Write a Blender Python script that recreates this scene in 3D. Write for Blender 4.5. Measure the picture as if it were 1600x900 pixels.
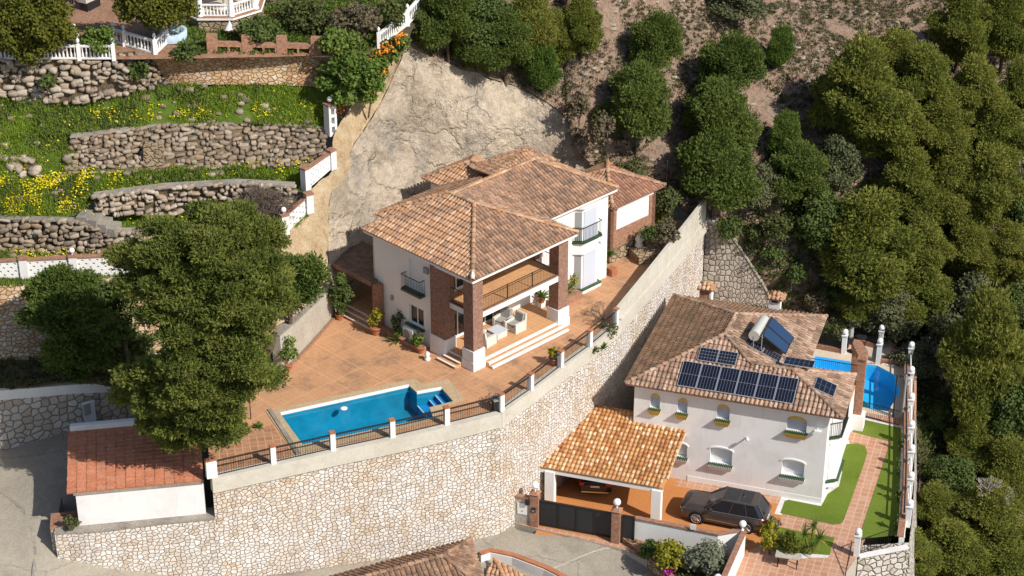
import bpy, math, random
import numpy as np
from mathutils import Vector, Matrix, noise as mnoise
from mathutils.geometry import tessellate_polygon
from mathutils.bvhtree import BVHTree
sc = bpy.context.scene
for o in list(bpy.data.objects): bpy.data.objects.remove(o)
COL = sc.collection
R = math.radians
# ------------------------------------------------------------------ camera
H_CAM, PITCH, LENS = 57.6, 28.0, 70.0
FPX = LENS/36*1600
cam = bpy.data.objects.new('camera', bpy.data.cameras.new('camera'))
COL.objects.link(cam); sc.camera = cam
cam.location = (0, 0, H_CAM); cam.rotation_euler = (R(90-PITCH), 0, 0)
cam.data.lens = LENS; cam.data.sensor_width = 36
cam.data.clip_start = 1; cam.data.clip_end = 5000
# ------------------------------------------------------------------ world + sun
SUN_AZ, SUN_EL = 40.0, 41.0       # sun stands to the right of and behind the camera
w = bpy.data.worlds.new('World'); sc.world = w; w.use_nodes = True
wn = w.node_tree; sky = wn.nodes.new('ShaderNodeTexSky'); sky.sky_type = 'NISHITA'
sky.sun_disc = False; sky.sun_elevation = R(SUN_EL); sky.sun_rotation = R(90+SUN_AZ)
bgn = wn.nodes['Background']; wn.links.new(sky.outputs[0], bgn.inputs[0]); bgn.inputs[1].default_value = 0.1
sl = bpy.data.lights.new('sun', 'SUN'); sl.energy = 4.6; sl.angle = R(0.5); sl.color = (1, .95, .87)
sun = bpy.data.objects.new('sun', sl); COL.objects.link(sun)
sd = Vector((math.cos(R(SUN_AZ))*math.cos(R(SUN_EL)), -math.sin(R(SUN_AZ))*math.cos(R(SUN_EL)), math.sin(R(SUN_EL))))
sun.rotation_euler = sd.to_track_quat('Z', 'Y').to_euler(); sun.location = (40, 20, 60)
sc.view_settings.view_transform = 'Standard'; sc.view_settings.look = 'None'
sc.view_settings.exposure = 0.14; sc.view_settings.gamma = 1.0; sc.view_settings.use_curve_mapping = False
try:
    sc.cycles.max_bounces = 6; sc.cycles.diffuse_bounces = 3; sc.cycles.transparent_max_bounces = 8
    sc.cycles.caustics_reflective = False; sc.cycles.caustics_refractive = False
except Exception: pass
# ------------------------------------------------------------------ measuring helpers
CA, SA = math.cos(R(PITCH)), math.sin(R(PITCH))
CAM = np.array([0, 0, H_CAM]); FW = np.array([0, CA, -SA]); UP = np.array([0, SA, CA]); RT = np.array([1., 0, 0])
def ray(px, py): return FW*FPX + RT*(px-800) - UP*(py-450)
def at(px, py, z):
    d = ray(px, py); p = CAM + d*((z-H_CAM)/d[2]); return Vector(p)
def aty(px, py, y):
    d = ray(px, py); p = CAM + d*(y/d[1]); return Vector(p)
def zat(x, y, py):
    lo, hi = -40, 50
    for _ in range(50):
        m = (lo+hi)/2; v = np.array([x, y, m])-CAM
        if 450-FPX*(v@UP)/(v@FW) > py: lo = m
        else: hi = m
    return lo
def scl(p): return FPX/float((np.array(p)-CAM)@FW)
def rotf(O, deg):
    a = R(deg); c, s = math.cos(a), math.sin(a)
    def f(x, y, z=0.0): return Vector((O[0]+x*c-y*s, O[1]+x*s+y*c, z))
    f.deg = deg
    def inv(p): dx, dy = p[0]-O[0], p[1]-O[1]; return (dx*c+dy*s, -dx*s+dy*c)
    f.inv = inv
    return f
O1 = at(740, 582, 0); F1 = rotf(O1, 45.0)
G2 = -8.0
O2 = at(1283, 787, G2); F2 = rotf(O2, -17.8)
# ------------------------------------------------------------------ mesh builder
ORG = {}
class MB:
    def __init__(s): s.v = []; s.f = []; s.uv = []; s.r = []; s.m = []; s.sm = []
    def poly(s, pts, rnd=None, m=0, uv=None, sm=False):
        i = len(s.v); s.v += [tuple(p) for p in pts]; s.f.append(list(range(i, i+len(pts))))
        s.uv.append(uv); s.r.append(random.random() if rnd is None else rnd); s.m.append(m); s.sm.append(sm)
    def mesh(s, pts, faces, rnd=None, m=0, sm=False):
        i = len(s.v); s.v += [tuple(p) for p in pts]; rr = random.random() if rnd is None else rnd
        for f in faces:
            s.f.append([i+k for k in f]); s.uv.append(None); s.r.append(rr); s.m.append(m); s.sm.append(sm)
    def hexa(s, b, t, rnd=None, m=0):
        n = len(b); s.mesh(list(b)+list(t), [list(range(n))[::-1], list(range(n, 2*n))]+[[k, (k+1) % n, n+(k+1) % n, n+k] for k in range(n)], rnd, m)
    def box(s, F, x0, x1, y0, y1, z0, z1, rnd=None, m=0):
        s.hexa([F(x0, y0, z0), F(x1, y0, z0), F(x1, y1, z0), F(x0, y1, z0)], [F(x0, y0, z1), F(x1, y0, z1), F(x1, y1, z1), F(x0, y1, z1)], rnd, m)
    def bar(s, p0, p1, wd, ht, m=0, rnd=None):       # box between two points, width wd (horizontal), height ht below/above centre
        p0, p1 = Vector(p0), Vector(p1); d = (p1-p0).normalized(); h = Vector((-d.y, d.x, 0))
        h = h.normalized()*wd/2 if h.length > 1e-4 else Vector((wd/2, 0, 0)); u = d.cross(h).normalized()*ht/2
        if u.z < 0: u = -u
        s.hexa([p0-h-u, p0+h-u, p1+h-u, p1-h-u], [p0-h+u, p0+h+u, p1+h+u, p1-h+u], rnd, m)
    def tube(s, p0, p1, r0, r1=None, n=8, m=0, cap=True, rnd=None, sm=True):
        r1 = r0 if r1 is None else r1; p0, p1 = Vector(p0), Vector(p1); d = (p1-p0).normalized()
        a = d.orthogonal().normalized(); b = d.cross(a)
        ring = lambda p, r: [p+(a*math.cos(2*math.pi*k/n)+b*math.sin(2*math.pi*k/n))*r for k in range(n)]
        s.mesh(ring(p0, r0)+ring(p1, r1), [[k, (k+1) % n, n+(k+1) % n, n+k] for k in range(n)], rnd, m, sm)
        if cap: s.poly(ring(p0, r0)[::-1], 0.5, m); s.poly(ring(p1, r1), 0.5, m)
    def lathe(s, c, prof, n=14, m=0, sx=1, sy=1):
        pts = []; c = Vector(c)
        for r, z in prof: pts += [c+Vector((math.cos(2*math.pi*k/n)*r*sx, math.sin(2*math.pi*k/n)*r*sy, z)) for k in range(n)]
        fs = [[j*n+k, j*n+(k+1) % n, (j+1)*n+(k+1) % n, (j+1)*n+k] for j in range(len(prof)-1) for k in range(n)]
        s.mesh(pts, fs, None, m, True); s.poly([pts[k] for k in range(n)][::-1], None, m); s.poly(pts[-n:], None, m)
    def ball(s, c, r, m=0, n=12): s.lathe(c, [(r*math.sin(math.pi*k/8)+1e-4, -r*math.cos(math.pi*k/8)) for k in range(9)], n, m)
    def prism(s, pts, z0, z1, m=0, rnd=None): s.hexa([Vector((p[0], p[1], z0)) for p in pts], [Vector((p[0], p[1], z1)) for p in pts], rnd, m)
    def build(s, name, mats, parent=None, base=None):
        if not isinstance(mats, (list, tuple)): mats = [mats]
        V = np.array(s.v, float)
        if parent is not None: org = ORG[parent.name]
        else:
            if base is None:
                mn, mx = V.min(0), V.max(0); org = np.array([(mn[0]+mx[0])/2, (mn[1]+mx[1])/2, mn[2]])
            else: org = np.array(base, float)
        me = bpy.data.meshes.new(name); me.from_pydata((V-org).tolist(), [], s.f)
        for mt in mats: me.materials.append(mt)
        me.polygons.foreach_set('material_index', s.m); me.polygons.foreach_set('use_smooth', s.sm)
        a = me.attributes.new('rnd', 'FLOAT', 'FACE'); a.data.foreach_set('value', s.r)
        ul = me.uv_layers.new(name='UVMap'); buf = np.zeros((len(me.loops), 2)); li = 0
        for fi, f in enumerate(s.f):
            n = len(f); e = s.uv[fi]
            if e is not None: buf[li:li+n] = e
            else:
                P = V[f]; nr = np.cross(P[1]-P[0], P[2]-P[1]); l = np.linalg.norm(nr); nr = nr/l if l > 1e-9 else np.array([0, 0, 1.])
                if abs(nr[2]) > .8: buf[li:li+n] = P[:, :2]
                else:
                    t = np.array([-nr[1], nr[0], 0]); t /= np.linalg.norm(t); buf[li:li+n, 0] = P@t; buf[li:li+n, 1] = P[:, 2]
            li += n
        ul.data.foreach_set('uv', buf.ravel())
        me.update(); o = bpy.data.objects.new(name, me); COL.objects.link(o)
        if parent is not None: o.parent = parent
        else: o.location = org
        ORG[o.name] = org
        return o
def tag(o, label=None, cat=None, group=None, kind=None):
    if label: o['label'] = label
    if cat: o['category'] = cat
    if group: o['group'] = group
    if kind: o['kind'] = kind
    return o
def thing(name, label, cat, loc=(0, 0, 0), group=None):
    o = bpy.data.objects.new(name, None); COL.objects.link(o); o.location = loc; o.empty_display_size = .3
    ORG[o.name] = np.array([loc[0], loc[1], loc[2]], float); return tag(o, label, cat, group)
def struct(mb, name, mat, label=None): return tag(mb.build(name, mat), label, None, None, 'structure')
def copy_tree(o, parent=None):
    c = o.copy(); COL.objects.link(c); c.parent = parent
    for ch in list(o.children): copy_tree(ch, c)
    ORG[c.name] = ORG[o.name] if parent is not None else np.array(o.location); return c
def raw_mesh(name, V, faces_n, loops, rnd, mat, smooth=False):
    """fast mesh from numpy arrays; faces all with faces_n corners"""
    me = bpy.data.meshes.new(name); nf = len(loops)//faces_n
    me.vertices.add(len(V)); me.vertices.foreach_set('co', np.asarray(V, np.float32).ravel())
    me.loops.add(len(loops)); me.loops.foreach_set('vertex_index', np.asarray(loops, np.int32))
    me.polygons.add(nf); me.polygons.foreach_set('loop_start', np.arange(nf, dtype=np.int32)*faces_n)
    me.polygons.foreach_set('loop_total', np.full(nf, faces_n, np.int32))
    if smooth: me.polygons.foreach_set('use_smooth', np.ones(nf, bool))
    me.update(calc_edges=True)
    a = me.attributes.new('rnd', 'FLOAT', 'FACE'); a.data.foreach_set('value', np.asarray(rnd, np.float32))
    me.materials.append(mat); return me
# ------------------------------------------------------------------ material helpers
def newmat(name, rough=.85, spec=.25):
    m = bpy.data.materials.new(name); m.use_nodes = True; nt = m.node_tree; b = nt.nodes['Principled BSDF']
    b.inputs['Roughness'].default_value = rough; b.inputs['Specular IOR Level'].default_value = spec
    return m, nt, b
class N:
    def __init__(s, nt): s.nt = nt
    def n(s, t, **k):
        x = s.nt.nodes.new(t)
        for a, b in k.items(): setattr(x, a, b)
        return x
    def link(s, a, b): s.nt.links.new(a, b)
    def pos(s): return s.n('ShaderNodeNewGeometry').outputs['Position']
    def uv(s): return s.n('ShaderNodeTexCoord').outputs['UV']
    def obj(s): return s.n('ShaderNodeTexCoord').outputs['Object']
    def map(s, c, scale=(1, 1, 1), rot=(0, 0, 0), loc=(0, 0, 0)):
        x = s.n('ShaderNodeMapping'); s.link(c, x.inputs[0]); x.inputs['Scale'].default_value = scale
        x.inputs['Rotation'].default_value = rot; x.inputs['Location'].default_value = loc; return x.outputs[0]
    def noise(s, c, scale, detail=4, rough=.55, out=0):
        x = s.n('ShaderNodeTexNoise'); s.link(c, x.inputs['Vector']); x.inputs['Scale'].default_value = scale
        x.inputs['Detail'].default_value = detail; x.inputs['Roughness'].default_value = rough; return x.outputs[out]
    def vor(s, c, scale, feat='F1', rnd=1.0, dim='2D', out=0):
        x = s.n('ShaderNodeTexVoronoi'); x.voronoi_dimensions = dim; x.feature = feat; s.link(c, x.inputs['Vector'])
        x.inputs['Scale'].default_value = scale; x.inputs['Randomness'].default_value = rnd; return x.outputs[out]
    def ramp(s, f, stops, interp='LINEAR'):
        x = s.n('ShaderNodeValToRGB'); s.link(f, x.inputs[0]); cr = x.color_ramp; cr.interpolation = interp
        while len(cr.elements) < len(stops): cr.elements.new(.5)
        for e, (p, c) in zip(cr.elements, stops):
            e.position = p; e.color = (*c, 1) if isinstance(c, tuple) else (c, c, c, 1)
        return x.outputs[0]
    def mix(s, f, a, b, mode='MIX'):
        x = s.n('ShaderNodeMix'); x.data_type = 'RGBA'; x.blend_type = mode
        for v, i in ((f, 0), (a, 6), (b, 7)):
            if hasattr(v, 'is_linked') or hasattr(v, 'links'): s.link(v, x.inputs[i])
            elif i == 0: x.inputs[0].default_value = v
            else: x.inputs[i].default_value = (*v, 1)
        return x.outputs[2]
    def math(s, op, a, b=0.0):
        x = s.n('ShaderNodeMath'); x.operation = op
        for v, i in ((a, 0), (b, 1)):
            if hasattr(v, 'links'): s.link(v, x.inputs[i])
            else: x.inputs[i].default_value = v
        return x.outputs[0]
    def attr(s, nm='rnd'): x = s.n('ShaderNodeAttribute'); x.attribute_name = nm; return x.outputs['Fac']
    def orand(s): return s.n('ShaderNodeObjectInfo').outputs['Random']
    def bump(s, h, strength, dist, b):
        x = s.n('ShaderNodeBump'); s.link(h, x.inputs['Height']); x.inputs['Strength'].default_value = strength
        x.inputs['Distance'].default_value = dist; s.link(x.outputs[0], b.inputs['Normal'])
def simple(name, col, rough=.7, spec=.3, var=.0, metal=0, scale=3.0):
    m, nt, b = newmat(name, rough, spec); b.inputs['Metallic'].default_value = metal
    if var:
        n = N(nt); f = n.noise(n.pos(), scale, 4); c2 = tuple(max(0, c*(1-var)) for c in col); c3 = tuple(min(1, c*(1+var*.6)) for c in col)
        n.link(n.ramp(f, [(.3, c2), (.7, c3)]), b.inputs['Base Color'])
    else: b.inputs['Base Color'].default_value = (*col, 1)
    return m
def plaster(name, col, stain=(.55, .5, .43), amt=.25):
    m, nt, b = newmat(name, .9, .15); n = N(nt); p = n.pos()
    f = n.noise(p, .7, 5, .6); f2 = n.noise(n.map(p, (3, 3, .5)), 1.2, 5, .65)
    k = n.math('MULTIPLY', n.ramp(f, [(.45, 0.0), (.8, 1.0)]), amt)
    k2 = n.math('MULTIPLY', n.ramp(f2, [(.55, 0.0), (.85, 1.0)]), amt)
    c = n.mix(k, col, stain); c = n.mix(k2, c, stain); n.link(c, b.inputs['Base Color'])
    n.bump(n.noise(p, 14, 3), .25, .02, b); return m
def stone(name, cols, mortar, sx=2.7, sy=3.3, edge=.05, blotch=None, blotchamt=.5, rnd=.8, depth=.05, warp=.1, hi=None):
    m, nt, b = newmat(name, .92, .15); n = N(nt); uv = n.uv()
    d = n.noise(uv, 2.0, 2, .5, 1)
    mx = n.n('ShaderNodeVectorMath'); mx.operation = 'MULTIPLY_ADD'; n.link(d, mx.inputs[0]); mx.inputs[1].default_value = (warp*2, warp*2, 0); n.link(uv, mx.inputs[2])
    c = n.map(mx.outputs[0], (sx, sy, 1))
    cell = n.vor(c, 1.0, 'F1', rnd, out=1); e = n.vor(c, 1.0, 'DISTANCE_TO_EDGE', rnd)
    sep = n.n('ShaderNodeSeparateColor'); n.link(cell, sep.inputs[0])
    k = len(cols); colr = n.ramp(sep.outputs[0], [(i/(k-1)*.98+.01, cols[i]) for i in range(k)])
    fine = n.noise(uv, 9, 4, .6)
    colr = n.mix(.5, colr, n.ramp(fine, [(.3, .55), (.7, 1.25)]), 'MULTIPLY')
    if blotch:
        bl = n.ramp(n.noise(uv, .33, 4, .6), [(.47, 0.0), (.7, 1.0)]); colr = n.mix(n.math('MULTIPLY', bl, blotchamt), colr, blotch, 'MULTIPLY')
    mk = n.ramp(e, [(edge*.4, 1.0), (edge*1.3, 0.0)])
    mcol = n.mix(n.ramp(n.noise(uv, .5, 3), [(.4, 0.0), (.65, 1.0)]), mortar, tuple(min(1, x*1.5) for x in mortar))
    stn0 = n.math('MULTIPLY', n.ramp(n.noise(n.map(uv, (1.3, .2, 1)), 1.0, 5, .6), [(.52, 0.0), (.72, 1.0)]), .4)
    n.link(n.mix(stn0, n.mix(mk, colr, mcol), n.mix(1.0, n.mix(mk, colr, mcol), (.62, .52, .42), 'MULTIPLY')), b.inputs['Base Color'])
    h = n.math('ADD', n.ramp(e, [(0, 0.0), (edge*2.6, 1.0)]), n.math('MULTIPLY', fine, .45))
    h = n.math('ADD', h, n.math('MULTIPLY', sep.outputs[1], .5)); stn = n.math('MULTIPLY', n.ramp(n.noise(n.map(uv, (1.6, .22, 1)), 1.0, 5, .6), [(.55, 0.0), (.75, 1.0)]), .45)
    n.bump(h, 1.0, depth, b); return m
def roofmat(name, cols, lichen, la=.5, lscale=.9, lth=.55):
    m, nt, b = newmat(name, .88, .2); n = N(nt); k = len(cols)
    c = n.ramp(n.attr(), [(i/(k-1)*.98+.01, cols[i]) for i in range(k)])
    p = n.pos(); f = n.noise(p, lscale, 6, .7); f2 = n.noise(p, 7, 3)
    c = n.mix(n.math('MULTIPLY', n.ramp(f, [(lth-.08, 0.0), (lth+.12, 1.0)]), la), c, lichen)
    c = n.mix(.55, c, n.ramp(f2, [(.3, .55), (.7, 1.2)]), 'MULTIPLY')
    n.link(c, b.inputs['Base Color']); n.bump(n.noise(p, 22, 2), .4, .02, b); return m
def paving(name, c1, c2, line, rot, tile=.33, big=0, stain=(.16, .1, .07), sa=.5, mort=.015, linamt=.5, sscale=.35, lift=1.0):
    m, nt, b = newmat(name, .85, .2); n = N(nt); p = n.map(n.pos(), rot=(0, 0, R(rot))); c1, c2 = [tuple(min(.9, q*lift) for q in c_) for c_ in (c1, c2)]
    br = n.n('ShaderNodeTexBrick'); n.link(p, br.inputs['Vector']); br.offset = 0; br.inputs['Scale'].default_value = 1
    br.inputs['Brick Width'].default_value = tile; br.inputs['Row Height'].default_value = tile; br.inputs['Mortar Size'].default_value = mort
    br.inputs['Color1'].default_value = (*c1, 1); br.inputs['Color2'].default_value = (*c2, 1); br.inputs['Mortar'].default_value = (*line, 1)
    c = n.mix(linamt, tuple((a+q)/2 for a, q in zip(c1, c2)), br.outputs[0])
    f = n.noise(n.pos(), sscale, 7, .68); f2 = n.noise(n.pos(), 2.4, 5, .7)
    st = n.math('MULTIPLY', n.ramp(f, [(.48, 0.0), (.66, 1.0)]), n.ramp(f2, [(.35, .2), (.65, 1.0)]))
    c = n.mix(n.math('MULTIPLY', st, sa), c, stain)
    if big:
        b2 = n.n('ShaderNodeTexBrick'); n.link(p, b2.inputs['Vector']); b2.offset = 0; b2.inputs['Scale'].default_value = 1
        b2.inputs['Brick Width'].default_value = big; b2.inputs['Row Height'].default_value = big; b2.inputs['Mortar Size'].default_value = .09; b2.inputs['Mortar Smooth'].default_value = .6
        c = n.mix(n.math('MULTIPLY', b2.outputs[1], .22), c, tuple(min(1, x*1.35) for x in c1))
    c = n.mix(.35, c, n.ramp(n.noise(n.pos(), 9, 3), [(.3, .6), (.7, 1.25)]), 'MULTIPLY')
    n.link(c, b.inputs['Base Color']); n.bump(br.outputs[1], -.3, .01, b); return m
def foliage(name, dark, light, tip, trans=.25):
    m, nt, b = newmat(name, .75, .15); n = N(nt)
    c = n.mix(n.attr(), dark, light); c = n.mix(n.math('MULTIPLY', n.ramp(n.noise(n.obj(), .55, 3), [(.45, 0.0), (.7, 1.0)]), .55), c, tip)
    c = n.mix(n.math('MULTIPLY', n.orand(), .4), c, tip)
    n.link(c, b.inputs['Base Color'])
    tr = n.n('ShaderNodeBsdfTranslucent'); n.link(c, tr.inputs[0]); ms = n.n('ShaderNodeMixShader'); ms.inputs[0].default_value = trans
    n.link(b.outputs[0], ms.inputs[1]); n.link(tr.outputs[0], ms.inputs[2]); n.link(ms.outputs[0], nt.nodes['Material Output'].inputs[0]); return m
def soil(name, stops, s1=.5, s2=5, bump=.06, fine=.6):
    m, nt, b = newmat(name, .95, .1); n = N(nt); p = n.pos()
    f = n.math('ADD', n.math('MULTIPLY', n.noise(p, s1, 6, .65), .6), n.math('MULTIPLY', n.noise(p, s2, 5, .7), .4))
    c = n.ramp(f, stops); c = n.mix(fine, c, n.ramp(n.noise(p, s2*2.4, 4, .7), [(.3, .5), (.7, 1.35)]), 'MULTIPLY')
    n.link(c, b.inputs['Base Color']); n.bump(n.noise(p, s2*1.5, 5, .7), .8, bump, b); return m
M = {}
M['white'] = plaster('white_plaster', (.80, .79, .77), amt=.22)
M['white2'] = plaster('white_plaster_worn', (.77, .75, .74), (.45, .42, .39), .42)
M['stone'] = stone('pale_masonry', [(.67, .59, .51), (.77, .72, .66), (.56, .46, .36), (.80, .78, .75), (.74, .68, .62), (.66, .61, .58), (.79, .74, .69), (.63, .52, .41), (.74, .71, .68)], (.31, .265, .22), 3.7, 4.6, .045, (.90, .74, .55), .7, rnd=.78, warp=.12)
M['stone_grey'] = stone('grey_masonry', [(.40, .35, .29), (.50, .45, .38), (.34, .29, .24), (.54, .49, .42)], (.12, .10, .08), 2.3, 2.5, .07)
M['stone_left'] = stone('cut_stone_masonry', [(.52, .48, .44), (.60, .55, .49), (.46, .38, .32), (.64, .60, .56)], (.16, .14, .12), 2.0, 2.4, .055)
M['stone_orange'] = stone('ochre_rubble', [(.50, .34, .19), (.58, .43, .27), (.40, .25, .13), (.62, .52, .40), (.54, .37, .21)], (.30, .19, .10), 3.0, 4.4, .05, (.75, .5, .35), .7, rnd=1, depth=.07)
M['stone_out'] = stone('rough_white_stone', [(.55, .5, .43), (.66, .62, .56), (.4, .35, .28)], (.2, .17, .13), 2.4, 2.8, .06, rnd=1, depth=.08)
M['stone_bed'] = stone('garden_masonry', [(.34, .25, .16), (.44, .34, .23), (.28, .2, .13)], (.15, .11, .07), 2.6, 3.2, .06, rnd=1, depth=.07)
M['embank'] = soil('ochre_rubble_earth', [(.3, (.30, .20, .11)), (.45, (.50, .36, .21)), (.6, (.60, .47, .31)), (.75, (.66, .56, .42))], 1.3, 6, .2)
M['conc_kerb'] = soil('pale_concrete', [(.3, (.44, .40, .33)), (.5, (.56, .52, .44)), (.7, (.64, .60, .52))], .35, 3, .004, .15)
M['conc'] = soil('concrete', [(.3, (.36, .32, .26)), (.5, (.46, .42, .35)), (.7, (.54, .50, .42))], .5, 6, .01)
M['conc_dark'] = soil('weathered_concrete', [(.3, (.16, .14, .12)), (.5, (.30, .27, .23)), (.7, (.42, .38, .32))], .8, 5, .02)
M['brick'] = None
def brickmat(name, c1, c2, mo, w=.24, h=.07):
    m, nt, b = newmat(name, .9, .15); n = N(nt); br = n.n('ShaderNodeTexBrick'); n.link(n.uv(), br.inputs['Vector']); br.inputs['Scale'].default_value = 1
    br.inputs['Brick Width'].default_value = w; br.inputs['Row Height'].default_value = h; br.inputs['Mortar Size'].default_value = .008
    br.inputs['Color1'].default_value = (*c1, 1); br.inputs['Color2'].default_value = (*c2, 1); br.inputs['Mortar'].default_value = (*mo, 1)
    c = n.mix(.6, br.outputs[0], n.ramp(n.noise(n.uv(), 5, 4), [(.3, .5), (.7, 1.3)]), 'MULTIPLY'); n.link(c, b.inputs['Base Color'])
    n.bump(br.outputs[1], -.5, .01, b); return m
M['brick'] = brickmat('brown_brick', (.34, .185, .13), (.24, .125, .09), (.32, .22, .17))
M['brick_o'] = brickmat('orange_brick', (.40, .20, .12), (.28, .13, .085), (.35, .24, .17))
M['roof1'] = roofmat('villa_tiles', [(.54, .285, .155), (.60, .37, .215), (.46, .225, .115), (.66, .43, .27), (.36, .205, .13), (.57, .32, .18), (.30, .18, .12)], (.20, .14, .105), .6, .9, .55)
M['roof1r'] = roofmat('villa_tiles_mottled', [(.54, .31, .19), (.44, .25, .155), (.60, .38, .25), (.30, .18, .12), (.50, .28, .17), (.22, .145, .105), (.56, .35, .22)], (.13, .095, .075), .7, 1.6, .53)
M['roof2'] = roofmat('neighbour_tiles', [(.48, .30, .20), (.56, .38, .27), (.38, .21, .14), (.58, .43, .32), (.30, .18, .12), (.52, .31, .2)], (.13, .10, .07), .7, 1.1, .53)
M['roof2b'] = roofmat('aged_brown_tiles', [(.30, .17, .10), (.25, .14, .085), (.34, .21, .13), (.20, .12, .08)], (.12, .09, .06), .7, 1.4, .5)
M['roofc'] = roofmat('carport_tiles', [(.56, .25, .09), (.78, .58, .36), (.50, .19, .06), (.66, .36, .15), (.33, .12, .05), (.60, .30, .11), (.82, .64, .42), (.52, .22, .08)], (.35, .15, .07), .25, 2, .6)
M['roofl'] = roofmat('lower_tiles', [(.34, .20, .12), (.42, .26, .17), (.24, .13, .08), (.38, .25, .18)], (.10, .075, .055), .7, 1.3, .5)
M['roofg'] = roofmat('garage_tiles', [(.56, .22, .12), (.60, .25, .145), (.52, .20, .11), (.58, .27, .16)], (.28, .12, .08), .45, .7, .6)
M['pave'] = paving('terrace_tiles', (.45, .25, .135), (.39, .205, .105), (.32, .18, .10), -45, .33, 2.05, (.19, .135, .095), .95, .018, .35, .5, 1.3)
M['pave_b'] = paving('square_terracotta_tiles', (.36, .17, .09), (.44, .23, .13), (.52, .33, .2), -12, .42, 0, (.14, .08, .05), .6, .03, .9)
M['pave_o'] = paving('balcony_tiles', (.56, .32, .16), (.50, .27, .13), (.36, .19, .09), -45, .33, 0, (.3, .15, .08), .3, .012, .6, .35, 1.15)
M['pave_n'] = paving('garden_tiles', (.44, .215, .13), (.53, .30, .20), (.60, .42, .3), 17.8, .45, 0, (.5, .35, .25), .45, .03, .8, .8)
M['drive'] = paving('stamped_driveway', (.56, .235, .075), (.53, .215, .07), (.45, .18, .06), 17.8, .5, 0, (.42, .16, .06), .35, .02, .3)
M['coping'] = paving('pool_coping', (.52, .39, .24), (.48, .35, .21), (.38, .27, .16), -13, .5, 0, (.35, .24, .15), .35, .02, .7)
M['cream'] = paving('cream_deck', (.66, .56, .44), (.62, .52, .41), (.5, .42, .33), 17.8, .6, 0, (.5, .4, .3), .3, .015, .5)
M['road'] = soil('road_concrete', [(.25, (.25, .215, .17)), (.5, (.34, .30, .24)), (.75, (.41, .365, .30))], .22, 4, .012, .4)
def roadfix(m):
    nt = m.node_tree; b = nt.nodes['Principled BSDF']; n = N(nt); src = b.inputs['Base Color'].links[0].from_socket; p = n.pos()
    wp = n.n('ShaderNodeVectorMath'); wp.operation = 'MULTIPLY_ADD'; n.link(n.noise(p, .7, 4, .6, 1), wp.inputs[0]); wp.inputs[1].default_value = (1.2, 1.2, 0); n.link(p, wp.inputs[2])
    ck = n.vor(wp.outputs[0], .16, 'DISTANCE_TO_EDGE', 1, '2D'); pt = n.noise(p, .35, 7, .72); c = n.mix(n.math('MULTIPLY', n.ramp(pt, [(.52, 0.0), (.66, 1.0)]), .45), src, (.17, .145, .115))
    c = n.mix(n.math('MULTIPLY', n.ramp(ck, [(0, 1.0), (.007, 0.0)]), .5), c, (.10, .085, .07)); n.link(c, b.inputs['Base Color'])
roadfix(M['road'])
M['gunite'] = None
def gunitemat():
    m, nt, b = newmat('sprayed_rock', .95, .1); n = N(nt); p = n.pos()
    wv = n.noise(p, .16, 6, .62); f = n.noise(n.map(p, (1, 1, .45)), .42, 8, .66); f3 = n.noise(p, 2.2, 7, .72)
    c = n.ramp(wv, [(.34, (.44, .36, .27)), (.44, (.63, .52, .40)), (.56, (.70, .58, .44)), (.66, (.50, .41, .33))])
    c = n.mix(n.math('MULTIPLY', n.ramp(f, [(.50, 0.0), (.62, 1.0)]), .62), c, (.38, .34, .29))
    c = n.mix(n.math('MULTIPLY', n.ramp(f3, [(.55, 0.0), (.75, 1.0)]), .5), c, (.60, .47, .31))
    c = n.mix(.6, c, n.ramp(f3, [(.3, .55), (.7, 1.25)]), 'MULTIPLY')
    wp = n.n('ShaderNodeVectorMath'); wp.operation = 'MULTIPLY_ADD'; n.link(n.noise(p, .8, 5, .6, 1), wp.inputs[0]); wp.inputs[1].default_value = (2.2, 2.2, 2.2); n.link(p, wp.inputs[2])
    ck = n.vor(wp.outputs[0], .33, 'DISTANCE_TO_EDGE', 1, '3D'); st = n.noise(n.map(p, (1.8, 1.8, .25)), 1.0, 6, .7)
    c = n.mix(n.math('MULTIPLY', n.ramp(st, [(.52, 0.0), (.66, 1.0)]), .35), c, (.38, .34, .29))
    c = n.mix(n.math('MULTIPLY', n.ramp(ck, [(.0, 1.0), (.012, 0.0)]), .3), c, (.2, .165, .13))
    c = n.mix(.45, c, n.ramp(n.noise(p, 7, 5, .75), [(.3, .5), (.7, 1.4)]), 'MULTIPLY')
    n.link(c, b.inputs['Base Color'])
    h = n.math('ADD', n.math('MULTIPLY', f3, .7), n.noise(p, .9, 8, .65)); h = n.math('ADD', h, n.math('MULTIPLY', n.ramp(ck, [(0, 0.0), (.06, 1.0)]), .25)); n.bump(h, 1.0, .5, b); return m
M['gunite'] = gunitemat()
M['scrubland'] = soil('scrub_soil', [(.3, (.10, .07, .05)), (.40, (.22, .15, .11)), (.50, (.38, .26, .19)), (.58, (.21, .165, .12)), (.68, (.44, .31, .235)), (.78, (.30, .24, .17))], .45, 3.4, .3)
M['earth'] = soil('dark_earth', [(.3, (.07, .055, .035)), (.5, (.13, .10, .06)), (.7, (.22, .16, .10))], .5, 4, .1)
M['gardensoil'] = soil('garden_soil', [(.3, (.18, .10, .06)), (.5, (.30, .17, .11)), (.7, (.40, .25, .17))], .5, 4, .05)
M['meadow'] = soil('meadow_green', [(.3, (.06, .08, .02)), (.42, (.09, .14, .02)), (.55, (.12, .19, .025)), (.68, (.22, .19, .10)), (.8, (.28, .22, .14))], .7, 6, .25)
M['lawn'] = soil('artificial_lawn', [(.3, (.10, .15, .02)), (.45, (.14, .20, .026)), (.6, (.17, .225, .035)), (.75, (.20, .22, .05))], .45, 11, .06)
M['gravel'] = soil('white_gravel', [(.3, (.55, .52, .5)), (.5, (.75, .73, .7)), (.7, (.85, .84, .82))], 3, 12, .05)
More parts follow.
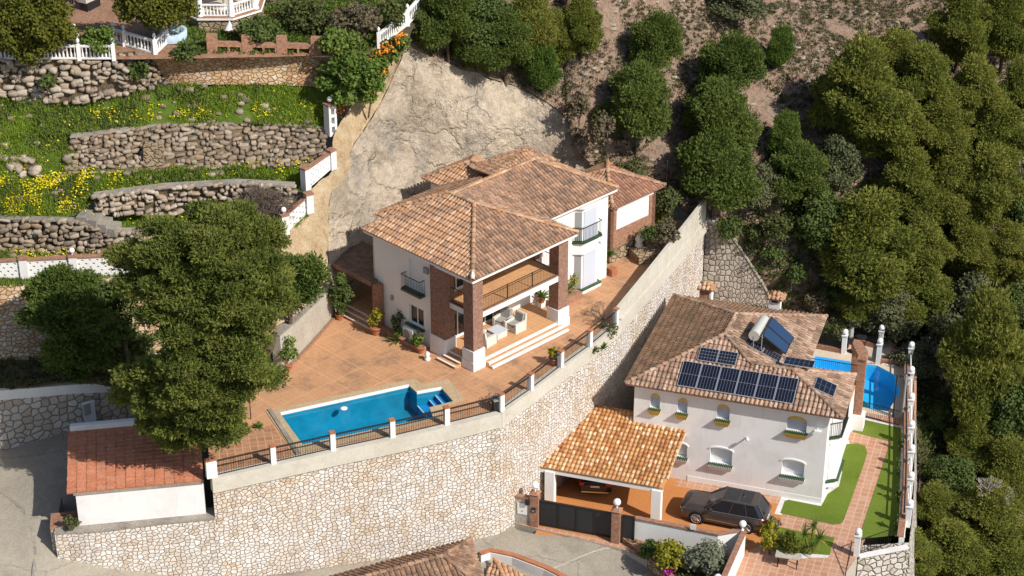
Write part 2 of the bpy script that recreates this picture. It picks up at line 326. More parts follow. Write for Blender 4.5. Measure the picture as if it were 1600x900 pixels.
M['leaf_pine'] = foliage('pine_needles', (.085, .12, .022), (.27, .30, .055), (.36, .34, .08), .35)
M['leaf_pine2'] = foliage('stone_pine_needles', (.055, .10, .022), (.16, .22, .045), (.20, .24, .055), .3)
M['leaf_olive'] = foliage('grey_green_leaves', (.07, .09, .035), (.15, .165, .075), (.18, .17, .09))
M['leaf_grey'] = foliage('silver_leaves', (.12, .14, .085), (.25, .27, .18), (.28, .28, .2))
M['leaf_dark'] = foliage('dark_leaves', (.04, .07, .02), (.11, .16, .04), (.15, .18, .05))
M['leaf_round'] = foliage('clipped_leaves', (.05, .065, .01), (.15, .16, .02), (.18, .17, .03))
M['leaf_bright'] = foliage('bright_leaves', (.06, .12, .02), (.15, .23, .04), (.22, .26, .06))
M['leaf_yellow'] = foliage('yellow_green_leaves', (.14, .15, .02), (.36, .33, .03), (.42, .34, .03))
M['leaf_scrub'] = foliage('scrub_leaves', (.09, .08, .045), (.19, .165, .095), (.22, .16, .11))
M['leaf_big'] = foliage('big_pine_needles', (.06, .095, .02), (.25, .285, .06), (.32, .32, .08), .35)  # own needle greens of the huge layered pine
M['leaf_scrubg'] = foliage('green_scrub_leaves', (.05, .07, .02), (.12, .14, .04), (.16, .15, .07))
M['leaf_grass'] = foliage('grass_blades', (.13, .21, .02), (.25, .37, .035), (.28, .33, .06))
M['flower_y'] = simple('yellow_petals', (.80, .66, .02), .6); M['flower_o'] = simple('orange_petals', (.80, .25, .02), .6)
M['flower_m'] = simple('magenta_petals', (.55, .02, .35), .6)
M['twig'] = simple('bare_twigs', (.20, .155, .125), .9, .1, .3); M['bark'] = simple('pine_bark', (.13, .095, .07), .95, .1, .4, 0, 8)
M['deadwood'] = simple('dead_wood', (.40, .35, .30), .9, .1, .2)
M['rock'] = roofmat('field_stones', [(.32, .25, .18), (.22, .17, .13), (.42, .35, .28), (.30, .21, .14), (.17, .135, .105), (.37, .29, .21), (.25, .20, .155)], (.2, .17, .12), .4, 2, .55)
M['rockp'] = roofmat('pale_field_stones', [(.38, .31, .23), (.30, .24, .19), (.50, .43, .35), (.36, .27, .19), (.44, .36, .29), (.26, .21, .17)], (.2, .17, .12), .4, 2, .55)
M['black'] = simple('black_iron', (.018, .018, .02), .5, .4); M['gate'] = simple('charcoal_gate_paint', (.022, .024, .027), .45, .45)
M['glob'] = simple('opal_glass', (.85, .85, .84), .25, .5); M['wmetal'] = simple('white_metal', (.78, .78, .77), .4, .4)
M['shutter'] = simple('pale_shutter', (.55, .58, .66), .5, .3); M['shutterw'] = simple('white_shutter', (.80, .80, .79), .5, .3)
M['ochre'] = simple('ochre_trim', (.62, .40, .09), .8, .2, .1); M['green'] = simple('green_glazed_tile', (.025, .07, .025), .3, .5)
M['glass'] = simple('dark_window_glass', (.02, .026, .032), .06, .6); M['pot'] = simple('terracotta_pot', (.42, .17, .09), .8, .2, .2)
M['cell'] = simple('solar_cells', (.008, .010, .022), .18, .5); M['alu'] = simple('aluminium', (.62, .63, .64), .35, .5, 0, .6)
M['collector'] = simple('blue_collector_glass', (.014, .04, .10), .12, .6); M['tank'] = simple('steel_tank', (.62, .60, .55), .4, .5, 0, .2)
M['wicker'] = simple('pale_wicker', (.66, .63, .57), .8, .2, .15, 0, 20); M['cushion'] = simple('grey_cushion', (.34, .33, .31), .9, .1, .1)
M['basin'] = simple('blue_pool_tiles', (.014, .27, .41), .4, .4, .22, 0, 1.2); M['basin3'] = simple('bright_pool_tiles', (.08, .58, .95), .4, .4, .08)
M['basin2'] = simple('light_blue_tiles', (.03, .26, .58), .4, .4, .1)
M['carp'] = simple('bronze_grey_paint', (.105, .088, .078), .22, .6, 0, .55); M['carb'] = simple('black_car_paint', (.012, .012, .014), .15, .6)
M['carg'] = simple('tinted_glass', (.012, .014, .018), .05, .6); M['tyre'] = simple('tyre_rubber', (.02, .02, .02), .85, .1); M['rim'] = simple('alloy_rim', (.55, .55, .55), .25, .5, 0, .8)
M['red'] = simple('red_lens', (.5, .02, .02), .2, .5); M['plate'] = simple('number_plate', (.75, .75, .72), .4, .3); M['chrome'] = simple('chrome_trim', (.6, .58, .55), .2, .5, 0, .8)
M['head'] = simple('headlight_glass', (.45, .46, .48), .1, .6); M['grey'] = simple('grey_plastic', (.30, .30, .30), .6, .3)
def watermat(name, tint, f):
    m, nt, b = newmat(name, .03, .5); n = N(nt); nt.nodes.remove(b)
    tr = n.n('ShaderNodeBsdfTransparent'); tr.inputs[0].default_value = (*tint, 1); gl = n.n('ShaderNodeBsdfGlossy'); gl.inputs['Roughness'].default_value = .04
    fr = n.n('ShaderNodeLayerWeight'); ms = n.n('ShaderNodeMixShader')
    bp = n.n('ShaderNodeBump'); n.link(n.noise(n.pos(), 2.2, 3), bp.inputs['Height']); bp.inputs['Strength'].default_value = .14; bp.inputs['Distance'].default_value = .02
    n.link(bp.outputs[0], gl.inputs['Normal']); n.link(bp.outputs[0], fr.inputs['Normal'])
    n.link(n.math('ADD', n.math('MULTIPLY', n.math('POWER', fr.outputs['Facing'], 5.0), .9), .02), ms.inputs[0]); n.link(tr.outputs[0], ms.inputs[1]); n.link(gl.outputs[0], ms.inputs[2]); n.link(ms.outputs[0], nt.nodes['Material Output'].inputs[0]); return m
M['water'] = watermat('pool_water', (.62, .90, .96), 1)
# ================================================================== SURFACES
def cr(p0, p1, p2, p3, t):
    return .5*((2*p1)+(-p0+p2)*t+(2*p0-5*p1+4*p2-p3)*t*t+(-p0+3*p1-3*p2+p3)*t**3)
def cr_line(P, n, smooth=True):
    out = []; K = len(P)
    for i in range(K-1):
        for j in range(n):
            t = j/n
            if smooth:
                a = P[i-1] if i > 0 else 2*P[0]-P[1]; d = P[i+2] if i+2 < K else 2*P[-1]-P[-2]
                out.append(cr(a, P[i], P[i+1], d, t))
            else: out.append(P[i]*(1-t)+P[i+1]*t)
    out.append(P[-1]); return out
GROUND = {}
def patch(name, rows, mat, nu=8, nv=8, amp=0.0, fs=.6, smooth=True, label=None, kind='structure', seed=0, amp2=0, cat=None):
    """surface lofted through rows of measured ground points (px, py, z)"""
    RR = [[np.array(at(*p)) if not isinstance(p, Vector) else np.array(p) for p in r] for r in rows]
    RR = [cr_line(r, nu, smooth) for r in RR]
    cols = list(zip(*RR)); cols = [cr_line(list(c), nv, smooth) for c in cols]; G = np.array(cols).transpose(1, 0, 2)
    nr, nc = G.shape[:2]; V = G.reshape(-1, 3).copy()
    if amp or amp2:
        for k in range(len(V)):
            q = Vector(V[k]); d = mnoise.fractal(q*fs+Vector((seed, 0, 0)), 1, 2, 4)*amp
            if amp2: d += mnoise.noise(q*2.3)*amp2
            V[k][2] += d*.7; V[k][1] -= d*.5
    F = []
    for i in range(nr-1):
        for j in range(nc-1): F.append([i*nc+j, (i+1)*nc+j, (i+1)*nc+j+1, i*nc+j+1])
    me = bpy.data.meshes.new(name); me.from_pydata(V.tolist(), [], F); me.materials.append(mat)
    n0 = me.polygons[len(F)//2].normal
    if n0.z < 0: me.flip_normals()
    me.polygons.foreach_set('use_smooth', [True]*len(F))
    # running UV in metres
    ul = me.uv_layers.new(name='UVMap'); U = np.zeros(len(V)); W = np.zeros(len(V)); g = V.reshape(nr, nc, 3)
    uu = np.concatenate([np.zeros((nr, 1)), np.cumsum(np.linalg.norm(np.diff(g, axis=1), axis=2), 1)], 1); mid = uu[nr//2]; uu = np.tile(mid, (nr, 1))
    vv = np.concatenate([np.zeros((1, nc)), np.cumsum(np.linalg.norm(np.diff(g, axis=0), axis=2), 0)], 0)
    UVv = np.stack([uu.ravel(), -vv.ravel()], 1); li = np.zeros(len(me.loops), np.int32); me.loops.foreach_get('vertex_index', li); ul.data.foreach_set('uv', UVv[li].ravel())
    me.update(); o = bpy.data.objects.new(name, me); COL.objects.link(o); ORG[o.name] = np.zeros(3)
    GROUND[o.name] = (V, [tuple(f) for f in F], G)
    return tag(o, label, cat, None, kind)
def bvh(*names):
    vs, fs = [], []
    for nme in names:
        V, F, _ = GROUND[nme]; k = len(vs); vs += [Vector(v) for v in V]; fs += [tuple(i+k for i in f) for f in F]
    return BVHTree.FromPolygons(vs, fs)
def gz(tree, x, y, default=None):
    h = tree.ray_cast(Vector((x, y, 80)), Vector((0, 0, -1))); return h[0].z if h[0] is not None else default
def sample_px(tree, px, py, lift=0.0):
    """first hit of the line of sight with the ground, lifted"""
    d = Vector(ray(px, py)).normalized(); h = tree.ray_cast(Vector(CAM), d); return h[0]
def sheet(name, pts, z, mat, holes=(), label=None, thick=0):
    P = [Vector((p[0], p[1], z)) for p in pts]; H = [[Vector((p[0], p[1], z)) for p in h] for h in holes]
    tris = tessellate_polygon([P]+H); allp = P+[q for h in H for q in h]; mb = MB()
    for t in tris:
        a, b, c = [allp[k] for k in t]
        if (b-a).cross(c-a).z < 0: b, c = c, b
        mb.poly([a, b, c])
    return tag(mb.build(name, mat), label, None, None, 'structure')
def pxs(lst, z): return [at(x, y, z) for x, y in lst]
# ---- rocks
def ico():
    t = (1+5**.5)/2
    v = [(-1, t, 0), (1, t, 0), (-1, -t, 0), (1, -t, 0), (0, -1, t), (0, 1, t), (0, -1, -t), (0, 1, -t), (t, 0, -1), (t, 0, 1), (-t, 0, -1), (-t, 0, 1)]
    f = [(0, 11, 5), (0, 5, 1), (0, 1, 7), (0, 7, 10), (0, 10, 11), (1, 5, 9), (5, 11, 4), (11, 10, 2), (10, 7, 6), (7, 1, 8), (3, 9, 4), (3, 4, 2), (3, 2, 6), (3, 6, 8), (3, 8, 9), (4, 9, 5), (2, 4, 11), (6, 2, 10), (8, 6, 7), (9, 8, 1)]
    v = [np.array(p)/np.linalg.norm(p) for p in v]; mid = {}; nf = []
    def m(a, b):
        k = (min(a, b), max(a, b))
        if k not in mid: q = v[a]+v[b]; v.append(q/np.linalg.norm(q)); mid[k] = len(v)-1
        return mid[k]
    for a, b, c in f:
        x, y, z = m(a, b), m(b, c), m(c, a); nf += [(a, x, z), (b, y, x), (c, z, y), (x, y, z)]
    return np.array(v), nf
ICV, ICF = ico()
def rocks_mesh(name, items, mat, parent=None, seed=1):
    """items: (centre, ax, ay, az vectors) -> one mesh of irregular stones"""
    rg = np.random.default_rng(seed); V, L, Rn = [], [], []; F = np.array(ICF)
    for k, (c, ax, ay, az) in enumerate(items):
        q = ICV*(1+rg.normal(0, .15, (len(ICV), 1))); q = np.sign(q)*np.abs(q)**.6
        V.append(np.array(c)+q[:, :1]*np.array(ax)+q[:, 1:2]*np.array(ay)+q[:, 2:]*np.array(az)); L.append((F+k*len(ICV)).ravel()); Rn.append(np.full(len(F), rg.random()))
    V = np.concatenate(V); org = V.min(0) if parent is None else ORG[parent.name]
    if parent is None: org = np.array([V[:, 0].mean(), V[:, 1].mean(), V[:, 2].min()])
    me = raw_mesh(name, V-org, 3, np.concatenate(L), np.concatenate(Rn), mat); o = bpy.data.objects.new(name, me); COL.objects.link(o)
    if parent is not None: o.parent = parent
    else: o.location = org
    ORG[o.name] = org; return o
def polyline(P, s):
    for a, b in zip(P[:-1], P[1:]):
        l = (b-a).length
        if s <= l: return a+(b-a)*(s/l)
        s -= l
    return P[-1]
def plen(P): return sum((b-a).length for a, b in zip(P[:-1], P[1:]))
def rock_wall(name, label, top, bot, mat, size=.42, seed=1, cap=None, skip=0.0):
    """dry-stone wall between a top and a foot line given as (px, py, z)"""
    T = [at(*p) for p in top]; B = [at(*p) for p in bot]; LT, LB = plen(T), plen(B); rg = random.Random(seed); items = []
    c = (T[0]+B[-1])/2; root = thing(name, label, 'stone wall', tuple((T[len(T)//2]+B[len(B)//2])/2-Vector((0, 0, .8))))
    nrow = max(2, int(round((T[0]-B[0]).length/(size*.62)))); mb = MB()
    for r in range(nrow+1):
        x = rg.random()*size
        while x < LT:
            t = (r+rg.uniform(-.4, .4))/nrow; t = min(1, max(0, t)); sfrac = x/LT
            a = polyline(T, sfrac*LT); b = polyline(B, sfrac*LB); p = a+(b-a)*t; wd = size*rg.choice((.45, .6, .8, 1.0, 1.4))*rg.uniform(.85, 1.15)
            d = (polyline(T, min(LT, x+.2))-polyline(T, max(0, x-.2))); d.z = 0; d.normalize(); n = Vector((-d.y, d.x, 0))
            tilt = rg.uniform(-.35, .35); ax = (d*math.cos(tilt)+Vector((0, 0, math.sin(tilt))))*wd*.55; az = (-d*math.sin(tilt)+Vector((0, 0, math.cos(tilt))))*size*rg.uniform(.18, .4)
            if rg.random() >= skip: items.append((p+n*rg.uniform(-.12, .12), ax, n*size*.45, az))
            x += wd
    rocks_mesh('stones', items, mat, root, seed)
    K = 24
    for i in range(K):
        a0, a1 = polyline(T, LT*i/K), polyline(T, LT*(i+1)/K); b0, b1 = polyline(B, LB*i/K), polyline(B, LB*(i+1)/K); n = Vector((0, .12, 0))
        mb.poly([b0+n, b1+n, a1+n, a0+n]); mb.poly([a0+n, a1+n, a1+n+Vector((0, .5, 0)), a0+n+Vector((0, .5, 0))])
    mb.build('wall_core', M['earth'], root)
    if cap:
        cb = MB()
        for i in range(K):
            a0, a1 = polyline(T, LT*i/K), polyline(T, LT*(i+1)/K); u = Vector((0, 0, .1)); k0 = Vector((0, -.12, 0)); k1 = Vector((0, cap, 0))
            cb.hexa([a0+k0, a1+k0, a1+k1, a0+k1], [a0+k0+u, a1+k0+u, a1+k1+u, a0+k1+u], .5)
        cb.build('coping', M['conc_dark'], root)
    return root
def face_wall(mb, top, bot, u0=0.0, m=0, n=1):
    """vertical face between matching point lists with running uv"""
    u = u0
    for (a, b), (c, d) in zip(zip(top[:-1], top[1:]), zip(bot[:-1], bot[1:])):
        l = (b-a).length; mb.poly([c, d, b, a], .5, m, uv=[(u, c.z), (u+l, d.z), (u+l, b.z), (u, a.z)]); u += l
    return u
# ---- tiled roof
def clipint(P2, s):
    ts = []
    for (x0, y0), (x1, y1) in zip(P2, P2[1:]+P2[:1]):
        if (x0-s)*(x1-s) < 0 or (x0 == s) != (x1 == s):
            if abs(x1-x0) > 1e-9: ts.append(y0+(y1-y0)*(s-x0)/(x1-x0))
    return (min(ts), max(ts)) if len(ts) >= 2 else None
def tiled(faces, mats, parent, caps=(), name='roof', wd=.25, ln=.42, slab=.1, flat=False, capmat=0, fascia=None, capr=.13):
    """faces: list of (polygon of world points, material index); real cover tiles laid on a solid slab"""
    mb = MB()
    for poly, mi in faces:
        P = [Vector(p) for p in poly]; n = (P[1]-P[0]).cross(P[2]-P[0]).normalized()
        if n.z < 0: P = P[::-1]; n = -n
        d = Vector((0, 0, -1)); d = (d-n*d.dot(n)).normalized(); a = n.cross(d).normalized(); o = P[0]
        P2 = [((p-o).dot(a), (p-o).dot(d)) for p in P]
        dn = Vector((0, 0, -slab)); mb.hexa([p+dn for p in P], P, .45, mi)
        s0 = min(q[0] for q in P2); s1 = max(q[0] for q in P2); k = max(1, int(round((s1-s0)/wd))); st = (s1-s0)/k
        for i in range(k):
            s = s0+(i+.5)*st; iv = clipint(P2, s)
            if not iv: continue
            t0, t1 = iv; t = t1+.05; r0 = random.uniform(-.15, .15)
            first = True
            while t > t0+.03:
                tb = max(t-ln, t0); jit = random.uniform(-.012, .012); rr = (random.random()*.8+.1+r0) % 1.0
                lo = o+a*(s+jit)+d*t; hi = o+a*(s+jit)+d*tb
                if flat:
                    g = st*.47; mb.mesh([lo-a*g+n*.055, lo+a*g+n*.055, hi+a*g+n*.02, hi-a*g+n*.02, lo-a*g, lo+a*g], [[0, 1, 2, 3], [4, 5, 1, 0]], rr, mi)
                else:
                    R0, R1 = st*.40, st*.31; pts = []
                    for (c, rad, lift) in ((lo, R0, .035), (hi, R1, .0)):
                        for q in range(6):
                            an = math.pi*q/5; pts.append(c+a*(math.cos(an)*rad)+n*(math.sin(an)*rad*.85+lift))
                    mb.mesh(pts, [[q, q+1, 7+q, 6+q][::-1] for q in range(5)], rr, mi, True)
                    if first: mb.mesh(pts[:6], [[0, 1, 2, 3, 4, 5]], .15, mi)
                first = False; t -= ln
    o = mb.build(name, mats, parent)
    if caps:
        cb = MB()
        for p0, p1 in caps:
            p0, p1 = Vector(p0), Vector(p1)
            if p1.z > p0.z: p0, p1 = p1, p0
            L = (p1-p0).length; k = max(1, int(L/.4)); dd = (p1-p0)/k; e = dd.normalized(); h = Vector((-e.y, e.x, 0)).normalized(); up = h.cross(e); up = up if up.z > 0 else -up
            for i in range(k):
                a0 = p0+dd*i; b0 = a0+dd*1.06; pts = []
                for c, rad, lift in ((a0, capr*.85, .03), (b0, capr*1.1, .06)):
                    for q in range(7):
                        an = math.pi*q/6; pts.append(c+h*(math.cos(an)*rad)+up*(math.sin(an)*rad*.8+lift))
                cb.mesh(pts, [[q, q+1, 8+q, 7+q] for q in range(6)], random.random(), 0, True)
        ORG[o.name] = ORG[parent.name]; cb.build('ridge_tiles', mats[capmat] if isinstance(mats, (list, tuple)) else mats, o)
    return o
def wallface(F, fixed, val, outward, a0, a1, z0, z1, holes, mat, parent, name='wall', depth=.22, m=0, back=True):
    """wall face with real openings. fixed='x' or 'y' (frame axis held at val); outward +-1; holes: lists of (a,z) polygons"""
    W = (lambda a, z, dd=0: F(val-outward*dd, a, z)) if fixed == 'x' else (lambda a, z, dd=0: F(a, val-outward*dd, z))
    outer = [(a0, z0), (a1, z0), (a1, z1), (a0, z1)]; mb = MB()
    vecs = [[Vector((p[0], p[1], 0)) for p in poly] for poly in [outer]+[list(h) for h in holes]]
    allp = [q for p in vecs for q in p]; nrm = W(0, 0, -1)-W(0, 0, 0)
    for t in tessellate_polygon(vecs):
        q = [W(allp[k].x, allp[k].y) for k in t]
        if (q[1]-q[0]).cross(q[2]-q[0]).dot(nrm) < 0: q = q[::-1]
        mb.poly(q, .5, m)
    for h in holes:
        for (p, q) in zip(h, list(h[1:])+[h[0]]):
            mb.poly([W(*p), W(*q), W(*q, depth), W(*p, depth)], .5, m)
    return mb.build(name, mat, parent), W
def rect(a0, a1, z0, z1): return [(a0, z0), (a1, z0), (a1, z1), (a0, z1)]
def arch(a0, a1, z0, z1, rise=.25, n=6):
    c = (a0+a1)/2; hw = (a1-a0)/2
    return [(a0, z0), (a1, z0)]+[(c+hw*math.cos(math.pi*k/n), z1-rise+rise*math.sin(math.pi*k/n)) for k in range(n+1)]
def bars(mb, p0, p1, z0, z1, sp=.125, r=.011, rails=(0.06, 1.0), n=4, rr=.018):
    """iron railing panel between two plan points"""
    p0, p1 = Vector(p0), Vector(p1); L = (Vector((p1.x-p0.x, p1.y-p0.y, 0))).length; k = max(2, int(L/sp)); h = z1-z0
    for i in range(k+1):
        p = p0+(p1-p0)*(i/k); mb.tube((p.x, p.y, z0+.05), (p.x, p.y, z1), r, r, n, cap=False)
    for q in rails: mb.bar((p0.x, p0.y, z0+h*q), (p1.x, p1.y, z0+h*q), .035, rr*2)
def pot(mb, c, r=.28, h=.45, m=0): mb.lathe(c, [(r*.65, 0), (r*.9, h*.5), (r, h*.85), (r*1.08, h*.86), (r*1.08, h), (r*.9, h), (r*.85, h*.9)], 14, m)
# ================================================================== FOLIAGE
def leaf_arrays(lobes, per, size, kind, seed, up=.25, inner=.55):
    """lobes: (cx,cy,cz,rx,rz). returns V, loops, rnd, n per face"""
    rg = np.random.default_rng(seed); C, Nn, Lr = [], [], []; LB = np.array(lobes, float)
    for i, (cx, cy, cz, rx, rz) in enumerate(lobes):
        k = max(8, int(per*rx*rx)); d = rg.normal(size=(k*2, 3)); d /= np.linalg.norm(d, axis=1)[:, None]; d = d[(d[:, 2] > -.45) | (rg.random(k*2) < .35)][:k]
        rad = (1.42-.95*rg.random(len(d))**.8) if kind == 'pine' else (1.18-.62*rg.random(len(d))**1.5); P = np.array([cx, cy, cz])+d*rad[:, None]*np.array([rx, rx, rz]); keep = np.ones(len(P), bool)
        for j in range(len(LB)):
            if j == i: continue
            q = (P-LB[j, :3])/np.array([LB[j, 3], LB[j, 3], LB[j, 4]]); keep &= (q*q).sum(1) > inner
        C.append(P[keep]); Nn.append(d[keep]); Lr.append(np.full(int(keep.sum()), rg.random()))
    C = np.concatenate(C); D = np.concatenate(Nn); Lr = np.concatenate(Lr); n = len(C)
    if kind == 'pine':
        K = 3; C = np.repeat(C, K, 0); D = np.repeat(D, K, 0); rn = np.repeat(rg.random(n)*.55+Lr*.45, K); m = len(C)
        dr = D*.8+rg.normal(0, .55, (m, 3)); dr[:, 2] += up; dr /= np.linalg.norm(dr, axis=1)[:, None]
        s = np.cross(dr, rg.normal(size=(m, 3))); s /= np.linalg.norm(s, axis=1)[:, None]+1e-9; l = size*(.6+.7*rg.random((m, 1))); wv = l*.24
        V = np.stack([C-s*wv, C+s*wv, C+dr*l], 1).reshape(-1, 3); return V, np.arange(len(V)), rn, 3
    m = n; nr = D*.6+rg.normal(0, .6, (m, 3)); nr[:, 2] += up; nr /= np.linalg.norm(nr, axis=1)[:, None]
    a = np.cross(nr, rg.normal(size=(m, 3))); a /= np.linalg.norm(a, axis=1)[:, None]+1e-9; b = np.cross(nr, a); l = size*(.6+.7*rg.random((m, 1)))
    if kind == 'blade': a = a*.25; b = b*1.5
    V = np.stack([C-a*l*.5, C-b*l*.35+0*a, C+a*l*.5, C+b*l*.6], 1).reshape(-1, 3); return V, np.arange(len(V)), rg.random(m), 4
def leaf_mesh(name, lobes, mat, per=120, size=.3, kind='pine', seed=1, up=.25, core=None, off=(0, 0, 0)):
    V, L, rn, k = leaf_arrays(lobes, per, size, kind, seed, up); V = V-np.array(off)
    if core:                                        # inner blobs added to block light and view through the crown, darker leaf tones
        F = np.array(ICF); rg = np.random.default_rng(seed+5); vs, ls, rs = [V], [L], [rn]; base = len(V)
        for cx, cy, cz, rx, rz in lobes:
            q = ICV*(1+rg.normal(0, .12, (len(ICV), 1)))*np.array([rx, rx, rz])*core+np.array([cx, cy, cz])-np.array(off)
            f = F+base
            if k == 4: f = np.concatenate([F, F[:, 2:3]], 1)+base; f = f[:, [0, 1, 2, 2]]
            vs.append(q); base += len(q); ls.append(f.ravel() if k == 3 else (F+base-len(q)).ravel()); rs.append(rg.random(len(F))*.5)
        if k == 3: return raw_mesh(name, np.concatenate(vs), 3, np.concatenate(ls), np.concatenate(rs), mat)
        # quads: split leaf quads into triangles so that one face size serves
        q = vs[0]; n4 = len(L)//4; i4 = np.arange(n4)*4; tri = np.stack([i4, i4+1, i4+2, i4, i4+2, i4+3], 1).reshape(-1); rn2 = np.repeat(rn, 2)
        return raw_mesh(name, np.concatenate(vs), 3, np.concatenate([tri]+ls[1:]), np.concatenate([rn2]+rs[1:]), mat)
    return raw_mesh(name, V, k, L, rn, mat)
def obj_me(name, me, parent=None, loc=(0, 0, 0)):
    o = bpy.data.objects.new(name, me); COL.objects.link(o); o.parent = parent; o.location = loc; ORG[o.name] = np.array(loc, float); return o
def crown_lobes(Rx, Rz, n, seed, cone=.3, lr=(.26, .42), cz=0, flat=.75):
    rg = random.Random(seed); out = []
    for i in range(n):
        while True:
            x, y, z = rg.uniform(-1, 1), rg.uniform(-1, 1), rg.uniform(-1, 1); q = x*x+y*y+z*z
            if .25 < q < 1: break
        q = q**.5; f = rg.uniform(.55, .82)/q; x, y, z = x*f, y*f, z*f; tp = 1-cone*max(0, z)*1.1; r = rg.uniform(*lr)*Rx*(1-.25*max(0, z))
        out.append((x*Rx*tp, y*Rx*tp, cz+z*Rz, r, r*flat*rg.uniform(.8, 1.2)))
    out.append((0, 0, cz, Rx*.5, Rz*.6)); out.append((0, 0, cz+Rz*.6, Rx*.36, Rz*.36)); return out
def trunk_mb(h, r, lobes, seed, lean=(0, 0), z0=-.6):
    mb = MB(); rg = random.Random(seed); p = Vector((0, 0, z0)); k = 5
    for i in range(k):
        q = Vector((lean[0]*(i+1)/k+rg.uniform(-.08, .08)*h*.15, lean[1]*(i+1)/k+rg.uniform(-.08, .08)*h*.15, z0+(h-z0)*(i+1)/k)); mb.tube(p, q, r*(1-.75*i/k), r*(1-.75*(i+1)/k), 8, cap=False); p = q
    for L in rg.sample(lobes, min(9, len(lobes))):
        c = Vector(L[:3]); zz = max(.25*h, c.z*.72-L[4]*.3); s = Vector((lean[0]*zz/h, lean[1]*zz/h, zz)); mid = (s+c)/2+Vector((0, 0, -.12*h*.2)); mb.tube(s, mid, r*.34, r*.22, 6, cap=False); mb.tube(mid, c, r*.22, r*.07, 6, cap=False)
    return mb
# ================================================================== GROUND
mb = MB(); mb.poly([(-900, -200, -24), (900, -200, -24), (900, 2500, -24), (-900, 2500, -24)]); struct(mb, 'ground', M['earth'])
patch('hillside', [
 [(870,-450,26.4),(930,-450,26.6),(1200,-450,21.6),(1450,-450,19.6),(1750,-450,17.6),(2300,-450,16.6)],
 [(870,-300,22.0),(930,-300,22.2),(1200,-300,17.2),(1450,-300,15.2),(1750,-300,13.2),(2300,-300,12.2)],
 [(870,-150,17.8),(930,-150,18),(1200,-150,13),(1450,-150,11),(1750,-150,9),(2300,-150,8)],
 [(870,0,12.9),(930,0,13.2),(1200,0,9.3),(1450,0,7.3),(1750,0,5.5),(2300,0,4)],
 [(870,120,8.8),(930,120,9),(1200,110,6.6),(1450,110,4.8),(1750,110,3.4),(2300,110,2)],
 [(902,212,5.8),(932,245,4.5),(1200,210,3.8),(1450,210,2.2),(1750,210,.8),(2300,210,-1)],
 [(1000,272,2.9),(1040,285,2.2),(1220,300,.8),(1450,300,-.7),(1750,300,-2),(2300,300,-4)],
 [(1098,349,-.9),(1103,350,-.4),(1260,380,-2.4),(1450,380,-3.7),(1750,380,-5),(2300,380,-7)],
 [(1150,400,-3.3),(1168,405,-2.9),(1300,440,-4.9),(1470,450,-6.3),(1750,450,-7.6),(2300,450,-10)],
 [(1200,490,-8.2),(1228,500,-7.4),(1330,500,-7.1),(1490,530,-9),(1750,530,-10.5),(2300,530,-13)],
 [(1390,554,-9),(1400,555,-8.9),(1440,600,-10.6),(1530,640,-12),(1750,640,-13),(2300,640,-15)],
 [(1436,720,-11.7),(1442,720,-12.2),(1470,740,-13.4),(1560,760,-14.4),(1750,760,-15.2),(2300,760,-17)],
 [(1412,860,-13.1),(1420,860,-13.6),(1460,880,-15),(1560,900,-16.3),(1750,900,-17),(2300,900,-18.5)],
 [(1310,1150,-14.7),(1330,1150,-16.5),(1440,1150,-17.5),(1560,1150,-18.2),(1750,1150,-18.6),(2300,1150,-19.5)]], M['scrubland'], 9, 8, .5, .35, label='dry scrub hillside with pinkish stony soil')
patch('hilltop', [
 [(560,-450,27.5),(690,-450,27),(760,-450,26.8),(840,-450,26.6),(985,-450,25.4)],
 [(560,-300,23.3),(690,-300,22.8),(760,-300,22.5),(840,-300,22.3),(985,-300,21)],
 [(560,-150,19.3),(690,-150,19),(760,-150,18.6),(840,-150,18.4),(985,-150,16.8)],
 [(655,-20,14.6),(720,-20,14.2),(780,-20,14),(850,-20,13.7),(985,0,12.2)],
 [(635,73,12.5),(700,102,10.8),(760,120,9.8),(860,163,7.8),(936,245,4.4)]], M['scrubland'], 7, 8, .3, .5)
patch('rock_face', [
 [(635,73,12.5),(700,102,10.8),(760,120,9.8),(860,163,7.8),(932,245,4.5)],
 [(600,150,10),(680,170,8.6),(745,185,7.8),(845,215,5.8),(932,262,3.7)],
 [(562,215,8.4),(640,240,6.2),(725,250,5.2),(835,262,3.8),(937,280,2.8)],
 [(520,300,6.3),(590,310,4.8),(700,310,2.8),(820,310,1.8),(942,310,1.5)],
 [(513,380,3.9),(580,370,2.8),(690,360,.6),(820,350,0),(942,340,-.3)],
 [(519,455,1.5),(560,440,.4),(680,400,-1.2),(820,390,-2),(942,370,-2)],
 [(523,500,-.2),(570,470,-1),(690,430,-3),(820,420,-3.5),(942,390,-3.5)]], M['gunite'], 22, 22, .55, .38, label='steep sprayed concrete rock face behind the villa', amp2=.12)
patch('embankment', [
 [(628,62,12.8),(632,68,12.6),(635,73,12.5)],
 [(590,112,11.3),(597,130,10.6),(600,150,10)],
 [(548,168,10),(556,190,9.2),(562,215,8.4)],
 [(521,215,9.2),(538,235,8.3),(548,258,7.2)],
 [(520,264,7.6),(526,280,6.9),(530,300,6.1)],
 [(483,299,7),(500,318,6.2),(517,345,4.9)],
 [(448,367,5.2),(475,385,4.5),(512,400,3.4)],
 [(427,435,3.9),(458,455,3.1),(517,440,2.1)],
 [(400,505,3),(430,510,2.7),(519,455,1.5)]], M['embank'], 8, 8, .22, 1.1, label='ochre rubble slope beside the rock face')
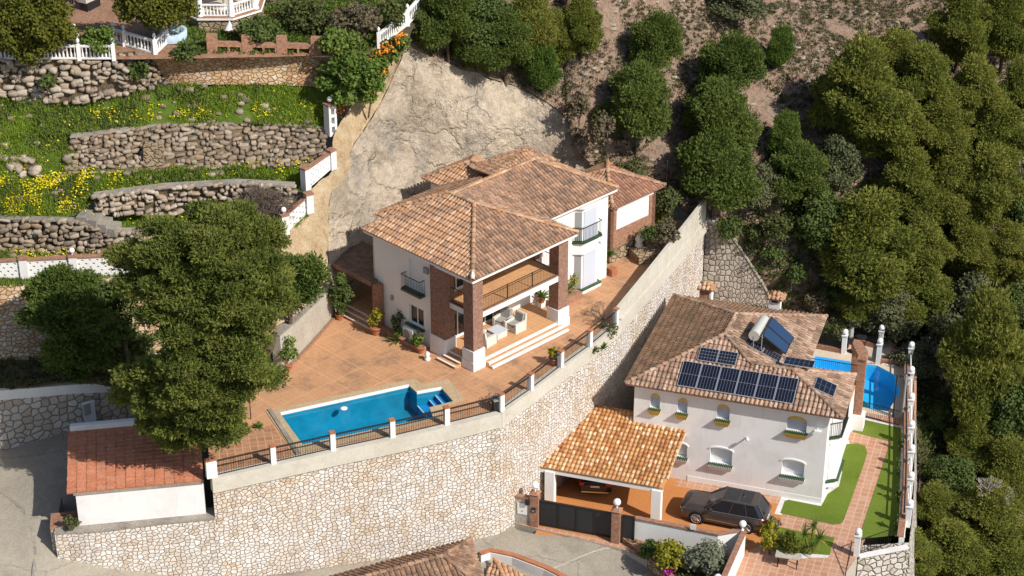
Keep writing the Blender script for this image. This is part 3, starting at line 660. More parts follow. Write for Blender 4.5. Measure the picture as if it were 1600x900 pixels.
# terraces of the neighbouring garden (left)
patch('upper_garden', [
 [(-700,-450,22),(0,-450,22),(560,-450,25)],
 [(-700,-300,19),(0,-300,19),(560,-300,22)],
 [(-500,-150,17.2),(100,-150,17.2),(560,-150,18.6)],
 [(-300,0,15.6),(250,0,15.4),(655,-20,14.8)],
 [(-300,62,15),(250,62,14.9),(592,66,13.3)],
 [(-300,98,14.8),(250,92,14.6),(560,86,13.4)]], M['gardensoil'], 14, 6, .06, .8)
patch('meadow', [
 [(-300,150,12.6),(0,150,12.6),(150,140,12.5),(290,131,12.4),(420,131,12),(548,133,11.3)],
 [(-300,185,11.6),(0,180,11.6),(150,175,11.5),(290,165,11.2),(420,165,10.8),(535,165,10.4)],
 [(-300,240,10.6),(0,215,10.8),(120,208,10.7),(250,196,10.4),(400,194,9.9),(512,200,9.4)]], M['meadow'], 8, 8, .25, .9, label='green terrace with yellow flowers')
patch('meadow', [
 [(-300,262,9.6),(0,252,9.4),(110,262,8.9),(250,264,8.6),(400,258,8),(508,252,7.7)],
 [(-300,300,8.3),(0,300,8.2),(110,300,8),(250,286,7.8),(400,284,7.3),(480,292,7.1)],
 [(-300,350,6.9),(0,342,6.9),(110,338,6.9),(145,312,7.5),(370,290,7.1),(478,299,7)]], M['meadow'], 8, 8, .3, .9, seed=3)
patch('meadow', [
 [(-300,235,10.7),(0,211,10.9),(128,203,10.8)],
 [(-300,250,10.0),(0,233,10.2),(118,240,9.7)],
 [(-300,270,9.4),(0,257,9.35),(108,276,8.5)]], M['meadow'], 8, 8, .2, .9, seed=4)
patch('meadow', [
 [(120,334,6.9),(170,334,6.2),(330,330,5.7),(400,332,5.6),(480,334,6.2)],
 [(150,345,6.6),(178,352,5.9),(340,352,5.2),(400,352,5.2),(450,365,5.1)],
 [(178,352,5.9),(178,357,5.7),(345,357,5.1),(400,360,5),(440,368,5)]], M['meadow'], 8, 6, .08, .9, seed=5)
patch('meadow', [
 [(-300,392,5.7),(0,389,5.2),(180,398,4.7),(300,392,4.4),(440,372,4.8)],
 [(-300,420,5.1),(0,414,4.7),(175,402,4.6),(300,398,4.2),(440,395,4.2)],
 [(-300,452,4.9),(0,445,4.5),(175,431,4.3),(300,427,4.1),(432,425,3.9)]], M['meadow'], 8, 6, .06, .9, seed=6)
patch('wooded_bank', [
 [(-300,572,1.2),(0,562,1.1),(150,560,1),(300,560,.8),(432,520,2.6)],
 [(-300,600,.9),(0,590,.9),(150,584,.8),(300,600,.2),(428,545,1.8)],
 [(-300,632,1.1),(0,606,1.0),(160,596,.75),(300,640,-.3),(400,590,-.1)],
 [(-300,655,.9),(0,611,.85),(165,603,.6),(320,680,-.5),(375,655,-.2)]], M['earth'], 8, 6, .1, .9)
# road: plaza at the left, lane along the foot of the big wall
TOPW = [(331,745),(427,724),(520,703),(613,684),(698,664),(783,643)]
WB = [at(85,832,-2.4), at(150,829,-2.4), at(250,817,-2.4), at(331,806,-2.4)]
T0F = [at(x, y+4, 0) for x, y in TOPW]
patch('road', [
 [(-700,760,-2.6),(-200,735,-2.7),(0,703,-2.8),(128,668,-2.5),(330,655,-2.4),(600,690,-3.6),(880,650,-7.0)],
 [(-700,820,-3.0),(-200,800,-3),(0,780,-3),(112,765,-2.75),(330,740,-3.2),(640,740,-5.2),(905,740,-8.4)],
 [(-700,930,-4),(-200,900,-3.9),(0,850,-3.6),(84,868,-3.95),(330,893,-6.2),(650,851,-7.55),(800,822,-8.0)],
 [(-700,1040,-5),(-200,1000,-4.9),(0,930,-4.5),(150,940,-5.2),(420,912,-6.9),(700,870,-7.9),(975,851,-8.15)],
 [(-700,1300,-6),(-200,1300,-6),(0,1200,-6),(200,1150,-6.6),(520,1050,-8),(800,960,-8.5),(1040,905,-8.6)],
 [(-700,2000,-7),(-200,2000,-7),(0,2000,-7),(300,2000,-8),(620,2000,-9.5),(1000,1500,-10.5),(1400,1300,-11)]], M['road'], 8, 8, 0, .3, smooth=True)
# villa platform
T0B = [at(829,612,0), at(876,577,0), at(921,544,0), at(963,508,0), at(1012,452,0), at(1056,400,0), at(1102,345,0)]
PLAT = T0F+T0B+[F1(22.5,5.6), F1(22.5,9.5), F1(12,11.5), F1(3,13), at(523,494,0), at(442,578,0), at(380,602,0), at(372,655,0), at(325,692,0), at(328,745,0)]
POOL = pxs([(438,647),(639,603),(651,614),(690,607),(708,627.5),(671,637),(676,652),(473,695)], 0)
sheet('terrace_paving', PLAT, 0, M['pave'], [POOL], 'terracotta tiled terrace around the pool')
sheet('terrace_paving', pxs([(330,700),(385,676),(425,664),(462,716),(427,723),(334,744)], 0), .006, M['pave_b'], label='square tiled corner of the terrace beside the pool')
mb = MB(); mb.prism(pxs([(418,641),(463,712),(470,710),(424,640)], 0), .0, .09); struct(mb, 'paving_kerb', M['conc_dark'])
# neighbour platform
P2 = [F2(-17,-9.2), F2(-9.9,-7.9), F2(-6,-9.5), F2(1.2,-12), F2(2.9,-4.4), F2(3.3,2), F2(4.15,6), F2(3.9,12), F2(3.0,19), F2(1.4,19.6), F2(1.2,22), F2(-1.6,22), F2(-1.8,18.8), F2(-11,18), F2(-19,14)]
POOL2 = [F2(-3.4,17), F2(.7,17), F2(1.9,16.2), F2(2.6,14.2), F2(2.2,11.5), F2(-1,11.5), F2(-1,14.5), F2(-3.4,14.5)]
sheet('garden_paving', [F2(-17,-7.3)]+P2[1:], G2, M['pave_n'], [POOL2], 'terracotta garden tiles around the neighbouring house')
sheet('driveway', [F2(-15.9,-7.2), F2(-9.6,-7.35), F2(-8.9,-7.35), F2(-4.8,-7.1), F2(-3.3,-6.4), F2(-2.4,-4.9), F2(-1.9,-2.2), F2(-2.4,-.75), F2(-8.6,-.75), F2(-8.6,2), F2(-16.6,2)], G2+.005, M['drive'], label='orange stamped driveway')
mb = MB(); sk = [F2(-17,-7.3), F2(-9.9,-7.9), F2(-6,-9.5), F2(1.2,-12), F2(2.9,-4.4)]
face_wall(mb, [Vector((p.x, p.y, G2-.004)) for p in sk], [Vector((p.x, p.y, -10.5)) for p in sk]); struct(mb, 'paving_edge', M['conc'])
mb = MB(); mb.poly([F2(-15.05,-7.0,G2+.009), F2(-15.05,-8.45,-8.36), F2(-10.6,-8.75,-8.36), F2(-10.6,-7.0,G2+.009)]); struct(mb, 'driveway_ramp', M['drive'])
sheet('pool_deck', [F2(-5,10.9), F2(3.0,10.9), F2(3.3,14), F2(3.0,18.7), F2(1.3,18.6), F2(1.1,21.6), F2(-1.5,21.6), F2(-1.7,18.4), F2(-5,18)], G2+.004, M['cream'], [POOL2], 'cream deck around the small pool')
sheet('gravel_border', pxs([(1210,803),(1221,776),(1233,775),(1284,787),(1287,764),(1304,748),(1303,716),(1317,688),(1326,688),(1330,700),(1323,770),(1285,797),(1228,788),(1221,805)], G2), G2+.009, M['gravel'])
sheet('lawn', pxs([(1219,802),(1226,783),(1232,781),(1283,791),(1293,772),(1311,760),(1316,738),(1311,724),(1322,694),(1340,693),(1352,697),(1355,708),(1351,722),(1319,812),(1313,819),(1303,820)], G2), G2+.015, M['lawn'], label='narrow artificial lawn along the white house')
sheet('gravel_border', pxs([(1335,649),(1414,667),(1414,840),(1398,838),(1400,676),(1338,656),(1331,675),(1328,673)], G2), G2+.009, M['gravel'])
sheet('lawn', pxs([(1337,653),(1408,669),(1407,722),(1404,836),(1341,843),(1386,706),(1391,690),(1332,675)], G2), G2+.015, M['lawn'], label='artificial lawn strip along the boundary wall')
sheet('lawn', pxs([(1196,826),(1216,823),(1252,831),(1304,840),(1296,868),(1215,864),(1190,850)], G2), G2+.015, M['lawn'], label='small lawn behind the round shrubs')
sheet('gravel_border', pxs([(1245,864),(1296,868),(1293,872),(1268,872),(1245,874)], G2), G2+.02, M['gravel'])
# ================================================================== BIG RETAINING WALL
wall = thing('retaining_wall', 'tall pale stone retaining wall below the villa pool terrace', 'retaining wall', tuple(at(560, 880, -7)))
mb = MB(); bz = [-6.3, -7.0, -7.3, -7.6, -7.8, -8.4]
top = [Vector((p.x, p.y, -.75)) for p in T0F]; bot = [Vector((p.x, p.y, z-.3)) for p, z in zip(T0F, bz)]
u = face_wall(mb, top, bot)
# right return, running back above the neighbour's house; the upper part leans with the rising parapet
RT_ = [T0F[-1]]+T0B; mb2top = [Vector((p.x, p.y, -.75)) for p in RT_]; mb2bot = [Vector((p.x, p.y, G2-.6)) for p in RT_]
face_wall(mb, mb2top, mb2bot, u)
mb.build('stone_face', M['stone'], wall)
mb = MB()
lt = [Vector((p.x, p.y, -2.45)) for p in WB]; zb = [-4.2, -5.0, -6.3, -6.7]; lb = [Vector((p.x, p.y, z-.2)) for p, z in zip(WB, zb)]
lt[-1] = Vector((T0F[0].x-.3, T0F[0].y-.05, -2.45)); lb[-1] = Vector((T0F[0].x-.3, T0F[0].y-.05, -6.9)); lt.append(Vector((T0F[0].x, T0F[0].y, -2.45))); lb.append(Vector((T0F[0].x, T0F[0].y, -6.9)))
face_wall(mb, lt, lb, -10)
e = Vector((-.3, 3.4, 0)); mb.poly([lb[0]+e, lb[0], lt[0], lt[0]+e], .5, 0, uv=[(-14, -4.4), (-10, -4.4), (-10, -2.4), (-14, -2.4)])
c0 = T0F[0]; mb.poly([Vector((c0.x, c0.y+1.6, -2.6)), Vector((c0.x, c0.y, -2.6)), Vector((c0.x, c0.y, -.75)), Vector((c0.x-.0, c0.y+1.6, -.75))], .5)
mb.build('lower_stone_face', M['stone'], wall)
def band(mb, P, off, z0, z1, side=1, uvn=0):      # strip along a plan line, from the line to off metres to its left
    Q = []
    for i, p in enumerate(P):
        d = (P[min(i+1, len(P)-1)]-P[max(i-1, 0)]); d.z = 0; d.normalize(); Q.append(p+Vector((-d.y, d.x, 0))*off)
    for i in range(len(P)-1):
        a, b, c, d2 = P[i], P[i+1], Q[i+1], Q[i]
        zz = lambda z, k: z[k] if isinstance(z, (list, tuple)) else z
        mb.hexa([(a.x, a.y, zz(z0, i)), (b.x, b.y, zz(z0, i+1)), (c.x, c.y, zz(z0, i+1)), (d2.x, d2.y, zz(z0, i))], [(a.x, a.y, zz(z1, i)), (b.x, b.y, zz(z1, i+1)), (c.x, c.y, zz(z1, i+1)), (d2.x, d2.y, zz(z1, i))], .5)
    return Q
mb = MB(); out = [p+Vector((.04, -.12, 0)) for p in T0F]; band(mb, out, .5, -.80, .10); out2 = [T0F[-1]+Vector((.06, -.1, 0))]+[p+Vector((.11, -.05, 0)) for p in T0B]
band(mb, out2, .5, -.80, .10); mb.build('concrete_kerb', M['conc_kerb'], wall)
mb = MB(); par = [at(962,509,0), at(1012,454,0), at(1056,402,0), at(1102,347,0)]; par = [p+Vector((.0, .02, 0)) for p in par]
hts = [.95, 1.25, 1.45, 1.65]; band(mb, par, .22, .1, hts)
for i in range(3):
    for k in (.33, .66, 1.0):
        q = par[i]+(par[i+1]-par[i])*k; d = (par[i+1]-par[i]).normalized(); hh = hts[i]+(hts[i+1]-hts[i])*k; nrm = Vector((d.y, -d.x, 0))
        a = q+nrm*.0; mb.hexa([a-d*.02, a+d*.02, a+d*.02+nrm*.012, a-d*.02+nrm*.012], [Vector((*(v.xy), hh)) for v in (a-d*.02, a+d*.02, a+d*.02+nrm*.012, a-d*.02+nrm*.012)], .5)
mb.build('parapet', M['conc_kerb'], wall)
mb = MB(); k0 = [Vector((p.x, p.y, 0)) for p in lt]; band(mb, [p+Vector((0, -.05, 0)) for p in k0], 1.0, -2.5, -2.38); mb.build('ledge', M['conc_dark'], wall)
# fence on the terrace edge
fence = thing('terrace_fence', 'iron railing fence with white posts along the villa terrace edge', 'fence', tuple(at(600, 690, 0)))
FP = [at(x, y-2, .1) for x, y in [(331,747),(427,725),(520,704),(613,684),(698,664),(783,643),(829,611),(876,575),(921,543),(962,509)]]
for i, p in enumerate(FP):
    d = (FP[min(i+1, len(FP)-1)]-FP[max(i-1, 0)]); Fp = rotf(p, math.degrees(math.atan2(d.y, d.x))); mb = MB()
    wv = .28 if i == 0 else .14; mb.box(Fp, -wv, wv, -.14, .14, .1, 1.12); po = mb.build('post', M['white'], fence); ORG[po.name] = ORG[fence.name]
    mb = MB(); mb.box(Fp, -wv-.02, wv+.02, -.16, .16, 1.122, 1.2); mb.build('post_cap', M['pot'], po)
for a, b in zip(FP[:-1], FP[1:]):
    mb = MB(); d = (b-a).normalized()*.16; bars(mb, a+d, b-d, .12, 1.05, .13, .012, (.06, .92, .99)); mb.build('railing', M['black'], fence)
# grey wall stepping down behind the neighbour
gw = thing('garden_retaining_wall', 'grey stone retaining wall with curved concrete top behind the tiled house', 'retaining wall', tuple(at(1160, 470, -6)))
gp = [(1103,345,-.2),(1122,352,-.6),(1143,370,-1.4),(1160,392,-2.1),(1180,420,-3.0),(1200,448,-3.9),(1226,492,-5.3)]
gt = [at(*p) for p in gp]; g0 = at(1103,345,-.2); gb = []
for p in gt: gb.append(Vector((p.x*.0+p.x, g0.y-.45*(p.x-g0.x)*.3-.2, -9)))
gt2 = [Vector((p.x, b.y+.0, zat(p.x, b.y, q[1]))) for p, b, q in zip(gt, gb, gp)]
mb = MB(); face_wall(mb, gt2, gb); mb.build('stone_face', M['stone_grey'], gw)
mb = MB()
for a, b in zip(gt2[:-1], gt2[1:]): mb.hexa([a+Vector((0,-.06,-.1)), b+Vector((0,-.06,-.1)), b+Vector((0,.55,-.1)), a+Vector((0,.55,-.1))], [a+Vector((0,-.06,.12)), b+Vector((0,-.06,.12)), b+Vector((0,.55,.12)), a+Vector((0,.55,.12))], .5)
mb.build('coping', M['conc'], gw)
# low concrete wall on the left of the terrace
cw = thing('concrete_wall', 'low curved concrete wall between the big pine and the terrace', 'wall', tuple(at(480, 540, 0)))
cl = [at(441,580,0), at(462,560,0), at(485,535,0), at(505,514,0), at(521,494,0)]; mb = MB(); hz = [2.25, 2.2, 2.1, 2.05, 2.0]
band(mb, cl, .55, -.2, hz); mb.build('wall_body', M['conc'], cw)
mb = MB(); band(mb, [p+Vector((-.02, 0, 0)) for p in cl], .75, [h+.002 for h in hz], [h+.10 for h in hz]); mb.build('coping', M['conc_dark'], cw)
mb = MB(); kk = [at(447,580,0), at(470,559,0), at(494,533,0), at(512,512,0), at(523,500,0)]; band(mb, kk, .14, .0, .12); tag(mb.build('flower_bed_kerb', M['brick_o']), 'thin brick kerb along the low concrete wall', 'kerb')
# ================================================================== SWIMMING POOLS
def pool(name, label, edge, z, zc, deckmats, copw=.65, depth=1.5, white=True, extra='basin'):
    c = sum(edge, Vector())/len(edge); t = thing(name, label, 'swimming pool', (c.x, c.y, z-depth)); mb = MB()
    E = [Vector((p.x, p.y, z)) for p in edge]; area = sum(a.x*b.y-b.x*a.y for a, b in zip(E, E[1:]+E[:1]))
    if area < 0: E = E[::-1]
    for a, b in zip(E, E[1:]+E[:1]):
        lo = Vector((0, 0, -depth)); mb.poly([a+lo, b+lo, b, a][::-1], .5)
    tr = tessellate_polygon([E])
    for q in tr:
        a, b, c2 = [E[k]+Vector((0, 0, -depth)) for k in q]
        if (b-a).cross(c2-a).z < 0: b, c2 = c2, b
        mb.poly([a, b, c2], .5)
    mb.build('basin', M[extra], t)
    mb = MB()
    for q in tr:
        a, b, c2 = [E[k]+Vector((0, 0, -.16)) for k in q]
        if (b-a).cross(c2-a).z < 0: b, c2 = c2, b
        mb.poly([a, b, c2], .5)
    mb.build('water', M['water'], t)
    return t, E
pl, E = pool('swimming_pool', 'large blue angular swimming pool on the villa terrace', POOL, 0, 0, None)
cop = pxs([(415,643),(648,592),(660,601),(700,592),(727,625),(690,640),(694,654),(462,712)], 0); P_ = [Vector((p.x, p.y, .0)) for p in cop]
mb = MB(); tr = tessellate_polygon([P_, POOL]); al = P_+[Vector(p) for p in POOL]
for q in tr:
    a, b, c = [al[k]+Vector((0, 0, .03)) for k in q]
    if (b-a).cross(c-a).z < 0: b, c = c, b
    mb.poly([a, b, c], .5)
mb.build('coping', M['coping'], pl)
mb = MB()
for i in (0, 2): 
    a, b = POOL[i], POOL[i+1]; mb.bar(a+Vector((0, .06, -.02)), b+Vector((0, .06, -.02)), .15, .12)
mb.build('white_edge', M['white'], pl)
S = lambda s, t: POOL[2]+(POOL[3]-POOL[2])*s+(POOL[5]-POOL[2])*t
for k, (s0, s1, z) in enumerate([(0.02, .98, -.85), (.5, .98, -.62), (.74, .98, -.38)]):
    mb = MB(); q = [S(s0, .02), S(s0, .98), S(s1, .98), S(s1, .02)]; mb.prism(q, -1.5, z); stp = mb.build('step', M['basin2'], pl); ORG[stp.name] = ORG[pl.name]
    mb = MB(); mb.bar(Vector((*q[0].xy, z+.015)), Vector((*q[1].xy, z+.015)), .07, .03); mb.build('nosing', M['white'], stp)
mb = MB(); c = at(537, 635, 0); mb.lathe((c.x, c.y, -.15), [(.10, 0), (.2, 0), (.2, .05), (.1, .05)], 16); tag(mb.build('floating_ring', M['glob']), 'small white ring floating on the large pool', 'pool float')
mb = MB(); c = at(442, 673, 0); mb.lathe((c.x, c.y, .03), [(.11, 0), (.11, .03), (.02, .04)], 12); tag(mb.build('skimmer_lid', M['white']), 'round white lid in the pool coping', 'lid')
pl2, E2 = pool('swimming_pool', 'small bright blue pool behind the tiled house', POOL2, G2, G2, None, depth=1.2, extra='basin3')
mb = MB(); c = F2(-.2, 13.4, G2-1.18); mb.lathe((c.x, c.y, c.z), [(1.0, 0), (1.0, .02), (.01, .03)], 20); mb.build('drain_mosaic', simple('dark_mosaic', (.05, .13, .12), .5, .3, .4, 0, 8), pl2)
# ================================================================== VILLA (frame F1: x away to the right, y away to the left)
villa = thing('villa', 'large white villa with hipped tile roofs and brick columns above the pool', 'house', tuple(F1(6, 5, 0)))
EZ = 6.12
def V1(x, y, z): return F1(x, y, z)
LW = 8.6
wallface(F1, 'x', .15, -1, 3.0, LW, 0, EZ, [rect(4.3, 5.5, 3.45, 5.3), rect(4.3, 5.55, 1.1, 2.3)], M['white'], villa)
wallface(F1, 'y', 3.0, -1, .15, 8.25, 0, EZ, [rect(1.15, 2.3, .47, 2.55), rect(3.3, 5.3, .47, 2.55), rect(1.0, 2.3, 3.6, 5.6), rect(3.2, 5.3, 3.6, 5.6)], M['white'], villa)
mb = MB(); mb.box(F1, .42, 8.2, 3.25, 8.6, 0, 6.0); mb.box(F1, 8.2, 14.0, 2.6, 9.0, 0, EZ-.02); mb.box(F1, 2.3, 8, 8.55, 9.9, 0, 5.85); mb.box(F1, 7.7, 11, 8.95, 11.7, 0, 5.85)
mb.box(F1, .15, .5, 8.45, 8.6, 0, 6.0); mb.box(F1, .42, .5, 3.0, 8.5, 5.6, 6.05); mb.build('wall', M['white'], villa)
def glazing(parent, W, a0, a1, z0, z1, n=2, d=.12, mat='wmetal', glass='glass', name='window'):
    """frame + panes set d metres into an opening"""
    mb = MB(); t = .06
    def bx(a, b, c, e, d0, d1, mb=mb): mb.hexa([W(a, c, d0), W(b, c, d0), W(b, c, d1), W(a, c, d1)], [W(a, e, d0), W(b, e, d0), W(b, e, d1), W(a, e, d1)], .5)
    bx(a0, a1, z0, z0+t, d-.03, d+.04); bx(a0, a1, z1-t, z1, d-.03, d+.04); bx(a0, a0+t, z0+t, z1-t, d-.03, d+.04); bx(a1-t, a1, z0+t, z1-t, d-.03, d+.04)
    for k in range(1, n): c = a0+(a1-a0)*k/n; bx(c-t*.6, c+t*.6, z0+t, z1-t, d-.02, d+.04)
    o = mb.build(name, M[mat], parent); ORG[o.name] = ORG[parent.name]
    mb = MB(); mb.poly([W(a0, z0, d+.02), W(a1, z0, d+.02), W(a1, z1, d+.02), W(a0, z1, d+.02)], .5); mb.build('pane', M[glass], o); return o
Wy = lambda a, z, d=0: F1(a, 3.0+d, z); Wx = lambda a, z, d=0: F1(.15+d, a, z)
for a0, a1, z0, z1, n in ((1.15, 2.3, .47, 2.55, 2), (3.3, 5.3, .47, 2.55, 3), (1.0, 2.3, 3.6, 5.6, 2), (3.2, 5.3, 3.6, 5.6, 3)): glazing(villa, Wy, a0, a1, z0, z1, n, name='glass_door')
glazing(villa, Wx, 4.3, 5.55, 1.1, 2.3, 2)
mb = MB(); mb.hexa([Wx(4.3, 3.45, .14), Wx(5.5, 3.45, .14), Wx(5.5, 3.45, .2), Wx(4.3, 3.45, .2)], [Wx(4.3, 5.3, .14), Wx(5.5, 5.3, .14), Wx(5.5, 5.3, .2), Wx(4.3, 5.3, .2)]); mb.build('shutter', M['shutterw'], villa)
mb = MB(); mb.box(F1, -.12, .1, 4.15, 5.7, .98, 1.08); mb.build('window_sill', M['green'], villa)
def balconette(parent, F, x0, x1, y0, y1, z, h=1.0, slab='green', sides=('a', 'b', 'c')):
    mb = MB(); mb.box(F, min(x0, x1), max(x0, x1), min(y0, y1), max(y0, y1), z-.12, z); o = mb.build('balcony', M[slab], parent); ORG[o.name] = ORG[parent.name]; return o
b = balconette(villa, F1, -.3, .14, 4.1, 5.75, 3.4); mb = MB()
bars(mb, F1(-.26, 4.14), F1(-.26, 5.71), 3.4, 4.35); bars(mb, F1(-.26, 4.14), F1(.12, 4.14), 3.4, 4.35); bars(mb, F1(-.26, 5.71), F1(.12, 5.71), 3.4, 4.35); mb.build('railing', M['black'], b)
# columns
def column(x0, x1, y0, y1, zt=6.0):
    mb = MB(); mb.box(F1, x0+.1, x1-.1, y0+.1, y1-.1, 1.25, zt); o = mb.build('column', M['brick'], villa); ORG[o.name] = ORG[villa.name]
    mb = MB(); mb.box(F1, x0+.03, x1-.03, y0+.03, y1-.03, .55, 1.27); mb.box(F1, x0, x1, y0, y1, -.05, .55); mb.build('column_base', M['white'], o)
column(0, .98, 0, .98); column(6.95, 7.95, 0, .98)
mb = MB(); mb.box(F1, -.02, .75, 2.3, 3.5, 1.2, 6.0); o = mb.build('pilaster', M['brick'], villa); ORG[o.name] = ORG[villa.name]
mb = MB(); mb.box(F1, -.08, .8, 2.25, 3.55, 0, 1.2); mb.build('pilaster_base', M['white'], o)
mb = MB(); mb.box(F1, 7.5, 8.19, 2.5, 3.0, 3.56, 6.0); mb.build('brick_pier', M['brick'], villa)
# porch floor, steps, balcony
mb = MB(); mb.box(F1, .15, 7.6, .12, 3.0, 0, .455); mb.box(F1, .98, 7.2, -.2, .12, 0, .305); mb.box(F1, .98, 7.3, -.5, -.2, 0, .155)
mb.box(F1, -.18, .15, .98, 2.3, 0, .305); mb.box(F1, -.5, -.18, 1.0, 2.5, 0, .155); mb.build('porch_floor', M['pave_o'], villa)
mb = MB(); mb.box(F1, .98, 6.95, .06, .18, .456, .472); mb.box(F1, .98, 7.2, -.26, -.14, .306, .322); mb.box(F1, .98, 7.3, -.56, -.44, .156, .172)
mb.box(F1, .98, 6.95, .055, .06, .34, .46); mb.box(F1, .98, 7.2, -.265, -.26, .19, .31); mb.box(F1, .98, 7.3, -.565, -.56, .04, .16)
mb.box(F1, .09, .2, .98, 2.3, .456, .472); mb.box(F1, -.24, -.13, .98, 2.3, .306, .322); mb.box(F1, -.56, -.45, 1.0, 2.5, .156, .172); mb.build('step_nosing', M['white'], villa)
mb = MB(); mb.box(F1, .35, 7.55, .12, 3.0, 3.2, 3.54); bal = mb.build('balcony', M['white'], villa); ORG[bal.name] = ORG[villa.name]
mb = MB(); mb.box(F1, .45, 7.5, .22, 2.99, 3.541, 3.57); mb.build('balcony_floor', M['pave_o'], bal)
mb = MB(); mb.box(F1, .34, .44, .98, 2.3, 3.541, 3.6); mb.box(F1, .98, 6.95, .11, .2, 3.541, 3.6); mb.build('balcony_edge', M['brick_o'], bal)
mb = MB(); bars(mb, F1(.95, .22), F1(6.98, .22), 3.55, 4.5, .12); bars(mb, F1(.45, .98), F1(.45, 2.3), 3.55, 4.5, .12); bars(mb, F1(7.45, .98), F1(7.45, 2.5), 3.55, 4.5, .12)
for q in (2.95, 4.95): mb.tube(F1(q, .2, 3.3), F1(q, .2, 4.55), .035, .035, 6)
mb.build('balcony_railing', M['black'], bal)
mb = MB()                                   # white ceiling of the balcony under the eaves
mb.box(F1, 0, 8.15, 0, 3.0, 5.98, 6.06); mb.box(F1, -.1, .3, .95, 3.0, 5.7, 5.98); mb.build('eaves_beam', M['white'], villa)
# bay with shuttered doors on the long wall
bay = MB(); T = lambda z, p=.36: [F1(10.95, 2.6, z), F1(11.35, 2.6-p, z), F1(12.75, 2.6-p, z), F1(12.85, 2.6, z)]
bay.hexa(T(.25), T(2.72)); bay.hexa(T(2.75), T(3.42)); bay.hexa(T(3.55), T(5.72)); bo = bay.build('bay', M['white'], villa); ORG[bo.name] = ORG[villa.name]
bay = MB(); T2 = lambda z: [F1(10.8, 2.6, z), F1(11.3, 2.05, z), F1(12.95, 2.05, z), F1(13.05, 2.6, z)]
bay.hexa(T2(.2), T2(.3)); bay.build('glazed_sill', M['green'], bo); bay = MB(); bay.hexa(T2(3.42), T2(3.54)); bay.build('glazed_sill', M['green'], bo)
for za, zb_ in ((5.74, 5.8), (2.70, 2.77), (.0, .195)): bay = MB(); bay.hexa(T2(za), T2(zb_)); bay.build('ledge', M['white2'], bo)
for z0, z1 in ((.32, 2.6), (3.56, 5.5)):
    bay = MB(); bay.box(F1, 11.45, 12.55, 2.2, 2.235, z0, z1); bay.build('shutter', M['shutter'], bo)
    bay = MB(); p0, p1 = F1(11.02, 2.5), F1(11.3, 2.27); bay.hexa([F1(11.0, 2.53, z0), F1(11.3, 2.26, z0), F1(11.32, 2.28, z0), F1(11.02, 2.55, z0)], [F1(11.0, 2.53, z1), F1(11.3, 2.26, z1), F1(11.32, 2.28, z1), F1(11.02, 2.55, z1)]); bay.build('side_shade_panel', M['grey'], bo)  # grey panel paints in the shade of the bay's left-facing chamfer
bay = MB(); pts = [F1(10.85, 2.58), F1(11.33, 2.08), F1(12.9, 2.08), F1(13.0, 2.58)]
for a, c in zip(pts[:-1], pts[1:]): bars(bay, a, c, 3.55, 4.5, .12)
bay.build('railing', M['black'], bo)
for q_ in ((13.1, 13.3, 2.5, 2.6, 2.5, 2.75), (.04, .149, 6.9, 7.05, 2.0, 2.3)): mb = MB(); mb.box(F1, *q_); mb.build('wall_lamp', M['grey'], villa)
mb = MB(); mb.box(F1, -.0, .149, 3.75, 4.1, 4.9, 5.25); mb.build('wall_box', M['grey'], villa)
# roofs
def Rf(*pts): return [F1(*p) for p in pts]
A = (-.3, 8.95, EZ); B = (-.28, -.28, EZ); Cc = (8.25, -.28, EZ); AP = (3.98, 3.98, 8.0); RL = (3.98, 5.9, 7.92); RP = (10.95, 6.0, 7.87); ML = (8.25, 2.2, EZ); MR = (14.4, 2.2, EZ); BK = (14.4, 9.7, EZ)
tiled([(Rf(A, B, AP, RL), 0), (Rf(B, Cc, AP), 1), (Rf(Cc, ML, RL, AP), 1), (Rf(ML, MR, RP, RL), 1), (Rf(MR, BK, RP), 0), (Rf(A, RL, RP, BK), 0)], [M['roof1'], M['roof1r']], villa,
      [(F1(*AP), F1(*B)), (F1(*AP), F1(*Cc)), (F1(*AP), F1(*RL)), (F1(*RL), F1(*RP)), (F1(*RP), F1(*MR)), (F1(*RP), F1(*BK)), (F1(*RL), F1(*A))])
w2 = [(1.9, 10.3, 5.9), (1.9, 6.4, 5.9), (4.9, 6.4, 7.25), (4.9, 7.3, 7.25), (8, 7.3, 7.25), (8, 10.3, 5.9)]
tiled([(Rf(w2[0], w2[1], w2[2], w2[3]), 0), (Rf(w2[0], w2[3], w2[4], w2[5]), 0)], [M['roof1']], villa, [(F1(*w2[3]), F1(*w2[0])), (F1(*w2[2]), F1(*w2[3]))])
w3 = [(7.3, 12.1, 5.9), (7.3, 7.6, 5.9), (9.5, 7.6, 7.0), (9.5, 9.9, 7.0), (11.8, 12.1, 5.9), (11.8, 7.6, 5.9)]
tiled([(Rf(w3[0], w3[1], w3[2], w3[3]), 0), (Rf(w3[0], w3[3], w3[4]), 0), (Rf(w3[4], w3[3], w3[2], w3[5]), 0)], [M['roof1']], villa, [(F1(*w3[3]), F1(*w3[0])), (F1(*w3[2]), F1(*w3[3])), (F1(*w3[3]), F1(*w3[4]))])
tiled([(Rf((7.8, 6.05, 7.78), (11.5, 6.9, 8.25), (9.0, 9.5, 6.9)), 0), (Rf((7.8, 6.04, 7.78), (10.9, 5.98, 7.84), (11.5, 6.9, 8.25)), 0), (Rf((10.9, 5.98, 7.84), (14.2, 6.9, 6.5), (11.5, 6.9, 8.25)), 1)], [M['roof1'], M['roof1r']], villa, [(F1(11.5, 6.9, 8.25), F1(9, 9.5, 6.9))])
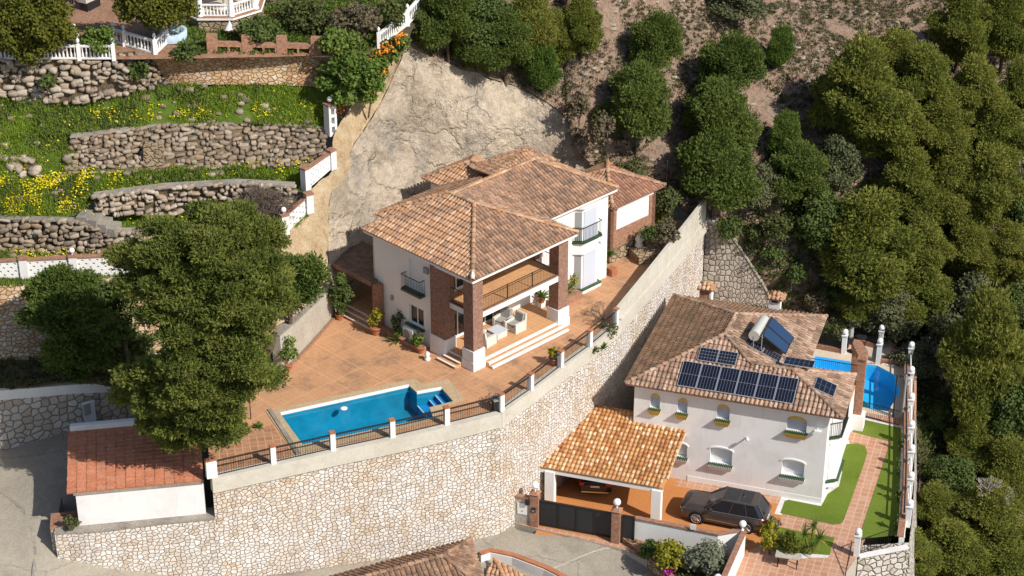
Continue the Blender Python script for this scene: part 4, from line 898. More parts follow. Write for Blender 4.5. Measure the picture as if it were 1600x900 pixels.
# white scalloped eaves line
mb = MB(); e0 = EZ-.11
for p, q in (((-.27, 8.9), (-.27, -.27)), ((-.27, -.27), (8.2, -.27)), ((8.2, 2.22), (14.38, 2.22))):
    a, c = F1(*p, e0-.04), F1(*q, e0-.04); mb.bar(a, c, .05, .12)
mb.box(F1, -.22, .4, -.2, 8.8, e0-.05, e0-.02); mb.box(F1, .4, 8.2, -.2, .3, e0-.05, e0-.02); mb.build('eaves_trim', M['white'], villa)
mb = MB(); c = F1(-.2, -.2, EZ+.12); mb.lathe(c, [(.12, 0), (.14, .15), (.07, .3), (.02, .42)], 10); mb.build('finial', M['white2'], villa)
# right annex
an = thing('annex', 'low brick annex with a wide white shutter at the right end of the villa', 'outbuilding', tuple(F1(17.5, 6, 0)))
mb = MB(); mb.box(F1, 15.42, 19.6, 3.62, 7.6, 0, 1.0); mb.build('stone_base', M['stone_bed'], an)
wallface(F1, 'y', 3.6, -1, 15.4, 19.62, 1.0, 4.1, [rect(15.95, 19.05, 2.2, 3.85)], M['brick_o'], an, depth=.2)
mb = MB(); mb.box(F1, 15.4, 19.62, 3.85, 7.6, 1.0, 4.05); mb.box(F1, 15.4, 15.7, 3.6, 3.85, 1.0, 4.05); mb.box(F1, 19.3, 19.62, 3.6, 3.85, 1.0, 4.05); mb.build('wall', M['brick_o'], an)
mb = MB(); mb.box(F1, 15.95, 19.05, 3.66, 3.7, 2.2, 3.6); mb.build('roller_shutter', M['shutterw'], an); mb = MB(); mb.box(F1, 15.9, 19.3, 3.5, 3.7, 3.66, 3.98); mb.build('shutter_box', M['white'], an)
ae = [(15.1, 3.2, 4.1), (20.05, 3.2, 4.1), (20.05, 8.2, 4.1), (15.1, 8.2, 4.1)]; ap = (17.4, 5.8, 5.2)
tiled([(Rf(ae[0], ae[1], ap), 1), (Rf(ae[1], ae[2], ap), 1), (Rf(ae[2], ae[3], ap), 0), (Rf(ae[3], ae[0], ap), 0)], [M['roof1'], roofmat('annex_tiles', [(.46, .22, .14), (.50, .28, .18), (.34, .17, .11), (.42, .22, .14), (.25, .14, .10)], (.14, .1, .08), .5)], an, [(F1(*ap), F1(*q)) for q in ae])
# left canopy and shaded porch
cn = thing('canopy', 'flat brown canopy on a brick pier at the shaded left end of the villa', 'canopy', tuple(F1(0, 9.8, 0)))
mb = MB(); mb.prism([F1(-.45, 8.2), F1(-.45, 11.6), F1(2.8, 13.2), F1(2.8, 8.7), F1(.3, 8.65), F1(.1, 8.2)], 2.78, 2.9); mb.build('canopy_roof', simple('stained_roof_screed', (.17, .12, .09), .95, .1, .4), cn)
mb = MB(); mb.box(F1, -.5, -.4, 8.2, 11.65, 2.68, 2.93); mb.build('fascia', M['brick'], cn)
mb = MB(); mb.box(F1, -.32, .14, 7.75, 8.25, 0, 2.77); mb.build('pier', M['brick_o'], cn)
mb = MB(); mb.box(F1, -.35, 4.5, 8.3, 10.5, 0, .45); mb.box(F1, -.65, -.35, 7.7, 10.5, 0, .3); mb.box(F1, -.95, -.65, 7.7, 10.5, 0, .15); mb.build('steps', M['pave_o'], cn)
mb = MB(); mb.box(F1, -.42, -.3, 7.7, 10.5, .451, .47); mb.box(F1, -.72, -.6, 7.7, 10.5, .301, .32); mb.box(F1, -1.02, -.9, 7.7, 10.5, .151, .17); mb.build('step_nosing', M['white'], cn)
# garden corner behind: steps and beds
def bed(label, pts, h, mat='stone_bed', z0=0, fill=True):
    c = sum(pts, Vector())/len(pts); t = thing('raised_bed', label, 'raised bed', (c.x, c.y, z0)); mb = MB(); mb.prism(pts, z0-.05, z0+h); mb.build('bed_wall', M[mat], t)
    if fill:
        mb = MB(); q = [c+(p-c)*.82 for p in pts]; mb.prism(q, z0+h, z0+h+.03); mb.build('soil', M['gardensoil'], t)
    return t
mb = MB(); mb.prism([F1(16.6, 2.2), F1(18.3, 1.5), F1(18.8, 2.7), F1(17.2, 3.6)], 0, .55); mb.prism([F1(18.0, 2.9), F1(19.3, 1.5), F1(20.6, 3.1), F1(19.5, 3.6), F1(18.3, 3.6)], 0, 1.1)
gs = thing('stone_garden_steps', 'two rough stone steps between the annex and the parapet', 'steps', tuple(F1(18, 3, 0))); mb.build('step_block', M['stone_bed'], gs)
patch('garden_ground', [[F1(18.3, 3.2, 1.0), F1(19.3, 2.5, 1.0)], [F1(20, 4, 1.15), F1(21.2, 3.4, 1.05)], [F1(21.5, 8, 1.6), F1(22.6, 5.2, 1.1)], [at(940, 290, 2.6), at(1052, 290, 2.2)]], M['scrubland'], 6, 5, .12, .8)
mb = MB(); mb.lathe(F1(17.7, 3.2, .55), [(.16, 0), (.3, .1), (.2, .35), (.28, .6), (.12, .85)], 10); tag(mb.build('garden_statue', M['white']), 'small white stone figure on the garden steps', 'statue')
# furniture under the balcony
def armchair(loc, rz):
    Fm = lambda x, y, z=0: Vector((x, y, z)); t = thing('armchair', 'x', 'armchair', (0, 0, 0), 'wicker armchairs on the porch')
    mb = MB(); mb.box(Fm, -.42, .42, -.42, .42, 0, .34); mb.box(Fm, -.46, -.32, -.44, .44, 0, .6); mb.box(Fm, .32, .46, -.44, .44, 0, .6)
    b0 = [Fm(-.44, .30, .2), Fm(.44, .30, .2), Fm(.44, .44, .2), Fm(-.44, .44, .2)]; b1 = [Fm(-.40, .44, 1.0), Fm(.40, .44, 1.0), Fm(.40, .54, 1.0), Fm(-.40, .54, 1.0)]; mb.hexa(b0, b1); mb.build('frame', M['wicker'], t)
    mb = MB(); mb.box(Fm, -.31, .31, -.40, .30, .345, .46); mb.build('seat_cushion', M['cushion'], t)
    mb = MB(); mb.hexa([Fm(-.30, .22, .47), Fm(.30, .22, .47), Fm(.30, .30, .47), Fm(-.30, .30, .47)], [Fm(-.30, .33, .98), Fm(.30, .33, .98), Fm(.30, .43, .98), Fm(-.30, .43, .98)]); mb.build('back_cushion', M['cushion'], t)
    t.location = loc; t.rotation_euler = (0, 0, rz); return t
ch = armchair(F1(4.7, 1.3, .455), R(45-90)); ch['label'] = 'grey cushioned wicker armchair furthest from the front brick column'
c2 = copy_tree(ch); c2.location = F1(4.5, 2.15, .455); c2.rotation_euler = (0, 0, R(45-78)); c2['label'] = 'grey cushioned wicker armchair with its side against the porch wall window'
c3 = copy_tree(ch); c3.location = F1(2.3, 1.35, .455); c3.rotation_euler = (0, 0, R(45+95)); c3['label'] = 'wicker armchair seen from behind, next to the front brick column'
ct = thing('coffee_table', 'low square wicker coffee table with a pale top between the armchairs', 'table', tuple(F1(3.4, 1.5, .455)))
mb = MB(); mb.box(F1, 3.0, 3.8, 1.1, 1.9, .46, .84); mb.build('table_base', M['wicker'], ct); mb = MB(); mb.box(F1, 2.95, 3.85, 1.05, 1.95, .845, .88); mb.build('table_top', M['shutter'], ct)
# air-conditioning unit
ac = thing('air_conditioner', 'white outdoor air conditioning unit by the villa wall behind the plants', 'air conditioner', tuple(F1(-.2, 5.1, 0)))
mb = MB(); mb.box(F1, -.35, .02, 4.75, 5.6, .25, .95); mb.box(F1, -.3, 0, 4.85, 4.9, 0, .25); mb.box(F1, -.3, 0, 5.4, 5.45, 0, .25); mb.build('casing', M['white'], ac)
mb = MB(); fc = F1(-.36, 5.25, .6); fd = F1(-.375, 5.25, .6); mb.tube(fd, fc, .28, .28, 18); mb.build('fan_grille', M['grey'], ac)
# planters beside the bay
bed('low brick planter with agaves left of the bay window', [F1(8.6, 1.75), F1(10.9, 1.75), F1(10.9, 2.55), F1(8.6, 2.55)], .45, 'brick_o')
mb = MB(); mb.box(F1, 14.2, 14.7, 2.3, 2.8, 0, .5); tag(mb.build('planter_box', M['pot']), 'square terracotta planter at the far corner of the villa', 'planter')
mb = MB(); mb.box(F1, -.7, -.25, 3.7, 6.6, 0, .3); tag(mb.build('planter_box', M['brick_o']), 'long low brick trough in front of the air conditioner', 'planter')
mb = MB(); c = F1(-.9, 2.9, 0); mb.lathe(c, [(.16, 0), (.2, .12), (.1, .25), (.17, .4), (.06, .55)], 10); tag(mb.build('garden_statue', M['white']), 'small white ornament on the paving left of the porch steps', 'statue')
# ================================================================== NEIGHBOUR'S HOUSE (frame F2: x right along the front, y back)
h2 = thing('tiled_house', 'white house with solar panels on its tiled roof below the villa wall', 'house', tuple(F2(-5, 5, G2)))
E2z = -1.75
up = [(-10.42, -9.85), (-8.78, -8.2), (-6.45, -5.7), (-2.35, -1.2)]
holes = [arch(a, b, -3.4, -2.36, .3 if i < 3 else .3) for i, (a, b) in enumerate(up)]
low = [(-8.75, -8.1), (-6.7, -5.4), (-2.45, -1.15)]
holes += [arch(a, b, -6.45, -5.35 if i else -5.5, .14) for i, (a, b) in enumerate(low)]
_, W2 = wallface(F2, 'y', 0, -1, -11.4, 0, G2-.3, E2z, holes, M['white2'], h2, depth=.28)
mb = MB(); mb.box(F2, -11.4, -2.9, .33, 10.7, G2-.3, E2z); mb.box(F2, -3.0, 0, .33, 4.4, G2-.3, E2z); mb.box(F2, -11.4, -11.1, 0.001, .33, G2-.3, E2z-.01); mb.box(F2, -.25, 0, 0.001, .33, G2-.3, E2z-.01); mb.build('wall', M['white'], h2)
def shade(a0, a1, z0, z1, d, mat, name='shutter', n=6):
    mb = MB(); pts = arch(a0+.002, a1-.002, z0, z1, .18); mb.poly([W2(*p, d) for p in pts], .5); o = mb.build(name, M[mat], h2); ORG[o.name] = ORG[h2.name]
    if M[mat].name == 'pale_shutter':
        mb = MB()
        k = int((z1-z0-.25)/.09)
        for i in range(k): z = z0+.06+i*.09; mb.hexa([W2(a0+.03, z, d-.012), W2(a1-.03, z, d-.012), W2(a1-.03, z, d-.001), W2(a0+.03, z, d-.001)], [W2(a0+.03, z+.012, d-.012), W2(a1-.03, z+.012, d-.012), W2(a1-.03, z+.012, d-.001), W2(a0+.03, z+.012, d-.001)], .5)
        mb.build('slats', M['grey'], o)
    return o
def sillbox(x0, x1, z, mat):
    mb = MB(); mb.hexa([F2(x0+.05, -.2, z-.34), F2(x1-.05, -.2, z-.34), F2(x1-.05, -.001, z-.34), F2(x0+.05, -.001, z-.34)], [F2(x0-.1, -.32, z-.05), F2(x1+.1, -.32, z-.05), F2(x1+.1, -.001, z-.05), F2(x0-.1, -.001, z-.05)]); o = mb.build('window_sill', M[mat], h2); ORG[o.name] = ORG[h2.name]
    mb = MB()
    k = int((x1-x0+.2)/.1)
    for i in range(k): x = x0-.1+(x1-x0+.2)*(i+.5)/k; mb.tube(F2(x, -.31, z-.045), F2(x, .05, z+.0), .036, .036, 6)
    mb.build('glazed_tiles', M['green'], o)
for i, (a, b) in enumerate(up):
    shade(a, b, -3.4, -2.42 if i < 3 else -2.45, .2, 'shutter'); sillbox(a, b, -3.4, 'ochre')
    mb = MB(); c = (a+b)/2; hw = (b-a)/2; z1 = -2.36; r = .3; n = 8; pr = []
    for k in range(n): 
        t0, t1 = math.pi*k/n, math.pi*(k+1)/n; e = .2
        q = [(c+hw*math.cos(t0), z1-r+r*math.sin(t0)), (c+hw*math.cos(t1), z1-r+r*math.sin(t1)), (c+(hw)*math.cos(t1), z1-r+(r-e*1.1)*math.sin(t1)), (c+(hw)*math.cos(t0), z1-r+(r-e*1.1)*math.sin(t0))]
        mb.hexa([W2(*p, -.015) for p in q], [W2(*p, .19) for p in q], .5)
    mb.build('arch_trim', M['ochre'], h2)
for i, (a, b) in enumerate(low):
    shade(a, b, -6.45, -5.35 if i else -5.5, .26, 'shutterw'); sillbox(a, b, -6.45, 'white2')
    mb = MB(); c = (a+b)/2; hw = (b-a)/2+.02; z1 = -5.35 if i else -5.5; n = 8
    for k in range(n):
        t0, t1 = math.pi*k/n, math.pi*(k+1)/n; q = [(c+hw*math.cos(t0), z1-.14+.16*math.sin(t0)), (c+hw*math.cos(t1), z1-.14+.16*math.sin(t1)), (c+(hw+.08)*math.cos(t1), z1-.14+.25*math.sin(t1)), (c+(hw+.08)*math.cos(t0), z1-.14+.25*math.sin(t0))]
        mb.hexa([W2(*p, -.06) for p in q], [W2(*p, -.001) for p in q], .5)
    o = mb.build('arch_trim', M['white'], h2); ORG[o.name] = ORG[h2.name]
mb = MB(); mb.box(F2, -8.0, 0, -.03, -.002, G2, G2+.35); mb.build('plinth', M['white'], h2)
mb = MB(); mb.tube(F2(-4.62, -.02, -4.35), F2(-4.5, -.35, -4.3), .05); mb.ball(F2(-4.5, -.38, -4.22), .11); mb.tube(F2(-.6, -.02, -2.95), F2(-.45, -.3, -2.95), .05); mb.box(F2, -.7, -.3, -.4, -.2, -2.98, -2.9); mb.build('wall_lamp', M['white'], h2)
# stepped bays with corner balconies on the right side
def bay2(y0, y1, z0, z1, p=.55):
    mb = MB(); T = lambda z: [F2(0, y0, z), F2(p, y0+.35, z), F2(p, y1, z), F2(0, y1, z)]; mb.hexa(T(z0), T(z1)); o = mb.build('bay', M['white'], h2); ORG[o.name] = ORG[h2.name]; return o, T
for z0, z1 in ((-7.6, -5.25), (-4.6, -2.5)):
    o, T = bay2(1.1, 3.4, z0+.02, z1)
    mb = MB(); mb.hexa([F2(-.0, .9, z0+.45), F2(.7, 1.35, z0+.45), F2(.72, 3.6, z0+.45), F2(0, 3.6, z0+.45)], [F2(-.0, .9, z0+.55), F2(.7, 1.35, z0+.55), F2(.72, 3.6, z0+.55), F2(0, 3.6, z0+.55)]); mb.build('glazed_sill', M['green'], o)
    mb = MB(); mb.hexa([F2(.1, 1.15, z0+.6), F2(.5, 1.38, z0+.6), F2(.51, 1.36, z0+.6), F2(.11, 1.13, z0+.6)], [F2(.1, 1.15, z1-.3), F2(.5, 1.38, z1-.3), F2(.51, 1.36, z1-.3), F2(.11, 1.13, z1-.3)]); mb.build('shutter', M['shutterw'], o)
    if z0 > -5: mb = MB(); bars(mb, F2(.02, .95), F2(.66, 1.38), z0+.55, z0+1.5, .11); bars(mb, F2(.66, 1.38), F2(.68, 3.5), z0+.55, z0+1.5, .11); mb.build('railing', M['black'], o)
# roof
def Rg(*p): return [F2(*q) for q in p]
a = (-11.85, -.45, E2z); b = (-11.7, 10.95, E2z); r1 = (-6.95, 3.75, .15); r2 = (-6.85, 6.3, .15); e = (-2.1, 11.15, E2z); f = (-2.1, 4.6, E2z); g = (.9, -.45, E2z); h = (.75, 4.6, E2z); r3 = (-2.6, 2.1, -.585); v1 = (-5.05, 2.1, -.585)
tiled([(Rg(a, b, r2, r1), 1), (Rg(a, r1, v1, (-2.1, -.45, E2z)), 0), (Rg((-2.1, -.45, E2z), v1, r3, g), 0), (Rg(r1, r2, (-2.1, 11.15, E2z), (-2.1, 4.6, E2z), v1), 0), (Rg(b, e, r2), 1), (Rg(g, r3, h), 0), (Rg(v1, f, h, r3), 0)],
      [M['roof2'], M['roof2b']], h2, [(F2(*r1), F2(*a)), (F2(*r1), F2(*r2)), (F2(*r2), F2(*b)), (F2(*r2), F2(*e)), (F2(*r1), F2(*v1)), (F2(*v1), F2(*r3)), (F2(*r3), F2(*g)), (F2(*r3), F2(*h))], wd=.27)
mb = MB(); mb.box(F2, -11.75, .8, -.4, -.02, E2z-.14, E2z-.11); mb.box(F2, .6, .78, -.3, 4.5, E2z-.16, E2z-.1); mb.box(F2, -2.35, -2.2, 4.6, 11.0, E2z-.16, E2z-.08); mb.build('eaves_trim', M['ochre'], h2)
# chimneys
def chimney(x, y, z0, z1, label, brick=False):
    t = thing('chimney', label, 'chimney', tuple(F2(x, y, z0))); mb = MB(); mb.box(F2, x-.35, x+.35, y-.3, y+.3, z0, z1)
    mb.build('stack', M['brick_o'] if brick else M['white'], t)
    if brick:
        mb = MB(); mb.box(F2, x+.3, x+.42, y-.31, y+.3, z0, z1-.02); mb.build('white_side', M['white'], t)
    else:
        mb = MB(); mb.box(F2, x-.2, x+.2, y-.302, y-.29, z1-.32, z1-.1); mb.build('smoke_opening', M['black'], t)
    tiled([([F2(x-.5, y-.45, z1), F2(x+.55, y-.45, z1), F2(x+.2, y, z1+.3), F2(x-.15, y, z1+.3)], 0), ([F2(x-.5, y+.45, z1), F2(x+.55, y+.45, z1), F2(x+.2, y, z1+.3), F2(x-.15, y, z1+.3)], 0), ([F2(x+.55, y-.45, z1), F2(x+.55, y+.45, z1), F2(x+.2, y, z1+.3)], 0)], [M['roof1']], t, name='tile_cap', ln=.3)
chimney(-5.3, 11.0, -2.6, -.75, 'white chimney with a small tiled cap at the back of the tiled house')
chimney(-9.8, 11.5, -3, -1.05, 'short brick and white chimney with a tiled cap against the stone wall', True)
# solar things (each lies on the roof)
def on_roof(P, lift=.13):
    n = (P[1]-P[0]).cross(P[2]-P[0]).normalized(); n = n if n.z > 0 else -n; return n
def panel(corner, ux, uy, label, cols=6, rows=2, name='photovoltaic_module', th=.045, group='solar panels on the tiled roof'):
    """corner world point, edge vectors"""
    t = thing(name, label, 'solar panel', tuple(corner), group); n = ux.cross(uy).normalized(); n = n if n.z > 0 else -n; mb = MB()
    C0 = [corner, corner+ux, corner+ux+uy, corner+uy]; mb.hexa([p-n*th for p in C0], [p for p in C0]); mb.build('frame', M['alu'], t)
    mb = MB(); a, b = ux.normalized(), uy.normalized(); lx, ly = ux.length, uy.length; m = .03
    for i in range(cols):
        for j in range(rows):
            x0 = m+(lx-2*m)*i/cols+.006; x1 = m+(lx-2*m)*(i+1)/cols-.006; y0 = m+(ly-2*m)*j/rows+.008; y1 = m+(ly-2*m)*(j+1)/rows-.008
            mb.poly([corner+n*.004+a*x0+b*y0, corner+n*.004+a*x1+b*y0, corner+n*.004+a*x1+b*y1, corner+n*.004+a*x0+b*y1])
    mb.build('cells', M['cell'], t)
    mb = MB()
    for k in (.2, .8):
        for q in (.15, .85): p = corner+ux*k+uy*q; mb.tube(p-n*.22, p-n*th, .02, n=4)
    mb.build('bracket', M['alu'], t); return t
sl2 = (r1[2]-E2z)/(r1[1]+.45)            # front slope rise per metre
def fp(x, y, lift=.17): return F2(x, y, E2z+sl2*(y+.45)+lift)
lbl = ['leftmost', 'second from the left', 'third from the left', 'fourth from the left', 'second from the right', 'rightmost']
PX0, PW = -8.85, 1.11
for i in range(6):
    x = PX0+i*(PW+.025); panel(fp(x, -.2), fp(x+PW, -.2)-fp(x, -.2), fp(x, 1.45)-fp(x, -.2), 'large solar panel, %s in the long front row' % lbl[i])
for i, s in enumerate(('left', 'right')):
    x = -8.1+i*1.14; panel(fp(x, 1.62), fp(x+1.11, 1.62)-fp(x, 1.62), fp(x, 2.5)-fp(x, 1.62), '%s one of the two wide panels above the long solar row' % s, 6, 4)
sr = (r1[2]-E2z)/(f[0]-r1[0])
def rp(x, y, lift=.17): return F2(x, y, E2z+sr*(f[0]-x)+lift)
def quadpanel(px, z, label, cols=6, rows=2, tilt=0):
    P = [at(x, y, zz) for (x, y), zz in zip(px, z)]; return panel(P[0], P[1]-P[0], P[3]-P[0], label, cols, rows)
# two narrow panels on the right-hand slope
for i, s in enumerate(('left', 'right')):
    c = rp(-5.75+i*1.1, 3.55-i*.05); panel(c, rp(-4.68+i*1.1, 3.5-i*.05)-c, rp(-5.7+i*1.1, 4.3-i*.05)-c, '%s one of the two small tilted panels beside the blue water heater' % s, 6, 4)
c = F2(-3.2, 2.35, -.42); panel(c, F2(-1.45, 2.35, -.42)-c, F2(-3.2, 3.3, -.47)-c, 'flat solar panel seen nearly edge-on over the small roof ridge', 6, 2)
k3 = (r3[2]-E2z)/(g[0]-r3[0])
def gp3(x, y): return F2(x, y, E2z+k3*(g[0]-x)+.16)
c = gp3(-1.15, 1.0); panel(c, gp3(.05, 1.0)-c, gp3(-1.15, 2.35)-c, 'single solar panel at the right-hand end of the roof', 4, 2)
wh = thing('solar_water_heater', 'steel tank with two dark blue collectors standing on the right roof slope', 'water heater', tuple(rp(-5, 7, 0)))
TK0, TK1 = at(1178, 525, .35), at(1194, 500, .35); mb = MB(); mb.tube(TK0, TK1, .33, .33, 20); mb.build('tank', M['tank'], wh)
colp = [at(1196, 498, .75), at(1203, 493, .85), at(1240, 522, -.55), at(1229, 552, -.72)]
q0, q1, q2, q3 = at(1191, 523, .55), at(1206, 494, .62), at(1241, 527, -.75), at(1228, 553, -.85)
for s0, s1 in ((0, .49), (.51, 1)):
    A0 = q0+(q1-q0)*s0; A1 = q0+(q1-q0)*s1; B0 = q3+(q2-q3)*s0; B1 = q3+(q2-q3)*s1; n = (A1-A0).cross(B0-A0).normalized(); n = n if n.z > 0 else -n
    mb = MB(); mb.hexa([A0-n*.08, A1-n*.08, B1-n*.08, B0-n*.08], [A0, A1, B1, B0]); mb.build('collector_frame', M['black'], wh)
    mb = MB(); e_ = .04; mb.poly([A0.lerp(B1, e_)+n*.004, A1.lerp(B0, e_)+n*.004, B1.lerp(A0, e_)+n*.004, B0.lerp(A1, e_)+n*.004]); mb.build('collector', M['collector'], wh)
mb = MB()
for p in (q0, q1, q2, q3, TK0, TK1): mb.tube(p, (p.x, p.y, p.z-1.0), .025, n=5)
mb.build('stand', M['alu'], wh)
# upper terrace + brick piers toward the pool
mb = MB(); mb.box(F2, -3.0, .35, 4.85, 8.6, G2, -5.0); mb.build('terrace_block', M['white'], h2)
sheet_ = MB(); sheet_.box(F2, -3.0, .35, 5.0, 9.6, -5.0, -4.9); sheet_.build('upper_terrace_floor', M['pave_o'], h2)
mb = MB(); bars(mb, F2(-2.9, 9.5), F2(.25, 9.5), -4.9, -3.9, .12); mb.build('upper_terrace_railing', M['black'], h2)
bp = thing('brick_gateway', 'tall brick gateway of two piers beside the small pool', 'brick pier', tuple(F2(.5, 9, G2)))
for q_ in ((.36, .84, 8.75, 9.25), (-.22, .22, 10.25, 10.7)): mb = MB(); mb.box(F2, *q_, G2+1.05, -3.0); mb.build('pier', M['brick_o'], bp)
mb = MB(); mb.box(F2, .15, 1.05, 8.6, 9.4, G2, G2+1.05); mb.build('pier_base', M['white'], bp); mb = MB(); mb.box(F2, -.4, .3, 10.15, 10.85, G2, G2+1.05); mb.build('pier_base', M['white'], bp)
mb = MB(); mb.hexa([F2(.28, 8.65, -3), F2(.92, 8.65, -3), F2(.92, 9.4, -3), F2(.28, 10.8, -3), F2(-.3, 10.8, -3), F2(-.3, 10.15, -3)], [F2(.36, 8.75, -2.78), F2(.84, 8.75, -2.78), F2(.84, 9.4, -2.78), F2(.2, 10.7, -2.78), F2(-.22, 10.7, -2.78), F2(-.22, 10.15, -2.78)]); mb.build('cap', M['brick_o'], bp)
# ---- carport
cp = thing('carport', 'open carport with bright orange and cream tiles on white pillars', 'carport', tuple(F2(-12, -2, G2)))
cF = lambda x, y: F2(x, y, -5.55+(y+4.85)*.2)
tiled([([cF(-16.0, -4.85), cF(-8.35, -4.85), cF(-8.2, .0), cF(-8.2, .9), cF(-14.6, .9)], 0)], [M['roofc']], cp, (), wd=.255, ln=.36)
mb = MB(); mb.bar(cF(-15.9, -4.7)+Vector((0, 0, -.26)), cF(-8.4, -4.7)+Vector((0, 0, -.26)), .25, .26); mb.bar(cF(-8.5, -4.6)+Vector((0, 0, -.2)), cF(-8.3, .7)+Vector((0, 0, -.2)), .18, .22); mb.build('beam', M['white'], cp)
for x0, x1 in ((-15.35, -14.8), (-9.0, -8.45)):
    mb = MB(); mb.box(F2, x0, x1, -4.95, -4.45, G2, -5.75); o = mb.build('pillar', M['white'], cp); ORG[o.name] = ORG[cp.name]
mb = MB(); 
for i in range(12): y = -4.3+i*.42; mb.bar(cF(-15.5, y)+Vector((0, 0, -.2)), cF(-8.5, y)+Vector((0, 0, -.2)), .08, .14)
mb.build('rafters', simple('brown_rafters', (.16, .08, .04), .8, .2), cp)
# ---- brick pillars, gates, front wall
def gate_pillar(c, zt, label, w=.24, globe=.22, mat='brick_o'):
    Fq = rotf(c, -17.8); t = thing('gate_pillar', label, 'pillar', (c.x, c.y, G2)); mb = MB(); mb.box(Fq, -w, w, -w, w, G2-.5, zt); mb.build('shaft', M[mat], t)
    mb = MB(); mb.hexa([Fq(-w-.06, -w-.06, zt), Fq(w+.06, -w-.06, zt), Fq(w+.06, w+.06, zt), Fq(-w-.06, w+.06, zt)], [Fq(-w+.1, -w+.1, zt+.12), Fq(w-.1, -w+.1, zt+.12), Fq(w-.1, w-.1, zt+.12), Fq(-w+.1, w-.1, zt+.12)]); mb.build('cap', M[mat], t)
    mb = MB(); mb.tube((c.x, c.y, zt+.12), (c.x, c.y, zt+.32), .045); mb.ball((c.x, c.y, zt+.30+globe), globe); mb.build('globe_lamp', M['glob'], t); return t
gate_pillar(F2(-10.4, -7.3), -5.85, 'brick pillar with white globe lamp right of the black sliding gate')
gate_pillar(F2(-15.25, -7.15), -5.8, 'brick pillar with white globe lamp left of the black sliding gate')
gt_ = thing('sliding_gate', 'wide black sheet metal driveway gate between two brick pillars', 'gate', tuple(F2(-12.8, -7.1, G2)))
mb = MB(); mb.box(F2, -15.0, -10.66, -7.12, -7.06, G2+.08, -6.3); mb.build('gate_panel', M['gate'], gt_)
mb = MB()
for x in (-15.0, -13.9, -12.82, -11.75, -10.72): mb.box(F2, x, x+.06, -7.16, -7.12, G2+.08, -6.3)
mb.box(F2, -15, -10.66, -7.16, -7.12, G2+.06, G2+.14); mb.box(F2, -15, -10.66, -7.17, -7.05, -6.3, -6.24); mb.build('gate_frame', M['black'], gt_)
dg = thing('garden_door', 'narrow black metal pedestrian door right of the brick gate pillar', 'gate', tuple(F2(-9.7, -7.3, G2)))
mb = MB(); mb.box(F2, -10.1, -9.36, -7.28, -7.22, G2+.05, -6.2); mb.build('door_panel', M['gate'], dg); mb = MB(); mb.box(F2, -10.1, -10.04, -7.32, -7.2, G2, -6.14); mb.box(F2, -9.42, -9.36, -7.32, -7.2, G2, -6.14); mb.box(F2, -10.04, -9.42, -7.32, -7.2, -6.2, -6.14); mb.build('door_frame', M['black'], dg)
# meter wall left of gate
mw = thing('meter_wall', 'short grey wall with a white meter box between the stone wall and gate', 'wall', tuple(F2(-15.9, -7.2, G2)))
mb = MB(); mb.box(F2, -16.4, -15.5, -7.3, -7.05, G2-.4, -6.25); mb.build('wall_body', M['conc'], mw); mb = MB(); mb.box(F2, -16.45, -15.5, -7.35, -7.0, -6.249, -6.13); mb.build('coping', M['brick_o'], mw)
mb = MB(); mb.box(F2, -16.25, -15.68, -7.34, -7.301, -7.3, -6.55); mb.build('meter_box', M['wmetal'], mw); mb = MB(); mb.box(F2, -16.02, -15.9, -7.35, -7.341, -7.12, -7.02); mb.build('warning_plate', M['ochre'], mw)
mb = MB(); mb.box(F2, -15.75, -15.5, -7.5, -7.4, -6.5, -6.15); mb.build('letter_box', M['black'], mw)
ib = thing('intercom', 'small dark intercom box on the left brick gate pillar', 'intercom', tuple(F2(-15.3, -7.45, -6.8))); mb = MB(); mb.box(F2, -15.35, -15.15, -7.45, -7.395, -6.95, -6.65); mb.build('box', M['black'], ib); mb = MB(); mb.box(F2, -15.33, -15.2, -7.455, -7.451, -6.9, -6.8); mb.build('face', M['grey'], ib)
WT = [at(992,810,-6.4), at(1060,823,-6.4), at(1122,835,-6.4), at(1157,829,-6.4)]
fw_ = thing('garden_wall', 'white garden wall with brick coping in front of the grey car', 'wall', tuple(at(1070, 855, G2)))
mb = MB(); band(mb, WT, .2, G2-.5, -6.48); mb.build('wall_body', M['white'], fw_); mb = MB(); band(mb, [p+Vector((0, -.05, 0)) for p in WT], .3, -6.479, -6.37); mb.build('coping', M['brick_o'], fw_)
mb = MB()
for px_, py_ in ((1083, 822), ): c = at(px_, py_, -6.1); mb.box(rotf(c, -17.8), -.16, .16, -.02, .02, -6.34, -6.0)
mb.build('number_plate', M['plate'], fw_)
WS = [at(1160,829,-6.4), at(1127,903,-6.4), at(1100,960,-6.4)]
sw = thing('garden_wall', 'white garden wall running towards the camera beside the olive bush', 'wall', tuple(at(1145, 880, G2)))
mb = MB(); band(mb, WS, .2, G2-.6, -6.48); mb.build('wall_body', M['white'], sw); mb = MB(); band(mb, [p+Vector((-.05, 0, 0)) for p in WS], .3, -6.479, -6.37); mb.build('coping', M['brick_o'], sw)
def lamp_on(px, py, z, label, r=.21):
    c = at(px, py, z); t = thing('globe_lamp', label, 'lamp', tuple(c)); mb = MB(); mb.lathe(c, [(.1, 0), (.1, .04), (.035, .05), (.035, .22)], 10); mb.build('stem', M['wmetal'], t); mb = MB(); mb.ball(c+Vector((0, 0, .2+r)), r); mb.build('globe', M['glob'], t); return t
lamp_on(1160, 828, -6.37, 'white globe lamp on the wall corner by the grey car')
lamp_on(1121, 912, -6.37, 'white globe lamp on the wall end at the bottom edge')
